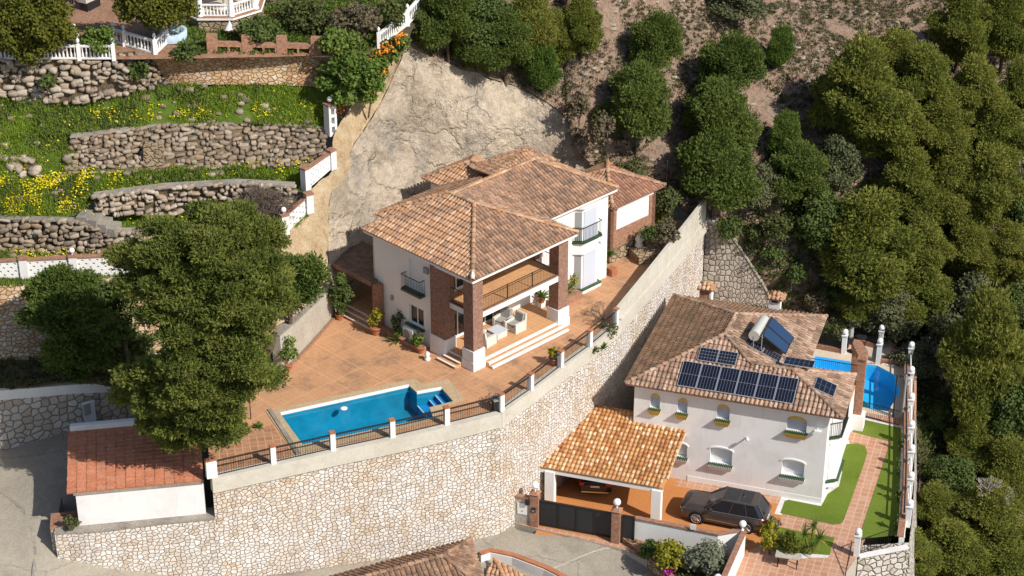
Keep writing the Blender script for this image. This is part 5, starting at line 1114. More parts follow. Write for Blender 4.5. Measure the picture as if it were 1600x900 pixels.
# planting bed in front
pb = [at(972,847,-8.0), at(1000,868,-8.05), at(1042,905,-8.1), at(1080,945,-8.1)]
bw = thing('bed_wall', 'low stone wall with brick top edging the road by the gate', 'wall', tuple(pb[1])); mb = MB(); band(mb, pb, .22, -8.9, -7.75); mb.build('wall_body', M['stone_bed'], bw); mb = MB(); band(mb, [p+Vector((-.03, 0, 0)) for p in pb], .28, -7.749, -7.68); mb.build('coping', M['brick_o'], bw)
patch('bed_soil', [[at(975,846,-7.8), at(992,842,-7.8)], [at(1003,867,-7.85), at(1120,866,-7.85)], [at(1045,905,-7.9), at(1135,905,-7.9)], [at(1082,945,-7.9), at(1120,945,-7.9)]], M['gardensoil'], 6, 5, .05)
# ---- boundary wall with globe posts on the right
bwl = thing('boundary_wall', 'white boundary wall with rough stone outer face right of the lawn', 'wall', tuple(at(1428, 720, G2)))
BW = [F2(3.0,18.9), F2(3.9,12.5), F2(4.25,6.2), F2(3.55,1.0), F2(2.95,-3.9)]
BW = [at(1421,572,G2), at(1421,615,G2), at(1421,660,G2), at(1421,708,G2), at(1420,760,G2), at(1417,812,G2), at(1412,850,G2)][::-1]
mb = MB(); band(mb, BW, .3, G2-.3, G2+.45); mb.build('wall_body', M['white'], bwl); mb = MB(); band(mb, [p+Vector((-.04, 0, 0)) for p in BW], .38, G2+.451, G2+.52); mb.build('coping', M['brick_o'], bwl)
mb = MB(); out = [p+Vector((.3, 0, 0)) for p in BW]; ft = [p+Vector((1.0, -.2, 0)) for p in BW]
for i in range(len(BW)): out[i].z = G2+.1; ft[i].z = -13.0-(6-i)*.25
u_ = 0
for i in range(len(BW)-1):
    l = (out[i+1]-out[i]).length; mb.poly([ft[i], ft[i+1], out[i+1], out[i]][::-1], .5, uv=[(u_, out[i].z), (u_+l, out[i+1].z), (u_+l, ft[i+1].z), (u_, ft[i].z)]); u_ += l
mb.poly([ft[-1], ft[-1]+Vector((-3, .3, 0)), out[-1]+Vector((-3, .3, 0)), out[-1]][::-1], .5); mb.poly([ft[0], out[0], out[0]+Vector((-4, -.4, 0)), ft[0]+Vector((-4, -.4, 0))], .5)
mb.build('outer_face', M['stone_out'], bwl)
def post(px, py, label, h=1.35, w=.15, z=G2, parent=None):
    c = at(px, py, z); Fq = rotf(c, -17.8); t = thing('lamp_post', label, 'post', tuple(c), 'white posts with globe lamps around the lower pool and lawn')
    mb = MB(); mb.box(Fq, -w, w, -w, w, z, z+h); mb.build('post', M['white'], t); mb = MB(); mb.box(Fq, -w-.05, w+.05, -w-.05, w+.05, z+h, z+h+.07); mb.build('cap', M['white2'], t); mb = MB(); mb.ball(c+Vector((0, 0, h+.28)), .2); mb.build('globe', M['glob'], t); return c
POSTS = [(1318, 552, 'white globe post left of the round tables behind the small pool'), (1329, 533, 'white globe post at the back left corner of the table deck'), (1375, 545, 'white globe post at the back right corner of the table deck'), (1372, 566, 'white globe post at the front right corner of the table deck'), (1421, 572, 'white globe post at the back corner of the boundary wall'), (1421, 611, 'white globe post second along the boundary wall beside the pool'), (1421, 653, 'white globe post level with the near end of the small pool'), (1421, 697, 'white globe post beside the top of the lawn strip'), (1421, 735, 'white globe post halfway along the lawn strip'), (1420, 778, 'white globe post on the wall above the lowest third of the lawn'), (1418, 822, 'last white globe post of the boundary wall before the pines'), (1338, 868, 'white globe post standing alone by the garden steps')]
PC = [post(*p) for p in POSTS]
pf = thing('pool_fence', 'black iron railings around the small pool and its table deck', 'fence', tuple(PC[4])); 
for a_, b_, zz in ((PC[1], PC[2], .35), (PC[0]+Vector((0,0,0)), PC[1], .35), (PC[2], PC[3], .35), (PC[3], PC[4], .35), (F2(-5, 18.2), PC[0], .35)):
    mb = MB(); d = (b_-a_).normalized()*.2; bars(mb, a_+d, b_-d, G2+zz, G2+1.25, .13); mb.build('railing', M['black'], pf)
mb = MB()
for a_, b_ in ((PC[1], PC[2]), (PC[0], PC[1]), (PC[2], PC[3]), (PC[3], PC[4]), (F2(-5, 18.2), PC[0])): a2, b2 = Vector((*a_.xy, G2+.15)), Vector((*b_.xy, G2+.15)); mb.bar(a2, b2, .24, .36)
mb.build('brick_base', M['brick_o'], pf)
mb = MB(); bars(mb, F2(.95, 10.3), F2(3.1, 9.9), G2+.05, G2+1.1, .12); mb.build('near_railing', M['black'], pf)
wr = thing('wall_rail', 'double white and black pipe rail along the boundary wall', 'railing', tuple(PC[7]))
for off, mt, nme in ((0, 'wmetal', 'upper_rail'), (-.28, 'black', 'inner_rail')):
    mb = MB()
    for a_, b_ in zip(PC[4:10], PC[5:11]): mb.tube(Vector((a_.x+off, a_.y, G2+.95)), Vector((b_.x+off, b_.y, G2+.95)), .05, n=6)
    mb.build(nme, M[mt], wr)
for px_, py_, s in ((1345, 541, 'back'), (1330, 549, 'front')):
    c = at(px_, py_, G2); t = thing('bistro_table', 'round dark bistro table, the %s one of two on the cream deck' % s, 'table', tuple(c)); mb = MB(); mb.lathe(c, [(.28, 0), (.28, .03), (.03, .05), (.03, .7)], 14); mb.build('pedestal', M['black'], t); mb = MB(); mb.lathe(c+Vector((0, 0, .7)), [(.36, 0), (.36, .04)], 20); mb.build('table_top', M['gate'], t)
c = at(1395, 652, G2); t = thing('street_lamp', 'thin dark lamp pole standing at the pool corner with a cross arm', 'lamp', tuple(c)); mb = MB(); mb.tube(c, c+Vector((0, 0, 3.1)), .05, .035, 6); mb.tube(c+Vector((-.15, 0, 3.1)), c+Vector((.7, .1, 3.05)), .03, n=5); mb.build('pole', M['black'], t); mb = MB(); mb.box(rotf(c, 0), .5, .8, -.05, .2, c.z+2.98, c.z+3.06); mb.build('lamp_head', M['gate'], t)
c = at(1409, 655, G2); t = thing('outdoor_shower', 'grey outdoor shower column beside the small pool', 'shower', tuple(c)); mb = MB(); mb.tube(c, c+Vector((0, 0, 3.2)), .08, .07, 8); mb.build('column', M['grey'], t); mb = MB(); mb.tube(c+Vector((0, 0, 3.15)), c+Vector((-.3, -.05, 3.2)), .03, n=6); mb.tube(c+Vector((-.3, -.05, 3.1)), c+Vector((-.3, -.05, 3.2)), .1, n=10); mb.build('shower_head', M['black'], t)
# steps at the bottom right with railing
gs = thing('garden_steps', 'terracotta garden steps running down at the bottom edge', 'steps', tuple(at(1310, 880, -8.5))); mb = MB()
s0, s1 = at(1297, 862, G2), at(1326, 868, G2); dv = (at(1270, 960, G2)-at(1297, 862, G2)).normalized()*.34
for i in range(16):
    z = G2-.02-i*.16; a_, b_ = s0+dv*i, s1+dv*i; mb.hexa([Vector((*v.xy, z-.6)) for v in (a_, b_, b_+dv, a_+dv)], [Vector((*v.xy, z)) for v in (a_, b_, b_+dv, a_+dv)], random.random())
mb.build('treads', M['pave_n'], gs); mb = MB(); e0, e1 = s1+Vector((.1, 0, 0)), s1+dv*15+Vector((.1, 0, -2.4))
for i in range(16): p = e0.lerp(e1, i/15); mb.tube(p, p+Vector((0, 0, 1.0)), .015, n=4)
mb.tube(e0+Vector((0, 0, 1)), e1+Vector((0, 0, 1)), .03, n=5); mb.build('handrail', M['black'], gs)
ef = thing('end_fence', 'black iron railing along the lower end of the lawn', 'fence', tuple(at(1370, 860, G2))); mb = MB(); bars(mb, PC[11]+Vector((.2, 0, 0)), at(1390, 852, G2), G2+.1, G2+1.1, .13); mb.build('railing', M['black'], ef)
ew = thing('end_wall', 'pale stone retaining wall below the end of the lawn', 'retaining wall', tuple(at(1360, 880, -10))); mb = MB(); a_, b_ = PC[11]+Vector((.1, -.12, 0)), at(1418, 855, G2)+Vector((0, 0, 0)); face_wall(mb, [Vector((*a_.xy, G2)), Vector((*b_.xy, G2))], [Vector((a_.x, a_.y-.2, -12.5)), Vector((b_.x, b_.y-.2, -12.8))]); mb.build('stone_face', M['stone_out'], ew)
mb = MB(); mb.bar(Vector((*a_.xy, G2+.03)), Vector((*b_.xy, G2+.03)), .3, .14); mb.build('coping', M['white2'], ew)
# bench-like table and drain on the lower terrace
tb = thing('garden_table', 'rectangular stone table on the tiled terrace at the bottom', 'table', tuple(at(1222, 885, G2))); tc = at(1230, 884, G2); Ft = rotf(tc, -14); mb = MB(); mb.box(Ft, -.68, .68, -.3, .3, G2+.68, G2+.75); mb.build('table_top', M['conc'], tb); mb = MB()
for x in (-.55, .5): mb.box(Ft, x, x+.06, -.25, -.2, G2, G2+.68); mb.box(Ft, x, x+.06, .2, .25, G2, G2+.68)
mb.build('legs', M['black'], tb)
# ================================================================== GARAGE + LEFT SIDE
ga = thing('garage', 'low white garage with flat orange tiled roof at the left of the stone wall', 'garage', tuple(at(220, 800, -2.4)))
GA = [at(124,822,-2.4), at(322,803,-2.4)]; gd = (GA[1]-GA[0]); gd.z = 0; gdeg = math.degrees(math.atan2(gd.y, gd.x)); FG = rotf(GA[0], gdeg); gl = gd.length
gdep = 4.9
mb = MB(); mb.box(FG, 0, gl, 0, gdep, -3.2, -.35); mb.build('wall', M['white2'], ga)
zr = lambda y: -.16+.11*y
P = lambda x, y: FG(x, y, zr(y))
tiled([([P(-.42, -.12), P(gl+.02, -.12), P(gl+.02, gdep+.05), P(-.42, gdep+.05)], 0)], [M['roofg']], ga, (), wd=.5, ln=.33, flat=True, slab=.1)
mb = MB(); mb.box(FG, -.1, gl, -.1, 0, -.42, -.27); mb.build('eaves_ledge', M['conc_dark'], ga)
mb = MB(); mb.box(FG, -.3, gl*.75, gdep+.06, gdep+.35, -2.5, .72); mb.build('rear_parapet', M['white'], ga)
mb = MB(); mb.box(FG, -.02, -.001, .6, 3.9, -3.0, -.75); mb.build('garage_door', M['gate'], ga)
pbx = thing('planter', 'brick edged planter box on the corner of the low stone wall', 'planter', tuple(at(100, 838, -2.5))); b0 = FG(-1.55, .1); 
mb = MB(); mb.box(FG, -1.5, -.05, 0, .12, -2.5, -2.3); mb.box(FG, -1.5, -1.38, .12, 1.3, -2.5, -2.3); mb.box(FG, -1.38, -.05, 1.2, 1.3, -2.5, -2.3); mb.build('brick_rim', M['brick_o'], pbx); mb = MB(); mb.box(FG, -1.38, -.05, .12, 1.2, -3.4, -2.42); mb.build('soil', M['gardensoil'], pbx)
mb = MB(); mb.box(FG, -1.5, -.02, .02, 1.4, -4.6, -2.51); mb.build('planter_body', M['stone'], wall)
# plaza wall at the far left
plw = thing('plaza_wall', 'cut stone wall with white band beside the road plaza at the left', 'retaining wall', tuple(at(60, 690, -2.8)))
LWt = [(-400, 660, -2.75), (0, 705, -2.8), (128, 670, -2.5)]
base = [Vector((at(-300, 790, -2.9))), at(0, 706, -2.85), at(128, 669, -2.55)]
dd = (base[2]-base[1]); ext = base[2]+dd*1.1; base = [base[1]-dd*3, base[1], base[2], ext]
TZ = [zat(q.x, q.y, yy) for q, yy in zip(base, (634, 611, 600, 594))]; mb = MB(); face_wall(mb, [Vector((p.x, p.y, z_-.6)) for p, z_ in zip(base, TZ)], [Vector((p.x, p.y, -3.3)) for p in base]); mb.build('stone_face', M['stone_left'], plw)
mb = MB(); band(mb, [p+Vector((0, -.05, 0)) for p in base], .3, [z_-.6 for z_ in TZ], TZ); mb.build('white_band', M['white'], plw)
gt3 = thing('metal_door', 'pale blue grey metal door in the shade behind the garage', 'door', tuple(at(143, 672, -2.5))); dq = at(133, 673, -2.5); dq2 = at(152, 668, -2.5)
mb = MB(); mb.bar(Vector((*dq.xy, -1.6)), Vector((*dq2.xy, -1.6)), .06, 1.75); mb.build('door_panel', M['shutter'], gt3); mb = MB(); mb.bar(Vector((*dq.xy, -1.15))+Vector((.1, -.05, 0)), Vector((*dq2.xy, -1.15))+Vector((-.1, -.05, 0)), .02, .7); mb.build('upper_panel', M['grey'], gt3)
mb = MB(); mb.bar(Vector((*dq.xy, -.7)), Vector((*dq2.xy, -.7)), .07, .1); mb.build('door_lintel', M['wmetal'], gt3)
c = at(159, 690, -2.4); t = thing('lamp_post', 'white square post with globe lamp behind the garage in shade', 'post', tuple(c)); mb = MB(); mb.box(rotf(c, 10), -.17, .17, -.17, .17, -2.4, -1.55); mb.build('post', M['white'], t); mb = MB(); mb.ball(c+Vector((0, 0, 1.1)), .18); mb.build('globe', M['glob'], t)
# ---- ochre wall and pierced block fence of the neighbour
ow = thing('rubble_retaining_wall', 'tall ochre rubble retaining wall under the pierced fence, partly behind pines', 'retaining wall', tuple(at(60, 560, 1)))
TO = [(-300,453,4.85),(0,446,4.45),(175,432,4.25),(300,428,4.05),(432,426,3.85)]; BO = [(-300,573,1.2),(0,563,1.1),(150,561,1.0),(300,561,.8),(432,521,2.6)]
o = patch('wall_face', [TO, [((a[0]+b[0])/2, (a[1]+b[1])/2+2, (a[2]+b[2])/2) for a, b in zip(TO, BO)], BO], M['stone_orange'], 8, 5, .06, .8); o.parent = ow; o.location = -Vector(ow.location); del o['kind']
def pierced(name, label, p0, p1, zb0, zb1, zt0, zt1, posts=(), lamp=None, th=.2):
    """white block wall with real gaps"""
    t = thing(name, label, 'wall', (p0.x, p0.y, zb0)); d = (p1-p0); d.z = 0; L = d.length; dn = d.normalized(); n = Vector((-dn.y, dn.x, 0))*th; mb = MB()
    def blk(s0, s1, f0, f1):
        pt = lambda s, f: Vector((p0.x+dn.x*s, p0.y+dn.y*s, (zb0+(zb1-zb0)*s/L)*(1-f)+(zt0+(zt1-zt0)*s/L)*f))
        a, b, c, e = pt(s0, f0), pt(s1, f0), pt(s1, f1), pt(s0, f1); mb.hexa([a, b, b+n, a+n], [e, c, c+n, e+n])
    rows = 11
    for r in range(rows):
        f0, f1 = r/rows, (r+1)/rows
        if r % 2 == 0: blk(0, L, f0, f1)
        else:
            s = .0; off = .2 if r % 4 == 1 else 0.0; s = -off
            while s < L:
                a, b = max(0, s), min(L, s+.30)
                if b > a: blk(a, b, f0, f1)
                s += .42
    mb.build('blocks', M['white'], t); mb = MB(); e = -n*.3
    a0, a1 = Vector((p0.x, p0.y, zt0)), Vector((p1.x, p1.y, zt1)); mb.hexa([a0+e, a1+e, a1+n*1.3, a0+n*1.3], [q+Vector((0, 0, .1)) for q in (a0+e, a1+e, a1+n*1.3, a0+n*1.3)]); mb.build('brick_coping', M['brick_o'], t)
    for s in posts:
        q = p0+dn*(L*s); zb = zb0+(zb1-zb0)*s; zt = zt0+(zt1-zt0)*s; Fq = rotf(q, math.degrees(math.atan2(dn.y, dn.x))); mb = MB(); mb.box(Fq, -.22, .22, -.14, .3, zb-.1, zt+.12); o = mb.build('pier', M['white2'], t); ORG[o.name] = ORG[t.name]; mb = MB(); mb.box(Fq, -.26, .26, -.18, .34, zt+.12, zt+.22); mb.build('pier_cap', M['brick_o'], o)
        if lamp is not None and abs(lamp-s) < .01: mb = MB(); mb.tube(Fq(0, .08, zt+.2), Fq(0, .08, zt+.35), .04); mb.ball(Fq(0, .08, zt+.48), .17); mb.build('globe_lamp', M['glob'], o)
    return t
def V2(px, py, z): return at(px, py, z)
fa, fb, fc2 = V2(-300, 455, 4.7), V2(175, 431, 4.3), V2(432, 424, 3.95)
pierced('pierced_wall', 'white pierced block wall with piers across the left terrace foot', fa, fb, 4.65, 4.3, 5.9, 5.55, (.1, .4, .71, .875), .875)
pierced('pierced_wall', 'white pierced block wall mostly hidden behind the big pine', fb, fc2, 4.3, 3.95, 5.55, 5.2, (1.0,))
def seg(label, a, b, h0, h1, posts, lamp=None):
    p0, p1 = at(*a), at(*b); return pierced('pierced_wall', label, p0, p1, a[2], b[2], zat(p0.x, p0.y, h0), zat(p1.x, p1.y, h1), posts, lamp)
seg('stepped pierced block wall panel nearest the brown bare bush', (446,366,5.2), (484,330,6.3), 340, 307, (0, 1), 0)
seg('stepped pierced block wall panel above the brown bare bush', (480,297,7.0), (520,262,7.7), 267, 239, (0, 1))
c = at(517, 203, 9.4); t = thing('pierced_pier', 'square white pierced pier with globe at the terrace corner', 'pier', tuple(c)); Fq = rotf(c, 40); mb = MB()
for r in range(7): z = c.z-.3+r*.3; mb.box(Fq, -.28, .28, -.28, .28, z, z+.15) if r % 2 == 0 or r == 6 else (mb.box(Fq, -.28, -.12, -.28, .28, z-.15, z+.3), mb.box(Fq, .12, .28, -.28, .28, z-.15, z+.3))
mb.build('blocks', M['white2'], t); mb = MB(); mb.box(Fq, -.32, .32, -.32, .32, c.z+1.65, c.z+1.75); mb.build('cap', M['brick_o'], t); mb = MB(); mb.ball(c+Vector((0, 0, 2.0)), .17); mb.build('globe', M['glob'], t)
# ---- dry-stone walls
rock_wall('dry_stone_wall', 'long dry stone wall with steps, highest on the flowery slope', [(110,215,10.7),(250,196,10.4),(400,192,9.9),(512,200,9.4)], [(98,272,8.7),(250,264,8.5),(400,260,8.0),(508,254,7.7)], M['rock'], .40, 2, .5)
rock_wall('dry_stone_wall', 'pale dry stone wall with concrete top left of the bare brown bush', [(145,308,8.0),(250,294,7.95),(370,287,7.7),(460,292,7.4)], [(150,334,6.9),(250,334,6.3),(335,331,5.8),(460,334,6.0)], M['rockp'], .42, 3, .5)
rock_wall('dry_stone_wall', 'lowest dry stone wall running behind the pierced wall piers', [(-120,345,7.1),(0,342,7.0),(118,346,6.9),(180,362,6.1),(262,362,5.6),(330,360,5.3)], [(-120,392,5.5),(0,390,5.2),(110,394,4.9),(180,398,4.7),(262,396,4.5),(330,392,4.5)], M['rock'], .45, 4, .35)
rock_wall('rubble_wall', 'crumbling rubble wall below the white balustrade at the top left', [(-120,98,14.8),(0,93,14.8),(120,95,14.6),(180,98,14.4),(198,110,14)], [(-120,152,12.7),(0,150,12.6),(60,158,12.3),(120,162,12.1),(205,143,12.4)], M['rockp'], .5, 5, 0, .12)
rock_wall('rubble_wall', 'rubble end wall in the shaded gap under the corner balustrade', [(182,86,14.8),(210,84,14.8),(240,84,14.6)], [(190,140,12.6),(215,140,12.5),(242,135,12.4)], M['rock'], .42, 6)
rock_wall('rubble_wall', 'rubble wall with pale capping between balustrade and brick parapet', [(240,84,14.6),(270,66,14.8),(322,68,14.7)], [(242,132,12.5),(272,122,12.7),(325,112,12.9)], M['rock'], .42, 7)
rock_wall('loose_rocks', 'loose boulders at the left edge of the lower flower slope', [(-120,205,10.9),(0,210,10.8),(35,240,9.9),(60,262,9.2)], [(-120,240,9.8),(0,250,9.5),(30,268,9.0),(58,280,8.8)], M['rockp'], .62, 8, 0, .35)
aw = thing('rubble_retaining_wall', 'ochre rubble wall carrying the brick parapet above the green terrace', 'retaining wall', tuple(at(400, 130, 12)))
TA = [(240,92,14.4),(330,82,14.5),(420,84,14.0),(500,88,13.5),(560,90,13.2)]; BA = [(262,130,12.5),(335,132,12.3),(420,132,12.0),(500,135,11.6),(560,134,11.3)]
o = patch('wall_face', [TA, [((a[0]+b[0])/2, (a[1]+b[1])/2, (a[2]+b[2])/2-.1) for a, b in zip(TA, BA)], BA], M['stone_orange'], 8, 5, .10, 1.2, amp2=.05); o.parent = aw; o.location = -Vector(aw.location); del o['kind']
bpk = thing('brick_parapet', 'low brick parapet with square openings above the ochre rubble wall', 'parapet', tuple(at(420, 84, 14))); p0, p1 = at(324, 83, 14.5), at(535, 88, 13.5); d = p1-p0; L = d.length; dn = d.normalized(); nn = Vector((0, .3, 0)); mb = MB()
def pb_(s0, s1, z0, z1): a, b = p0+dn*s0, p0+dn*s1; mb.hexa([a+Vector((0, 0, z0)), b+Vector((0, 0, z0)), b+nn+Vector((0, 0, z0)), a+nn+Vector((0, 0, z0))], [a+Vector((0, 0, z1)), b+Vector((0, 0, z1)), b+nn+Vector((0, 0, z1)), a+nn+Vector((0, 0, z1))])
pb_(0, L, 0, .08); pb_(0, L, .42, .7); 
s = 0; k = 0
while s < L:
    if k % 3 == 0: pb_(s, min(L, s+.6), .08, .42); mb2 = MB(); a, b = p0+dn*s, p0+dn*(s+.62); mb2.hexa([a-nn*.1, b-nn*.1, b+nn*1.1, a+nn*1.1], [q+Vector((0, 0, 1.15)) for q in (a-nn*.1, b-nn*.1, b+nn*1.1, a+nn*1.1)]); mb2.build('brick_pier', M['brick_o'], bpk); s += .6
    else: s += .62; pb_(s, min(L, s+.12), .08, .42); s += .12
    k += 1
mb.build('brick_courses', M['brick_o'], bpk)
# ---- steps in the terraces
def ladder(name, label, a, b, wdt, n, mat):
    A_, B_ = at(*a)+Vector((0, -.5, .1)), at(*b)+Vector((0, -.5, .1)); t = thing(name, label, 'steps', tuple(B_)); mb = MB(); rgx = random.Random(3)
    for i in range(n):
        p = A_.lerp(B_, (i+.5)/n); h = (A_.z-B_.z)/n; mb.hexa([p+Vector((-wdt/2, -.22, -h)), p+Vector((wdt/2, -.22+rgx.uniform(-.04, .04), -h)), p+Vector((wdt/2, .3, -h)), p+Vector((-wdt/2, .3, -h))], [p+Vector((-wdt/2, -.22, .06)), p+Vector((wdt/2, -.22, .06)), p+Vector((wdt/2, .3, .06)), p+Vector((-wdt/2, .3, .06))])
    mb.build('treads', mat, t); return t
ladder('stone_steps', 'narrow stone steps cut into the highest dry stone wall', (242,222,9.9), (243,268,8.1), 1.15, 7, M['stone_bed'])
t = thing('stone_steps', 'pale slab steps beside the lowest dry stone wall', 'steps', tuple(at(150, 350, 6.5))); mb = MB()
for i, (x, y, z) in enumerate([(130,336,7.1),(145,341,6.95),(160,347,6.7),(174,354,6.4)]): c = at(x, y, z); mb.box(rotf(c, -12), -.33, .33, -.35, .75, z-.5, z)
mb.build('slabs', M['conc_dark'], t)
# ---- balustrades, gazebo, fountain in the top garden
def balustrade(label, pts, z, h=.8, posts=True, sp=.22, finial=True, mat='white'):
    t = thing('balustrade', label, 'balustrade', (pts[0].x, pts[0].y, pts[0].z)); mb = MB(); mp = MB()
    for i, (a, b) in enumerate(zip(pts[:-1], pts[1:])):
        L = (b-a).length; mb.bar(a+Vector((0, 0, h)), b+Vector((0, 0, h)), .2, .1); mb.bar(a+Vector((0, 0, .06)), b+Vector((0, 0, .06)), .2, .1); k = int(L/sp)
        for j in range(1, k): mb.lathe(a.lerp(b, j/k), [(.05, .1), (.075, .25), (.03, .5), (.055, h-.06)], 6)
    for p in pts:
        mp = MB(); mp.box(rotf(p, 12), -.12, .12, -.12, .12, p.z-.1, p.z+h+.12)
        if finial: mp.lathe(p+Vector((0, 0, h+.12)), [(.05, 0), (.03, .05), (.12, .18), (.1, .28), (.02, .38)], 8)
        mp.build('post', M[mat], t)
    mb.build('rails_and_balusters', M[mat], t); return t
balustrade('long white balustrade on the crumbling rubble wall at the top left', [at(-40, 92, 14.85), at(45, 92, 14.85), at(124, 92, 14.75), at(178, 92, 14.7)], 0)
balustrade('white balustrade zigzag in front of the fountain', [at(118, 68, 15.0), at(124, 84, 14.85)], 0); b2 = balustrade('white corner balustrade between the small bush and the fountain', [at(178, 66, 14.95), at(195, 70, 14.95), at(243, 84, 14.7), at(262, 66, 14.9)], 0)
balustrade('white balustrade climbing to the right above the orange flowers', [at(592, 74, 13.3), at(637, 38, 14.0), at(672, 0, 14.8)], 0, .85, sp=.2)
gz_ = thing('gazebo', 'white columned gazebo on an octagonal stone base at the top edge', 'gazebo', tuple(at(345, 5, 15.4)))
gc = at(345, 6, 15.7); n8 = 8; oc = lambda r, z, q=0: [Vector((gc.x+r*math.cos(2*math.pi*(k+.5)/8+q), gc.y+r*math.sin(2*math.pi*(k+.5)/8+q), z)) for k in range(8)]
mb = MB(); mb.hexa(oc(2.75, 14.2), oc(2.7, 15.6)); mb.build('stone_base', M['stone_bed'], gz_); mb = MB(); mb.hexa(oc(2.85, 15.6), oc(2.85, 15.7)); mb.build('base_rim', M['white'], gz_); mb = MB(); mb.hexa(oc(2.78, 15.7), oc(2.78, 15.75)); mb.build('tiled_floor', M['brick_o'], gz_)
mb = MB(); mb.hexa(oc(2.25, 15.75), oc(2.25, 15.77)); mb.build('inner_floor', M['cream'], gz_)
for p in oc(2.45, 15.75): mb = MB(); mb.lathe(p, [(.2, 0), (.2, .1), (.15, .14), (.14, 2.6), (.2, 2.7)], 12); o = mb.build('column', M['white'], gz_); ORG[o.name] = ORG[gz_.name]
mb = MB(); pp = oc(2.45, 15.75)
for k in range(8):
    if k == 1: continue
    a, b = pp[k], pp[(k+1) % 8]; mb.bar(a+Vector((0, 0, .7)), b+Vector((0, 0, .7)), .16, .08); mb.bar(a+Vector((0, 0, .05)), b+Vector((0, 0, .05)), .14, .06)
    for j in range(1, 9): mb.lathe(a.lerp(b, j/9), [(.045, .08), (.07, .22), (.03, .45), (.05, .66)], 6)
mb.build('balustrade', M['white'], gz_); mb = MB(); mb.hexa(oc(2.8, 18.45), oc(2.8, 18.65)); a = oc(2.8, 18.65); top_ = Vector((gc.x, gc.y, 19.8))
for k in range(8): mb.poly([a[k], a[(k+1) % 8], top_])
mb.build('gazebo_roof', M['white'], gz_)
tt = thing('round_table', 'white round table inside the gazebo', 'table', (gc.x+.3, gc.y-.9, 15.77)); mb = MB(); mb.lathe((gc.x+.3, gc.y-.9, 15.77), [(.3, 0), (.06, .05), (.06, .65), (.5, .68), (.5, .72)], 16); mb.build('table_body', M['white'], tt)
fo = thing('fountain', 'two tiered stone fountain in a pale blue round basin', 'fountain', tuple(at(266, 58, 15))); fcn = at(266, 55, 15.05)
mb = MB(); mb.lathe(fcn, [(1.0, -.2), (1.02, .34), (.78, .34), (.76, .06), (.01, .05)], 24); mb.build('basin', simple('pale_blue_rim', (.44, .55, .62), .7, .3, .15), fo); mb = MB(); mb.lathe(fcn, [(.2, .05), (.12, .3), (.1, .8), (.3, .9), (.5, 1.05), (.5, 1.12), (.42, 1.1), (.08, 1.02), (.07, 1.4), (.2, 1.45), (.2, 1.5), (.01, 1.5)], 20); mb.build('tiers', M['conc'], fo)
c = at(142, 14, 15.3); t = thing('barbecue', 'covered dark barbecue trolley on the garden path at the top', 'barbecue', tuple(c)); Fq = rotf(c, 60); mb = MB(); mb.box(Fq, -.7, .7, -.3, .3, 15.9, 16.2); mb.build('lid', M['tank'], t); mb = MB(); mb.box(Fq, -.6, .6, -.28, .28, 15.35, 15.9); mb.build('body', M['black'], t); mb = MB()
for x in (-.55, .5): mb.box(Fq, x, x+.05, -.28, -.23, 15.2, 15.4); mb.box(Fq, x, x+.05, .23, .28, 15.2, 15.4)
mb.build('legs', M['alu'], t)
for i, (x, y, col_, lb_) in enumerate([(108, 3, 'shutter', 'pale lilac folded garden chair at the top edge'), (120, 6, 'alu', 'folded metal garden chair next to the lilac one'), (128, 2, 'shutterw', 'white folded garden chair nearest the barbecue')]):
    c = at(x, y, 15.4); t = thing('folding_chair', lb_, 'chair', tuple(c)); Fq = rotf(c, 25*i); mb = MB(); mb.hexa([Fq(-.22, 0, c.z+.4), Fq(.22, 0, c.z+.4), Fq(.22, .04, c.z+.4), Fq(-.22, .04, c.z+.4)], [Fq(-.22, .25, c.z+.95), Fq(.22, .25, c.z+.95), Fq(.22, .29, c.z+.95), Fq(-.22, .29, c.z+.95)]); mb.box(Fq, -.22, .22, -.4, .0, c.z+.4, c.z+.44); mb.build('seat_and_back', M[col_], t); mb = MB()
    for sx in (-.2, .2): mb.tube(Fq(sx, -.38, c.z), Fq(sx, 0, c.z+.42), .015, n=5); mb.tube(Fq(sx, .1, c.z), Fq(sx, -.3, c.z+.42), .015, n=5)
    mb.build('legs', M['alu'], t)
for x, y, lb_ in ((358, 46, 'crumpled white sheet on the plants below the gazebo, left piece'), (380, 46, 'crumpled white sheet on the plants below the gazebo, right piece')):
    c = at(x, y, 15.2); mb = MB(); rgx = random.Random(x); pts = [c+Vector((rgx.uniform(-.1, .1)+.32*math.cos(k), rgx.uniform(-.1, .1)+.32*math.sin(k), rgx.uniform(0, .15))) for k in range(7)]; mb.mesh(pts+[c+Vector((.05, .05, .55))], [[k, (k+1) % 7, 7] for k in range(7)]); tag(mb.build('cloth_sheet', M['white']), lb_, 'sheet')
# ---- lower house roof at the bottom edge
lh = thing('lower_house', 'house below the road, only its weathered brown tiled roof in view', 'house', tuple(at(640, 930, -12)))
kz = -7.35; far_r, far_l = at(735, 843, kz), at(395, 912, kz); near_r = at(790, 925, kz)
rk = at(692, 868, kz+1.25); rk2 = at(520, 915, kz+1.25); dz_ = (rk-rk2); rk2 = rk-dz_*2.0
far_l = far_r-(rk-rk2)*1.05; far_l.z = kz; near_r2 = Vector((rk.x+(rk.x-far_r.x)+ (far_r-far_l).normalized().x*4.2, 2*rk.y-far_r.y+(far_r-far_l).normalized().y*4.2, kz)); near_l = near_r2-(rk-rk2)*1.2; near_l.z = kz
tiled([([far_r, far_l, rk2, rk], 0), ([far_r, rk, near_r2], 0), ([rk, rk2, near_l, near_r2], 0)], [M['roofl']], lh, [(rk, rk2), (rk, far_r), (rk, near_r2)], wd=.3)
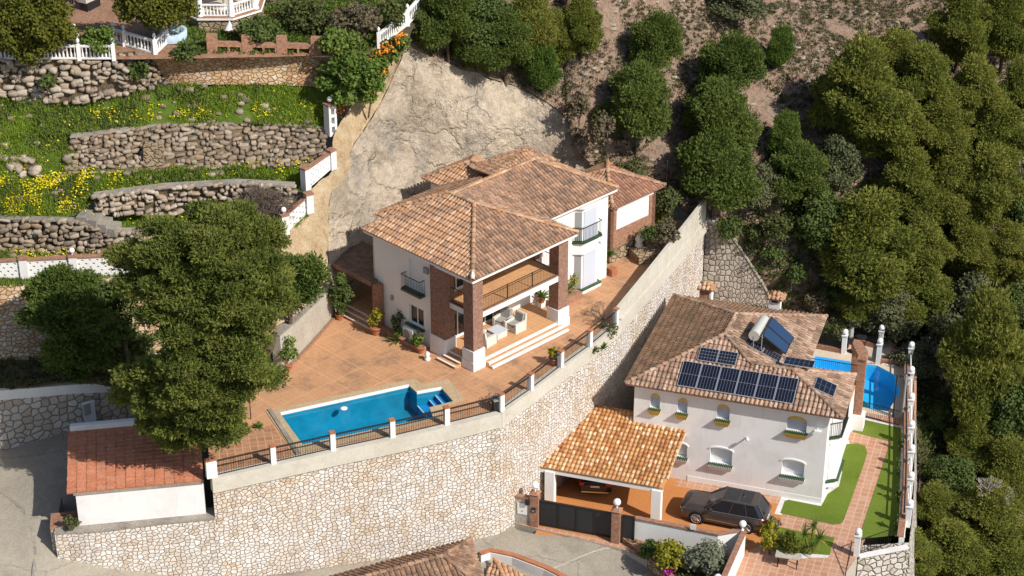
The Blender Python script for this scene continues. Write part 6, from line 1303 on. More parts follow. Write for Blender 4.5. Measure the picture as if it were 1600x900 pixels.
mb = MB(); cc = (far_r+far_l+near_r2+near_l)/4; q = [cc+(p-cc)*.93 for p in (far_r, near_r2, near_l, far_l)]; mb.prism(q, -13, kz-.15); mb.build('wall', M['white'], lh)
lw_ = thing('garden_wall', 'curving white wall with terracotta coping at the bottom edge of the road', 'wall', tuple(at(810, 885, -8.5))); CW = [at(752,868,-7.6), at(766,863,-7.6), at(800,870,-7.6), at(850,889,-7.6), at(900,915,-7.6)][::-1]
mb = MB(); band(mb, CW, -.2, -9.3, -7.65); mb.build('wall_body', M['white'], lw_); mb = MB(); band(mb, [p+Vector((0, .05, 0)) for p in CW], -.32, -7.649, -7.55); mb.build('coping', M['pot'], lw_)
t = thing('porch_roof', 'small tiled porch roof inside the curving white wall', 'roof', tuple(at(790, 900, -9))); a = at(772, 872, -7.6); tiled([([a, at(752, 915, -8.4), at(800, 925, -8.4)], 0), ([a, at(800, 925, -8.4), at(850, 915, -8.4)], 0)], [M['roof1']], t, [(a, at(800, 925, -8.4))], wd=.24)
# small iron fence on the lane
f0, f1 = at(432, 896, -7.2), at(470, 888, -7.2); t = thing('iron_fence', 'short iron fence by the corner of the brown lower roof', 'fence', tuple(f0)); mb = MB(); bars(mb, f0, f1, -7.2, -6.5, .16, .015); mb.build('railing', M['black'], t)
mb = MB(); cpts = [at(*q, -3.3) for q in [(-20,770),(12,782),(36,802),(51,828),(54,852),(48,878),(36,905)]]
for a, b in zip(cpts[:-1], cpts[1:]): mb.bar(Vector((*a.xy, 0)), Vector((*b.xy, 0)), .16, .03)
mbR = bvh('road'); mb.v = [(x, y, (gz(mbR, x, y, -3.3) or -3.3)+.012+z*.5) for x, y, z in mb.v]; tag(mb.build('road_kerb_line', M['conc_dark']), None, None, None, 'structure')
mb = MB(); cpts = [at(*q, -8.0) for q in [(858,884),(880,876),(910,864),(935,856),(962,851)]]
for a, b in zip(cpts[:-1], cpts[1:]): mb.bar(Vector((*a.xy, 0)), Vector((*b.xy, 0)), .10, .02)
mb.v = [(x, y, (gz(mbR, x, y, -8) or -8)+.012+z*.5) for x, y, z in mb.v]; tag(mb.build('road_joint', M['conc']), None, None, None, 'structure')
# ================================================================== TREES
HB = bvh('hillside', 'hilltop'); rgT = random.Random(11)
def make_tree(Rx, Rz, n, seed, mat, cone, per=1650, size=.18, trunk_r=.17, kind='pine', core=.4, name='pine_tree', lr=(.26, .42), flat=.75, gap=.25):
    hc = Rz*1.0+gap*Rz; lb = crown_lobes(Rx, Rz, n, seed, cone, lr, hc, flat); t = thing(name, 'tree', 'tree', (0, 0, 0))
    cm = leaf_mesh('crown', lb, M[mat], per, size, kind, seed, .3, core); c = obj_me('crown', cm, t)
    tr = trunk_mb(hc+Rz*.4, trunk_r, lb, seed).build('trunk', M['bark'], t); t['_hc'] = hc; return t, hc, Rx, Rz
VAR = {'round': [make_tree(2.5, 2.6, 34, 101+i, 'leaf_pine2', .25+.1*i, lr=(.22, .36)) for i in range(3)],
       'pine': [make_tree(2.6, 2.9, 52, 201+i, 'leaf_pine', .2+.12*i, lr=(.14, .30), flat=.7) for i in range(4)],
       'dark': [make_tree(2.4, 2.5, 32, 301+i, 'leaf_dark', .1, per=650, size=.18, kind='leaf', lr=(.22, .38)) for i in range(2)],
       'olive': [make_tree(2.2, 2.2, 26, 401+i, 'leaf_olive', .1, per=520, size=.19, kind='leaf') for i in range(1)],
       'yellow': [make_tree(2.3, 2.4, 30, 501, 'leaf_bright', .2, per=1500, size=.18)]}
used = set()
def find_spot(px, py, hc, tree=HB):
    d = Vector(ray(px, py)).normalized(); o = Vector(CAM); t = 60.0; prev = None
    while t < 420:
        p = o+d*t; g = gz(tree, p.x, p.y)
        if g is not None and p.z-g <= hc: return Vector((p.x, p.y, g))
        t += .25
    p = o+d*180; return Vector((p.x, p.y, p.z-hc))
def tree(px, py, w_, h_, kind, label, group='pines on the hillside', vi=None, bv=HB):
    vs = VAR[kind]; i = (len(used) if vi is None else vi) % len(vs); src, hc0, Rx0, Rz0 = vs[i]
    s0 = 25.0 if py > 450 else 22.5; w_ *= 1.14 if px > 1260 else 1.06; h_ *= 1.1 if px > 1260 else 1.04; kx = (w_/2/s0)/Rx0; rz = max(.3, ((h_/2/s0)**2-(w_/2/s0*.47)**2))**.5/.883; kz = min(1.5*kx, max(.65*kx, rz/Rz0))
    loc = find_spot(px, py, hc0*kz, bv); s1 = scl(loc); kx *= s0/s1; kz *= s0/s1; loc = find_spot(px, py, hc0*kz, bv)
    if (kind, i) not in used: o = src; used.add((kind, i))
    else: o = copy_tree(src)
    o.location = loc; o.scale = (kx, kx, kz); o.rotation_euler = (0, 0, rgT.uniform(0, 6.28)); o['label'] = label; o['category'] = 'tree'; o['group'] = group
    if kind != 'pine' and kind != 'round': o.name = {'dark': 'dark_tree', 'olive': 'olive_tree', 'yellow': 'bright_tree'}[kind]
    return o
TREES = [
 (700, 40, 95, 120, 'round', 'dark green pine at the left end of the group above the rock face'), (752, 30, 100, 110, 'dark', 'dark bushy tree behind the pines above the rock face'),
 (745, 92, 70, 70, 'round', 'low pine hanging over the rim left of centre on the rock face'), (790, 72, 90, 100, 'round', 'pine over the middle of the rock face rim'),
 (825, 40, 90, 110, 'pine', 'pine at the top edge right of the group over the rock face'), (848, 128, 56, 78, 'yellow', 'small bright green pine on the right rim of the rock face'),
 (868, 70, 60, 90, 'pine', 'slim olive green pine between the rim group and the bare slope'), (908, 48, 72, 90, 'pine', 'pine with a bare lower trunk left of the bare slope'),
 (685, 95, 40, 60, 'olive', 'grey green shrub tree hanging over the left rim of the rock face'), (650, 18, 60, 60, 'dark', 'dark tree behind the climbing balustrade'),
 (1025, 78, 78, 108, 'round', 'upper of the two round pines standing on the bare slope'), (996, 168, 112, 128, 'round', 'large round pine on the slope above the brick annex'),
 (1143, 112, 98, 110, 'round', 'round pine half hidden behind the pine in front of it on the slope'), (1120, 188, 112, 122, 'round', 'big round pine right of the round pine above the annex'),
 (1118, 275, 122, 130, 'round', 'big pine directly behind the tip of the concrete parapet'), (1150, 6, 90, 46, 'olive', 'yellowish tree cut by the top edge above the slope'),
 (1219, 72, 40, 62, 'yellow', 'small yellow green pine alone on the stony slope'), (1226, 212, 46, 86, 'yellow', 'slender bright pine below the stony slope'),
 (1345, 150, 130, 160, 'pine', 'large spreading pine at the upper left edge of the forest'), (1400, 95, 100, 90, 'pine', 'pine behind and above the large spreading pine'),
 (1440, 140, 100, 120, 'pine', 'pine right of the large spreading pine'), (1500, 45, 92, 110, 'pine', 'isolated pine at the top edge right of the bare slope'),
 (1572, 42, 96, 110, 'pine', 'pine at the top right corner beside the isolated one'), (1590, 150, 70, 100, 'pine', 'pine at the right edge below the corner pine'),
 (1520, 150, 90, 110, 'pine', 'pine below the isolated pine at the top'), (1400, 205, 110, 110, 'pine', 'pine in front of the large spreading pine'), (1470, 215, 100, 110, 'pine', 'pine in the second forest row right of the spreading pine'),
 (1560, 225, 100, 110, 'pine', 'pine in the second forest row near the right edge'), (1248, 282, 96, 100, 'round', 'green pine under the slender bright pine'), (1190, 300, 70, 80, 'olive', 'olive brown tree right of the parapet pine'),
 (1305, 262, 76, 84, 'olive', 'dull olive tree below the shadow of the spreading pine'), (1275, 345, 100, 90, 'dark', 'dark leafy tree above the big bright round pine'), (1352, 385, 150, 160, 'pine', 'biggest bright round pine in the middle of the forest'),
 (1420, 300, 100, 120, 'pine', 'pine above and right of the biggest round pine'), (1480, 300, 100, 110, 'pine', 'pine in the centre of the third forest row'), (1540, 300, 110, 130, 'pine', 'large pine in the third row near the right edge'), (1592, 320, 60, 110, 'dark', 'dark tree cut by the right edge in the third row'),
 (1282, 380, 70, 76, 'dark', 'dark tree left of the biggest round pine'), (1318, 462, 70, 60, 'dark', 'dark low tree behind the white chimney'), (1335, 500, 70, 50, 'olive', 'low grey brown tree behind the globe posts of the table deck'), (1395, 495, 80, 80, 'olive', 'thin dark brown tree behind the back globe post of the wall'), (1340, 432, 60, 60, 'pine', 'small pine below the biggest round pine on its left'), (1440, 400, 90, 100, 'pine', 'pine right of the biggest round pine'), (1510, 395, 90, 90, 'pine', 'pine in the fourth row between two dark gaps'),
 (1575, 405, 80, 100, 'pine', 'pine in the fourth row at the right edge'), (1430, 460, 110, 100, 'pine', 'broad pine above the boundary wall lamps'), (1350, 465, 90, 60, 'pine', 'low pine above the table deck'), (1515, 480, 100, 100, 'olive', 'thin grey green tree above the tall forest pine'),
 (1590, 500, 70, 120, 'dark', 'dark leafy tree at the right edge beside the tall pine'), (1540, 570, 130, 220, 'pine', 'tallest forest pine right of the boundary wall'), (1482, 545, 80, 100, 'olive', 'thin half bare pine next to the tallest forest pine'),
 (1468, 655, 44, 50, 'dark', 'dark shrub tree below the half bare pine'), (1522, 700, 84, 84, 'pine', 'pine below the tallest forest pine on its left'), (1585, 650, 90, 130, 'dark', 'dark leafy tree at the right edge below the tallest pine'),
 (1575, 735, 90, 100, 'pine', 'pine behind the dead branches at the right edge'), (1488, 755, 80, 80, 'dark', 'dark tree left of the dead branches'), (1460, 795, 80, 80, 'pine', 'small pine beside the lower boundary wall'),
 (1545, 815, 120, 120, 'pine', 'pine under the dead branches near the right edge'), (1415, 868, 100, 90, 'pine', 'pine covering the end of the boundary wall'), (1485, 865, 110, 100, 'pine', 'pine at the bottom edge right of the wall end'), (1570, 885, 110, 90, 'pine', 'pine in the bottom right corner'), (1385, 905, 70, 60, 'olive', 'grey green pine at the bottom edge beside the end wall')]
for T_ in TREES: tree(*T_)
for kd_, vs_ in VAR.items():
    for i_, v_ in enumerate(vs_):
        if (kd_, i_) not in used:
            for ch_ in list(v_[0].children): bpy.data.objects.remove(ch_)
            bpy.data.objects.remove(v_[0])
# ---- the foreground pines: crowns follow their own silhouettes, spread through a real depth
def inside(x, y, poly):
    c = False
    for (x0, y0), (x1, y1) in zip(poly, poly[1:]+poly[:1]):
        if (y0 > y) != (y1 > y) and x < (x1-x0)*(y-y0)/(y1-y0)+x0: c = not c
    return c
def sil_tree(name, label, poly, base, depth, lobe, seed, mat, per, size, trunk_r, step=24, kind='pine', flat=.62, core=.6, back=0):
    b = at(*base); rg = random.Random(seed); lob = []; xs = [p[0] for p in poly]; ys = [p[1] for p in poly]; cx, cy = sum(xs)/len(xs), sum(ys)/len(ys); RX = (max(xs)-min(xs))/2; RY = (max(ys)-min(ys))/2
    y = min(ys)
    while y < max(ys):
        x = min(xs)+rg.uniform(0, step)
        while x < max(xs):
            qx, qy = x+rg.uniform(-.35, .35)*step, y+rg.uniform(-.35, .35)*step
            if inside(qx, qy, poly):
                k = max(0, 1-((qx-cx)/RX)**2-((qy-cy)/RY)**2)**.5
                for s_ in ((-1,) if rg.random() < .75 else (-1, 1)):
                    yy = b.y+back+s_*depth*k*rg.uniform(.55, 1.0)+rg.uniform(-.4, .4); p = aty(qx, qy, yy); r = lobe*rg.uniform(.7, 1.25); 
                    if p.z-r*.6 > b.z+.2: lob.append((p.x, p.y, p.z, r, r*flat*rg.uniform(.8, 1.2)))
            x += step*rg.uniform(.8, 1.25)
        y += step*.8
    t = thing(name, label, 'tree', tuple(b)); me = leaf_mesh('crown', lob, M[mat], per, size, kind, seed, .35, core, off=tuple(b)); obj_me('crown', me, t)
    rel = [(l[0]-b.x, l[1]-b.y, l[2]-b.z, l[3], l[4]) for l in lob]; top_ = max(l[2] for l in rel); ax = sum(l[0] for l in rel)/len(rel); ay = sum(l[1] for l in rel)/len(rel)
    m_ = trunk_mb(top_*.85, trunk_r, rel, seed, (ax*.9, ay*.9)); m_.v = [(v[0]+b.x, v[1]+b.y, v[2]+b.z) for v in m_.v]; m_.build('trunk', M['bark'], t); return t
sil_tree('pine_tree', 'huge layered pine between the garage and the villa terrace', [(300,335),(345,318),(400,332),(440,372),(450,412),(440,440),(452,470),(432,505),(412,520),(425,560),(438,590),(420,606),(392,596),(378,640),(376,680),(340,690),(300,696),(262,698),(238,668),(222,640),(186,620),(180,590),(200,578),(262,566),(258,520),(225,500),(215,470),(190,455),(175,425),(180,390),(225,360)], (372,662,-.1), 4.2, .66, 7, 'leaf_big', 1500, .175, .34, step=25, back=-4.2, flat=.5, core=.42)
sil_tree('pine_tree', 'pine crown between the huge pine and the low concrete wall', [(440,420),(470,405),(498,420),(500,440),(482,465),(455,485),(430,480),(425,450)], (452,500,2.5), 1.4, .62, 9, 'leaf_pine2', 1100, .2, .16, step=20)
sil_tree('pine_tree', 'blue green pine standing apart in front of the ochre wall', [(60,440),(90,422),(135,430),(150,470),(160,505),(178,545),(160,565),(135,580),(110,590),(75,592),(60,575),(85,560),(80,525),(45,505),(50,470)], (130,588,.6), 1.9, .64, 13, 'leaf_pine2', 1100, .2, .2, step=24, flat=.5, core=.42)
sil_tree('pine_tree', 'pine behind the pierced wall left of the huge pine', [(140,440),(165,428),(195,440),(215,470),(235,520),(230,560),(200,575),(175,560),(170,520),(150,480)], (205,590,.4), 1.6, .75, 15, 'leaf_dark', 520, .22, .2, step=25, kind='leaf', back=1.5)
# ---- round garden trees, top left
sil_tree('round_tree', 'large dense round tree at the top left corner', [(-30,-10),(60,-20),(108,5),(114,40),(100,72),(60,88),(10,90),(-30,88)], (40,88,14.7), 2.2, .55, 17, 'leaf_round', 900, .17, .2, step=17, kind='leaf', flat=.9)
sil_tree('round_tree', 'wide round tree above the fountain at the top edge', [(184,-20),(310,-25),(304,14),(280,30),(240,40),(205,38),(184,20)], (246,62,15.2), 1.9, .55, 19, 'leaf_round', 900, .17, .2, step=17, kind='leaf', flat=.9)
sil_tree('round_bush', 'small yellowish round bush behind the white balustrade', [(128,58),(150,40),(175,46),(187,66),(178,80),(140,82),(124,74)], (156,82,14.8), .9, .38, 21, 'leaf_bright', 900, .16, .08, step=12, kind='leaf', flat=.9)
sil_tree('flowering_shrub', 'dense green shrub hanging over the terrace corner', [(505,108),(530,88),(575,78),(600,95),(595,120),(575,150),(545,160),(515,148),(500,130)], (540,165,10.6), 1.3, .45, 23, 'leaf_bright', 620, .2, .1, step=15, kind='leaf', flat=.9)
sil_tree('flowering_creeper', 'orange flowering creeper spilling down beside the balustrade', [(588,78),(630,52),(636,62),(612,98),(600,130),(585,155),(560,178),(530,198),(527,180),(555,160),(575,140),(580,110)], (575,170,9.9), .5, .38, 25, 'leaf_bright', 620, .18, .06, step=12, kind='leaf', flat=.9)
def bush(name, label, px, py, w_, h_, z, mat, per=800, size=.16, kind='leaf', seed=1, core=.6, n=14, flat=.9):
    """bush whose middle projects to px, py and whose foot is at height z"""
    c = at(px, py+h_*.42, z); s = scl(c); Rx = w_/2/s; Rz = max(.25, ((h_/2/s)**2-(Rx*.47)**2))**.5/.883 if h_ > w_*.5 else Rx*.4
    lb = crown_lobes(Rx*.85, Rz*.85, n, seed, .1, (.34, .5), Rz*.95, flat); t = thing(name, label, 'shrub', tuple(c)); obj_me('foliage', leaf_mesh('foliage', lb, M[mat], per, size, kind, seed, .25, core), t)
    m_ = MB()
    for k in range(4): q = lb[k]; m_.tube((0, 0, -.1), (q[0]*.6, q[1]*.6, q[2]*.7), .04, .02, 5, cap=False)
    m_.v = [(v[0]+c.x, v[1]+c.y, v[2]+c.z) for v in m_.v]; m_.build('stem', M['bark'], t); return t, lb, c
bush('bush', 'yellow green leafy bush left of the olive in the roadside bed', 1046, 862, 62, 62, -7.85, 'leaf_yellow', 520, .17, seed=31)
bush('olive_bush', 'grey green olive bush in the bed before the white wall', 1098, 868, 84, 66, -7.85, 'leaf_grey', 620, .15, seed=33)
bush('bush', 'low dark shrub at the left end of the roadside bed', 1015, 862, 44, 26, -7.8, 'leaf_dark', 700, .14, seed=35)
bush('clipped_shrub', 'dark egg shaped clipped shrub between the lower paving and lawn', 1232, 850, 44, 56, G2, 'leaf_round', 1100, .12, seed=37, n=18)
bush('clipped_shrub', 'tall yellow tipped shrub just right of the grey car', 1203, 836, 40, 70, G2, 'leaf_yellow', 900, .13, seed=39)
bush('clipped_shrub', 'purplish top shrub behind the yellow tipped one', 1206, 818, 28, 30, G2+.4, 'leaf_scrub', 900, .13, seed=41)
mbz = thing('magenta_flowers', 'magenta flowering plant at the bottom of the roadside bed', 'flower', tuple(at(1043, 897, -7.85))); c = at(1043, 897, -7.85)
obj_me('petals', leaf_mesh('petals', [(0, 0, .25, .32, .22), (.25, .1, .2, .2, .15)], M['flower_m'], 900, .12, 'leaf', 5, .3), mbz)
# ---- bare shrubs
def bare(name, label, px, py, z, w_, h_, n, seed, mat='twig', cat='shrub', r=.012, up=.5, dome=True):
    c = at(px, py, z); s = scl(c); rg = random.Random(seed); t = thing(name, label, cat, tuple(c)); mb = MB(); RX = w_/2/s; RZ = h_/s
    def br(p, d, L, rr, k):
        q = p+d*L; mb.tube(p, q, rr, rr*.6, 4, cap=False)
        if k > 0:
            for _ in range(3 if k > 1 else 4):
                e = (d+Vector((rg.gauss(0, .55), rg.gauss(0, .55), rg.gauss(.1, .4)))).normalized(); br(q, e, L*rg.uniform(.5, .85), rr*.6, k-1)
    for i in range(n):
        a = rg.uniform(0, 6.28); k = rg.uniform(.1, 1); d = Vector((math.cos(a)*k*RX, math.sin(a)*k*RX, RZ*(.35+up*(1-k)))).normalized(); br(c+Vector((math.cos(a)*.1, math.sin(a)*.1, -.05)), d, RX*.42, r*2.2, 3)
    mb.build('branches', M[mat], t); return t
bare('bare_bush', 'large brown bare bush above the huge pine', 415, 346, 5.6, 112, 100, 90, 3, r=.02)
bare('bare_bush', 'thin bare brown bush hanging on the rubble wall', 160, 150, 12.3, 50, 60, 16, 5)
bare('bare_tree', 'bare branching shrub leaning over the fence near the parapet', 945, 498, .05, 62, 36, 9, 7, r=.014)
bare('bare_tree', 'bare curling shrub beside the dark bin at the fence corner', 768, 630, .05, 34, 34, 5, 9, r=.014)
bare('dead_tree', 'pale dead pine branches in the forest at the lower right', 1545, 790, -11.4, 90, 110, 7, 11, 'deadwood', 'tree', .03)
bare('dead_tree', 'pale bare branches above the small pool among the pines', 1450, 560, -8.5, 70, 60, 5, 13, 'deadwood', 'tree', .02)
# ---- potted and terrace plants
def potted(label, px, py, z, r, h, mat, w_, hh, leaf='leaf', size=.16, seed=1, name='potted_plant', spiky=False):
    c = at(px, py, z); t = thing(name, label, 'potted plant' if r else 'plant', tuple(c))
    if r: mb = MB(); pot(mb, c, r, h); mb.build('pot', M['pot'], t)
    z0 = h if r else 0
    if spiky:
        mb = MB(); rg = random.Random(seed)
        for k in range(46):
            a = rg.uniform(0, 6.28); e = rg.uniform(.15, 1.3); d = Vector((math.cos(a)*math.cos(e), math.sin(a)*math.cos(e), math.sin(e))); L = hh*rg.uniform(.7, 1.1); s_ = Vector((-d.y, d.x, 0)).normalized()*L*.07; p = c+Vector((0, 0, z0)); m_ = p+d*L*.6; q = p+d*L-Vector((0, 0, L*.12))
            mb.mesh([p-s_*.6, p+s_*.6, m_+s_, m_-s_, q], [[0, 1, 2, 3], [3, 2, 4]])
        mb.build('foliage', M[mat], t)
    else:
        n = 7; lb = crown_lobes(w_/2, hh/2, n, seed, .1, (.4, .6), hh/2+z0, .9); obj_me('foliage', leaf_mesh('foliage', lb, M[mat], 700, size, leaf, seed, .3, .35), t)
    return t
potted('round terracotta pot with a yellowish shrub by the shaded steps', 588, 522, 0, .34, .5, 'leaf_yellow', .9, 1.3, seed=51)
potted('broad agave clump beside the air conditioner on the villa terrace', 622, 533, 0, 0, 0, 'leaf_bright', 1, .95, seed=52, name='agave_plant', spiky=True)
potted('tall leafy shrub behind the agave clump at the villa wall', 626, 520, 0, 0, 0, 'leaf_dark', 1.1, 1.7, seed=53, name='leafy_plant')
potted('small pot with a bushy plant right of the air conditioner', 657, 551, 0, .24, .4, 'leaf_bright', .75, .8, seed=54)
potted('small grey rimmed pot left of the low steps by the pilaster', 648, 545, 0, .2, .35, 'leaf_dark', .6, .7, seed=55)
potted('terracotta pot with a reddish plant beside the terrace fence', 866, 570, 0, .33, .5, 'leaf_yellow', .7, .7, seed=56)
potted('climbing leafy plant in a pot at the low concrete wall', 452, 577, 0, .2, .3, 'leaf_bright', 1.1, 2.0, seed=57)
potted('square potted plant where the low concrete wall meets the porch', 531, 499, 0, .25, .4, 'leaf_dark', .6, .5, seed=58)
potted('agave on the paving under the right end of the balcony', 846, 472, .45, .25, .35, 'leaf_bright', 1, .75, seed=59, spiky=True)
potted('spiky agave in the brick planter by the bay window', 886, 455, .4, 0, 0, 'leaf_bright', 1, .8, seed=60, name='agave_plant', spiky=True)
potted('yellow green leafy plant in the brick planter by the bay window', 897, 447, .4, 0, 0, 'leaf_yellow', 1.1, 1.1, seed=61, name='leafy_plant')
potted('spiky yucca head in the planter at the far villa corner', 952, 400, .7, 0, 0, 'leaf_bright', 1, .7, seed=62, name='agave_plant', spiky=True)
potted('green agave growing from the kerb on the big stone wall', 943, 545, -.6, 0, 0, 'leaf_bright', 1, .5, seed=63, name='agave_plant', spiky=True)
potted('small agave by the left end of the pool coping', 403, 668, 0, 0, 0, 'leaf_bright', 1, .45, seed=64, name='agave_plant', spiky=True)
for (x, y, s_, lb_) in ((948, 526, 58, 'grey weed tuft on the stone wall near the parapet'), (925, 553, 34, 'dark weed tuft on the kerb left of the wall agave'), (784, 655, 30, 'dry weed tuft at the corner of the big stone wall'), (736, 668, 16, 'small dark weed on the kerb right of the pool')):
    potted(lb_, x, y, -.5, 0, 0, 'leaf_scrubg', s_/50, s_/60, seed=int(x), name='weed_tuft', size=.12)
yc = at(1265, 866, G2)
t = thing('yucca', 'multi headed yucca with yellow lower leaves beside the clipped shrub', 'plant', tuple(yc))
for k, (dx, dy, hh) in enumerate([(-.35, 0, 1.3), (.15, .25, 1.7), (.5, -.05, 1.1), (0, -.3, .7)]):
    mb = MB(); q = yc+Vector((dx, dy, hh)); mb.tube(yc, q, .1, .07, 6); o = mb.build('trunk', M['bark'], t); ORG[o.name] = ORG[t.name]; mb = MB(); rg = random.Random(k)
    for j in range(60):
        a = rg.uniform(0, 6.28); e = rg.uniform(-.7, 1.4); d = Vector((math.cos(a)*math.cos(e), math.sin(a)*math.cos(e), math.sin(e))); L = rg.uniform(.65, .95); s_ = Vector((-d.y, d.x, 0)).normalized()*.035; mb.mesh([q-s_, q+s_, q+d*L], [[0, 1, 2]], None, 1 if e < -.2 else 0)
    mb.build('leaf_rosette', [M['leaf_bright'], M['leaf_yellow']], o)
# ivy hedge by the porch, cactus, garden shrubs
sil_tree('ivy_hedge', 'dark ivy hedge against the rock under the brown canopy', [(519,425),(535,425),(545,445),(545,480),(530,500),(520,490)], (530,500,0), .5, .36, 71, 'leaf_dark', 700, .16, .06, step=12, kind='leaf', flat=1)
t = thing('cactus', 'tall yellow green cactus at the corner of the brick annex', 'cactus', tuple(at(1027, 345, 1.1))); c = at(1027, 345, 1.1); mb = MB()
for k in range(9): a = k*.7; p = c+Vector((math.cos(a)*.22, math.sin(a)*.22, 0)); mb.tube(p, p+Vector((math.cos(a)*.12, 0, 1.0+.3*math.sin(k*2.1))), .085, .06, 7)
mb.build('stems', M['leaf_yellow'], t)
for i, (x, y, w_, h_, mt, lb_) in enumerate([(1044, 318, 54, 54, 'leaf_scrubg', 'big loose scrub bush behind the cactus'), (1040, 360, 50, 40, 'leaf_scrub', 'reddish low bush between cactus and parapet'), (1015, 366, 34, 26, 'leaf_dark', 'low dark bush on the step by the annex'), (1062, 298, 34, 26, 'leaf_scrubg', 'green bush against the tip of the parapet'), (985, 262, 60, 40, 'leaf_scrubg', 'olive scrub bush above the annex roof'), (940, 205, 50, 70, 'leaf_scrub', 'dry grey brown bush at the right rim of the rock face'), (905, 170, 46, 60, 'leaf_scrub', 'dry bush below the slim olive green pine')]):
    sp = find_spot(x, y, .7) if i > 3 else None; zz = sp.z if sp is not None else 1.3; bush('bush', lb_, x, y, w_, h_, zz, mt, 520, .17, seed=80+i, core=.45)
for i, (x, y, w_, h_, mt, lb_) in enumerate([(1140, 352, 56, 40, 'leaf_dark', 'dark bush just right of the parapet tip'), (1180, 362, 46, 36, 'leaf_scrubg', 'olive bush behind the curved top of the grey stone wall'), (1206, 396, 40, 34, 'leaf_dark', 'dark bush behind the lower curve of the grey stone wall'), (1244, 428, 40, 34, 'leaf_dark', 'dark bush behind and above the white chimney'), (1272, 470, 44, 34, 'leaf_scrub', 'dry brown bush right of the white chimney'), (1215, 355, 60, 50, 'leaf_scrubg', 'olive scrub bush under the dull trees right of the parapet'), (1300, 512, 50, 30, 'leaf_scrubg', 'scrub bush behind the back of the tiled roof')]):
    sp = find_spot(x, y, .7); bush('bush', lb_, x, y, w_, h_, sp.z, mt, 520, .17, seed=180+i, core=.5)
for i, (x, y, lb_) in enumerate([(1402, 728, 'first of the slim shrubs on the lawn edge below the path'), (1403, 770, 'middle slim shrub on the lawn edge by the wall'), (1400, 815, 'lowest slim shrub on the lawn edge by the wall'), (1406, 690, 'topmost slim shrub beside the lawn strip')]): bush('slim_shrub', lb_, x, y, 16, 34, G2, 'leaf_dark', 900, .12, seed=95+i, n=8)
bush('weed_shrub', 'dry weeds growing in the brick edged planter', 112, 820, 30, 22, -2.4, 'leaf_scrubg', 600, .13, seed=99, n=8)
bush('garden_bush', 'green bed of leafy plants below the gazebo', 405, 45, 74, 30, 14.9, 'leaf_dark', 500, .17, seed=100)
for i, (x, y, w_, h_, mt, lb_) in enumerate([(480, 20, 90, 60, 'leaf_scrubg', 'overgrown bush at the top edge right of the gazebo'), (560, 30, 100, 70, 'leaf_scrub', 'brownish overgrown bush left of the climbing balustrade'), (530, 60, 70, 40, 'leaf_bright', 'bright bush above the right end of the brick parapet'), (310, 45, 46, 24, 'leaf_bright', 'green clump right of the fountain'), (420, 5, 70, 40, 'leaf_scrub', 'brown shrub touching the gazebo at the top edge'), (610, 22, 60, 50, 'leaf_scrubg', 'dark shrub behind the balustrade near the top edge'),
    (80, 95, 30, 20, 'leaf_dark', 'green weeds on the rubble wall under the balustrade'), (75, 130, 30, 24, 'leaf_dark', 'green bush growing out of the crumbling rubble wall'), (215, 108, 44, 40, 'leaf_dark', 'dark ivy in the gap under the corner balustrade'), (290, 82, 50, 30, 'leaf_dark', 'ivy hanging on the wall left of the brick parapet')]):
    bush('garden_bush', lb_, x, y, w_, h_, 14.2 if y < 90 else 13.2, mt, 420, .2, seed=110+i, core=.5)
# ================================================================== GROUND COVER (uncountable)
def scatter_pts(names, n, seed, jit=True):
    rg = np.random.default_rng(seed); tris = []
    for nm in names:
        V, F, _ = GROUND[nm]; Fq = np.array(F); a, b, c, d = (V[Fq[:, k]] for k in range(4)); ar = np.linalg.norm(np.cross(b-a, d-a), axis=1); tris.append((a, b, d, c, ar))
    A = np.concatenate([t[0] for t in tris]); B = np.concatenate([t[1] for t in tris]); D = np.concatenate([t[2] for t in tris]); C = np.concatenate([t[3] for t in tris]); ar = np.concatenate([t[4] for t in tris]); ix = rg.choice(len(A), n, p=ar/ar.sum()); u = rg.random((n, 1)); v = rg.random((n, 1))
    return A[ix]*(1-u)*(1-v)+B[ix]*u*(1-v)+D[ix]*(1-u)*v+C[ix]*u*v, rg
def vis(P, x0=-120, x1=1720, y0=-120, y1=1000):
    v = P-CAM; D = v@FW; X = 800+FPX*(v@RT)/D; Y = 450-FPX*(v@UP)/D; return (X > x0) & (X < x1) & (Y > y0) & (Y < y1), X, Y
def tufts(name, label, P, rg, mat, h=(.12, .35), K=5, spread=.18, wd=.05, cat='grass'):
    n = len(P); C = np.repeat(P, K, 0)+rg.normal(0, spread, (n*K, 3))*np.array([1, 1, .15]); m = n*K; dr = rg.normal(0, .45, (m, 3)); dr[:, 2] = 1; dr /= np.linalg.norm(dr, axis=1)[:, None]; L = rg.uniform(h[0], h[1], (m, 1)); s = np.cross(dr, rg.normal(size=(m, 3))); s /= np.linalg.norm(s, axis=1)[:, None]
    V = np.stack([C-s*wd, C+s*wd, C+dr*L], 1).reshape(-1, 3); o = obj_me(name, raw_mesh(name, V, 3, np.arange(len(V)), np.repeat(rg.random(n), K), mat)); return tag(o, label, cat, None, 'stuff')
MD = [k for k in GROUND if k.startswith('meadow')]
P, rg = scatter_pts(MD, 60000, 1); k, X, Y = vis(P); dens = np.array([mnoise.noise(Vector(p)*.5) for p in P]); tufts('meadow_grass', 'long green grass on the garden terraces', P[k & (dens > -.35)], rg, M['leaf_grass'], (.06, .24), 5, .14, .022)
dl = np.array([mnoise.noise(Vector(p)*.42+Vector((7, 3, 1))) for p in P]); kk = k & (dl > .08); tufts('meadow_weeds', 'darker leafy weeds on the garden terraces', P[kk][::5], rg, M['leaf_dark'], (.1, .32), 8, .18, .04, 'weeds')
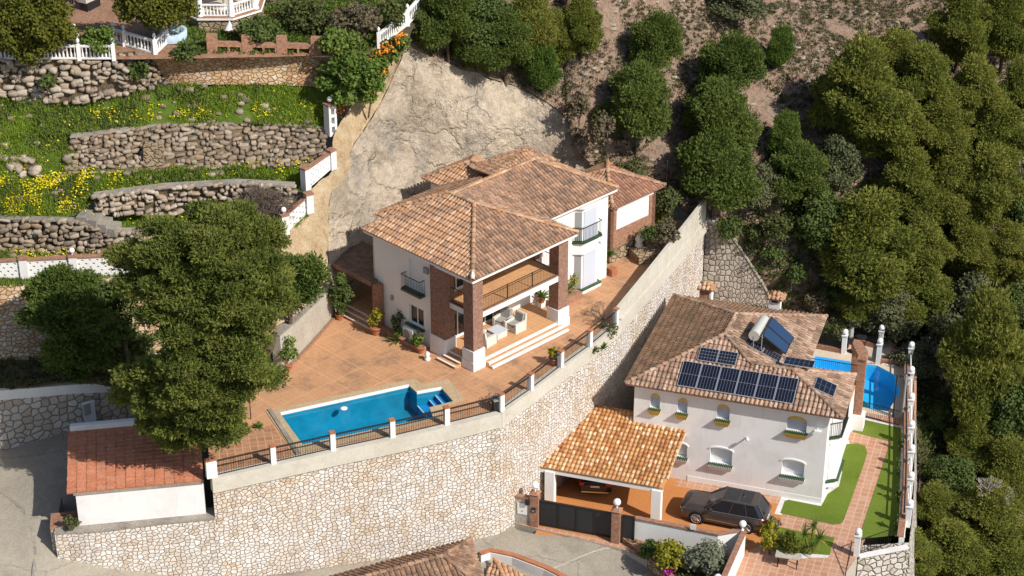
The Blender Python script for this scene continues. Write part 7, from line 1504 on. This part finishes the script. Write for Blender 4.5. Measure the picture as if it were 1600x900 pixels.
P, rg = scatter_pts(MD, 110000, 2); k, X, Y = vis(P); g_ = lambda x, y, sx, sy: np.exp(-((X-x)/sx)**2-((Y-y)/sy)**2)
w_ = g_(60, 300, 90, 30)*1.2+g_(120, 275, 60, 14)*1.3+g_(15, 330, 40, 16)+g_(400, 182, 140, 10)*.6+g_(190, 190, 60, 12)*.6+g_(300, 250, 120, 16)*.28+g_(90, 330, 60, 14)*.9+g_(290, 345, 50, 7)*.7+g_(60, 400, 90, 10)*.35+g_(430, 262, 50, 16)*.5+.02
cl = np.array([mnoise.noise(Vector(p)*1.1+Vector((3, 9, 1))) for p in P]); k &= rg.random(len(P)) < w_*np.clip(.45+cl*1.5, 0, 1)*.55
P = P[k]; n = len(P); C = P+np.stack([np.zeros(n), np.zeros(n), rg.uniform(.25, .42, n)], 1); a = rg.normal(size=(n, 3)); a[:, 2] *= .3; a /= np.linalg.norm(a, axis=1)[:, None]; b = np.cross(a, np.array([0, 0, 1.])+rg.normal(0, .3, (n, 3))); L = rg.uniform(.03, .065, (n, 1)); V = np.stack([C-a*L, C-b*L, C+a*L, C+b*L], 1).reshape(-1, 3)
tag(obj_me('yellow_flowers', raw_mesh('yellow_flowers', V, 4, np.arange(len(V)), rg.random(n), M['flower_y'])), 'yellow wild flowers scattered over the garden terraces', 'flowers', None, 'stuff')
# orange blossoms on the creeper
rg = np.random.default_rng(8); pts = []
for (x, y) in [(588,88),(597,80),(610,72),(622,60),(628,55),(590,105),(596,112),(582,118),(588,125),(578,135),(537,160),(545,155),(530,175),(584,95),(573,112),(604,78)]:
    for _ in range(26): pts.append(aty(x+rg.normal(0, 4), y+rg.normal(0, 5), at(575, 170, 9.9).y-1.0+rg.normal(0, .15)))
C = np.array(pts); n = len(C); a = rg.normal(size=(n, 3)); a /= np.linalg.norm(a, axis=1)[:, None]; b = np.cross(a, rg.normal(size=(n, 3))); b /= np.linalg.norm(b, axis=1)[:, None]; V = np.stack([C-a*.07, C-b*.07, C+a*.07, C+b*.07], 1).reshape(-1, 3)
tag(obj_me('orange_blossoms', raw_mesh('orange_blossoms', V, 4, np.arange(len(V)), rg.random(n), M['flower_o'])), 'orange blossoms clustered on the creeper by the balustrade', 'flowers', None, 'stuff')
# scrub clumps, stones on the bare slope
P, rg = scatter_pts(['hillside', 'hilltop'], 90000, 4); k, X, Y = vis(P, -50, 1700, -80, 960); P = P[k]; X = X[k]; Y = Y[k]
dn = np.array([mnoise.noise(Vector(p)*.25) for p in P]); sel = (dn > -.28); S = P[sel][:26000]; lob = []
def clumps(name, label, S, rg, mat, r=(.08, .34), per=20, leaf=.11, cat='scrub'):
    n = len(S); R_ = rg.uniform(r[0], r[1], n)*(.6+.8*rg.random(n)); C = np.repeat(S, per, 0); d = rg.normal(size=(n*per, 3)); d /= np.linalg.norm(d, axis=1)[:, None]; d[:, 2] = np.abs(d[:, 2]); C = C+d*np.repeat(R_, per)[:, None]*np.array([1, 1, .75])*rg.uniform(.5, 1, (n*per, 1)); dr = d+rg.normal(0, .4, d.shape); dr[:, 2] += .4; dr /= np.linalg.norm(dr, axis=1)[:, None]; s = np.cross(dr, rg.normal(size=d.shape)); s /= np.linalg.norm(s, axis=1)[:, None]; L = leaf*rg.uniform(.7, 1.6, (n*per, 1))
    V = np.stack([C-s*L*.3, C+s*L*.3, C+dr*L], 1).reshape(-1, 3); return tag(obj_me(name, raw_mesh(name, V, 3, np.arange(len(V)), np.repeat(rg.random(n), per), mat)), label, cat, None, 'stuff')
clumps('dry_scrub', 'dry grey brown scrub on the hillside', S[::2], rg, M['leaf_scrub']); clumps('green_scrub', 'low green scrub on the hillside', S[1::2], rg, M['leaf_scrubg'])
V_, rgf = scatter_pts(['hillside'], 16000, 6); k, X, Y = vis(V_, 1150, 1700, 220, 980); k &= (Y > 300-(X-1200)*.1); clumps('undergrowth', 'dark green undergrowth below the forest pines', V_[k][:4200], rgf, M['leaf_dark'], (.35, .9), 34, .2, 'undergrowth')
V_, rgf = scatter_pts(['upper_garden'], 60000, 17); k, X, Y = vis(V_, 280, 660, -20, 84); k &= ~((abs(X-345) < 70) & (Y < 40)); clumps('garden_plants', 'low leafy plants covering the upper garden behind the brick parapet', V_[k][:2200], rgf, M['leaf_bright'], (.1, .38), 24, .13, 'plants')
V_, rgf = scatter_pts(['wooded_bank', 'garden_ground', 'bed_soil'], 5000, 7); k, X, Y = vis(V_); V2_ = V_[k]; clumps('bank_scrub', 'dry weeds on the banks around the villa', V2_[:1100], rgf, M['leaf_scrubg'], (.08, .28), 22, .14, 'weeds')
P3, rg3 = scatter_pts(['hillside', 'hilltop'], 9000, 9); k, X, Y = vis(P3, 850, 1650, -60, 320); P3 = P3[k][:2600]; items = []
for p in P3: r_ = rg3.uniform(.05, .17); items.append((p, np.array([r_*1.3, 0, 0]), np.array([0, r_, 0]), np.array([0, 0, r_*.7])))
tag(rocks_mesh('loose_stones', items, M['rockp'], None, 9), 'small pale stones strewn over the bare slope', 'stones', None, 'stuff')
for k_ in ('meadow_grass',): pass
P4, rg4 = scatter_pts(MD, 2400, 12); k, X, Y = vis(P4); items = []
for p in P4[k][:260]: r_ = rg4.uniform(.06, .22); items.append((p, np.array([r_*1.3, 0, 0]), np.array([0, r_, 0]), np.array([0, 0, r_*.8])))
tag(rocks_mesh('terrace_stones', items, M['rock'], None, 12), 'fallen stones lying in the terrace grass', 'stones', None, 'stuff')
# white gravel pieces
# ================================================================== CARS
def loft(mb, secs, m=0, rnd=.5, closed=False):
    n = len(secs[0]); pts = [p for s in secs for p in s]; fs = [[j*n+k, j*n+k+1, (j+1)*n+k+1, (j+1)*n+k] for j in range(len(secs)-1) for k in range(n-1)]; mb.mesh(pts, fs, rnd, m, True)
    mb.mesh(secs[0], [list(range(n))], rnd, m, False); mb.mesh(secs[-1], [list(range(n))[::-1]], rnd, m, False)
def car(name, label, loc, rz, paint, st, gh, wheels, L, W_, roofz, light_r='red', group=None, tilt=None, glassroof=True):
    t = thing(name, label, 'car', (0, 0, 0)); A = Vector
    mb = MB(); secs = []
    for x, w_, z0, zb, zt in st: secs.append([A((x, -w_*.93, z0)), A((x, -w_, z0+.12)), A((x, -w_*1.0, (z0+zb)*.5)), A((x, -w_*.985, zb)), A((x, -w_*.9, zt-.02)), A((x, -w_*.6, zt+.02)), A((x, 0, zt+.035)), A((x, w_*.6, zt+.02)), A((x, w_*.9, zt-.02)), A((x, w_*.985, zb)), A((x, w_, (z0+zb)*.5)), A((x, w_, z0+.12)), A((x, w_*.93, z0))])
    loft(mb, secs); bt = [A((x, -w_*.9, z0)) for x, w_, z0, zb, zt in st]+[A((x, w_*.9, z0)) for x, w_, z0, zb, zt in st][::-1]; mb.poly(bt[::-1]); mb.build('body', M[paint], t)
    (x0, x1, wb, zb), (y0, y1, wt, zt) = gh; mb = MB()
    def ring(xa, xb, w_, z, c=.18): return [A((xa, -w_+c, z)), A((xa+c*.5, -w_, z)), A((xb-c, -w_, z)), A((xb, -w_+c*1.2, z)), A((xb, w_-c*1.2, z)), A((xb-c, w_, z)), A((xa+c*.5, w_, z)), A((xa, w_-c, z))]
    rb, rt = ring(x0, x1, wb, zb), ring(y0, y1, wt, zt); n = 8; mb.mesh(rb+rt, [[k, (k+1) % n, n+(k+1) % n, n+k] for k in range(n)]); mb.build('windows', M['carg'], t)
    mb = MB(); r2_ = [p+A((0, 0, .045)) for p in ring(y0+.05, y1-.05, wt-.06, zt)]; mb.mesh(rt+r2_, [[k, (k+1) % n, n+(k+1) % n, n+k] for k in range(n)]+[list(range(n, 2*n))], None, 0, False); mb.build('roof', M[paint], t)
    if glassroof: mb = MB(); mb.poly([A((y0+.12, -wt+.16, zt+.049)), A((y0+1.0, -wt+.16, zt+.049)), A((y0+1.0, wt-.16, zt+.049)), A((y0+.12, wt-.16, zt+.049))]); mb.poly([A((y0+1.06, -wt+.16, zt+.049)), A((y0+1.75, -wt+.16, zt+.049)), A((y0+1.75, wt-.16, zt+.049)), A((y0+1.06, wt-.16, zt+.049))]); mb.build('roof_window', M['carg'], t)
    mb = MB()
    for k, wdt in ((0, .05), (3, .06), (4, .06), (7, .05), (1, .04), (6, .04)): mb = MB(); mb.tube(rb[k], rt[k], wdt, wdt*.8, 6); mb.build('roof_pillar', M[paint], t)
    for f_ in (.42, .72):
        for s_ in (-1, 1):
            xa, xb = x0+(x1-x0)*f_, y0+(y1-y0)*(f_-.05); mb = MB(); mb.tube(A((xa, s_*(wb+.002), zb)), A((xb, s_*(wt+.002), zt)), .028, .028, 5); mb.build('window_bar', M[paint], t)
    mb = MB()
    for s_ in (-1, 1): mb.tube(A((x0+.1, s_*(wb+.075), zb-.01)), A((x1-.05, s_*(wb+.03), zb-.005)), .014, n=5); mb.tube(A((-L*.18, s_*(W_*.5+.004), .5)), A((L*.2, s_*(W_*.5+.004), .48)), .02, n=5)
    mb.build('trim', M['chrome'], t)
    for xw in wheels:
        for s_ in (-1, 1):
            mb = MB(); yy = s_*W_*.5; mb.tube(A((xw, yy-s_*.02, .40)), A((xw, yy+s_*.006, .40)), .47, .45, 24); mb.build('wheel_arch', M['tyre'], t)
            wg = bpy.data.objects.new('wheel', None); mb = MB(); mb.tube(A((xw, yy-s_*.2, .38)), A((xw, yy+s_*.018, .38)), .39, .375, 24); wo = mb.build('wheel', M['tyre'], t); ORG[wo.name] = ORG[t.name]; bpy.data.objects.remove(wg)
            mb = MB(); c = A((xw, yy+s_*.024, .38))
            for k in range(12):
                a = math.pi*2*k/12; mb.tube(c+A((math.cos(a)*.05, 0, math.sin(a)*.05)), c+A((math.cos(a)*.27, 0, math.sin(a)*.27)), .022, .018, 5)
            for k in range(20): a, b = 2*math.pi*k/20, 2*math.pi*(k+1)/20; mb.tube(c+A((math.cos(a)*.285, 0, math.sin(a)*.285)), c+A((math.cos(b)*.285, 0, math.sin(b)*.285)), .018, n=5)
            mb.tube(c-A((0, .01, 0)), c+A((0, .01, 0)), .06, n=10); mb.build('rim', M['rim'], wo)
    xf, xr = st[0][0], st[-1][0]
    for s_ in (-1, 1):
        mb = MB(); mb.hexa([A((xf+.03, s_*.52, .72)), A((xf+.02, s_*.80, .74)), A((xf+.35, s_*.93, .78)), A((xf+.35, s_*.7, .78))], [A((xf+.03, s_*.52, .86)), A((xf+.02, s_*.81, .88)), A((xf+.36, s_*.945, .92)), A((xf+.36, s_*.7, .92))]); mb.build('headlight', M['head'], t)
        mb = MB(); mb.hexa([A((xr-.02, s_*.55, .86)), A((xr+.008, s_*.86, .84)), A((xr-.25, s_*.965, .86)), A((xr-.2, s_*.7, .86))], [A((xr-.03, s_*.55, 1.0)), A((xr+.0, s_*.86, 1.02)), A((xr-.25, s_*.965, 1.02)), A((xr-.2, s_*.7, 1.0))]); mb.build('tail_light', M[light_r], t)
        mb = MB(); mb.hexa([A((x0+.35, s_*(wb+.04), zb+.02)), A((x0+.52, s_*(wb+.04), zb+.02)), A((x0+.5, s_*(wb+.26), zb+.04)), A((x0+.38, s_*(wb+.26), zb+.04))], [A((x0+.35, s_*(wb+.04), zb+.16)), A((x0+.52, s_*(wb+.04), zb+.16)), A((x0+.5, s_*(wb+.26), zb+.17)), A((x0+.38, s_*(wb+.26), zb+.17))]); mb.build('wing_mirror', M[paint], t)
    mb = MB(); mb.box(lambda x, y, z: A((x, y, z)), xr-.02, xr+.025, -.26, .26, .72, .83); mb.build('number_plate', M['plate'], t)
    mb = MB(); mb.box(lambda x, y, z: A((x, y, z)), xr-.1, xr+.03, -.8, .8, .36, .44); mb.build('rear_bumper_trim', M['chrome'], t)
    mb = MB(); mb.box(lambda x, y, z: A((x, y, z)), xf-.015, xf+.05, -.5, .5, .62, .86); mb.build('grille', M['black'], t)
    if tilt: mb = MB(); mb.poly([A(q) for q in tilt]); mb.build('rear_window', M['carg'], t)
    t.location = loc; t.rotation_euler = (0, 0, rz); return t
ST = [(-2.50, .66, .42, .66, .84), (-2.46, .84, .34, .74, .93), (-2.34, .94, .28, .84, 1.0), (-2.0, .985, .27, .92, 1.07), (-1.3, .99, .27, .98, 1.11), (-.8, .99, .27, 1.0, 1.13), (.4, .99, .27, 1.02, 1.13), (1.5, .99, .27, 1.02, 1.13), (2.1, .98, .28, 1.02, 1.13), (2.38, .94, .32, .98, 1.12), (2.47, .86, .38, .9, 1.02), (2.50, .7, .46, .8, .92)]
car('parked_car', 'bronze grey luxury suv with glass roof parked by the white wall', F2(-5.0, -3.3, G2), R(-17.8-1.5), 'carp', ST, ((-1.05, 2.38, .93, 1.13), (-.18, 1.98, .76, 1.78)), (-1.47, 1.45), 5, 1.98, 1.8)
ST2 = [(x*.9, w*.93, a, b*.95, c*.96) for x, w, a, b, c in ST]
car('parked_car', 'black suv seen from behind in the shade of the carport', F2(-13.2, -1.25, G2), R(-17.8-78), 'carb', ST2, ((-.9, 2.15, .87, 1.08), (-.1, 1.65, .68, 1.6)), (-1.3, 1.32), 4.5, 1.84, 1.6, glassroof=False)
c = at(777, 641, .0); t = thing('bin', 'dark grey bin at the corner of the terrace fence', 'bin', tuple(c)); Fq = rotf(c, 20); mb = MB(); mb.box(Fq, -.26, .26, -.24, .24, 0, .72); mb.build('bin_body', M['gate'], t); mb = MB(); mb.box(Fq, -.29, .29, -.27, .27, .721, .8); mb.build('bin_lid', M['grey'], t)
c = at(392, 655, .0); t = thing('garden_lamp', 'thin dark hooked garden lamp pole beside the huge pine', 'lamp', tuple(c)); mb = MB(); mb.tube(c, c+Vector((0, 0, 2.1)), .03, .025, 6); mb.tube(c+Vector((0, 0, 2.1)), c+Vector((.2, 0, 2.35)), .025, n=5); mb.build('pole', M['black'], t); mb = MB(); mb.ball(c+Vector((.22, 0, 2.28)), .09); mb.build('lamp_head', M['gate'], t)
for x, y0_, h_, lb_ in ((1041, 297, 1.9, 'thin grey pole among the bushes behind the annex'), (1073, 320, 1.2, 'short thin pole near the tip of the parapet'), (1233, 490, 1.9, 'thin white pole behind the chimney of the tiled house')):
    c = find_spot(x, y0_, .1); t = thing('thin_pole', lb_, 'pole', tuple(c)); mb = MB(); mb.tube(c, c+Vector((0, 0, h_)), .03, n=5); mb.tube(c+Vector((0, 0, h_)), c+Vector((0, 0, h_+.03)), .045, n=6); mb.build('shaft', M['alu'], t)
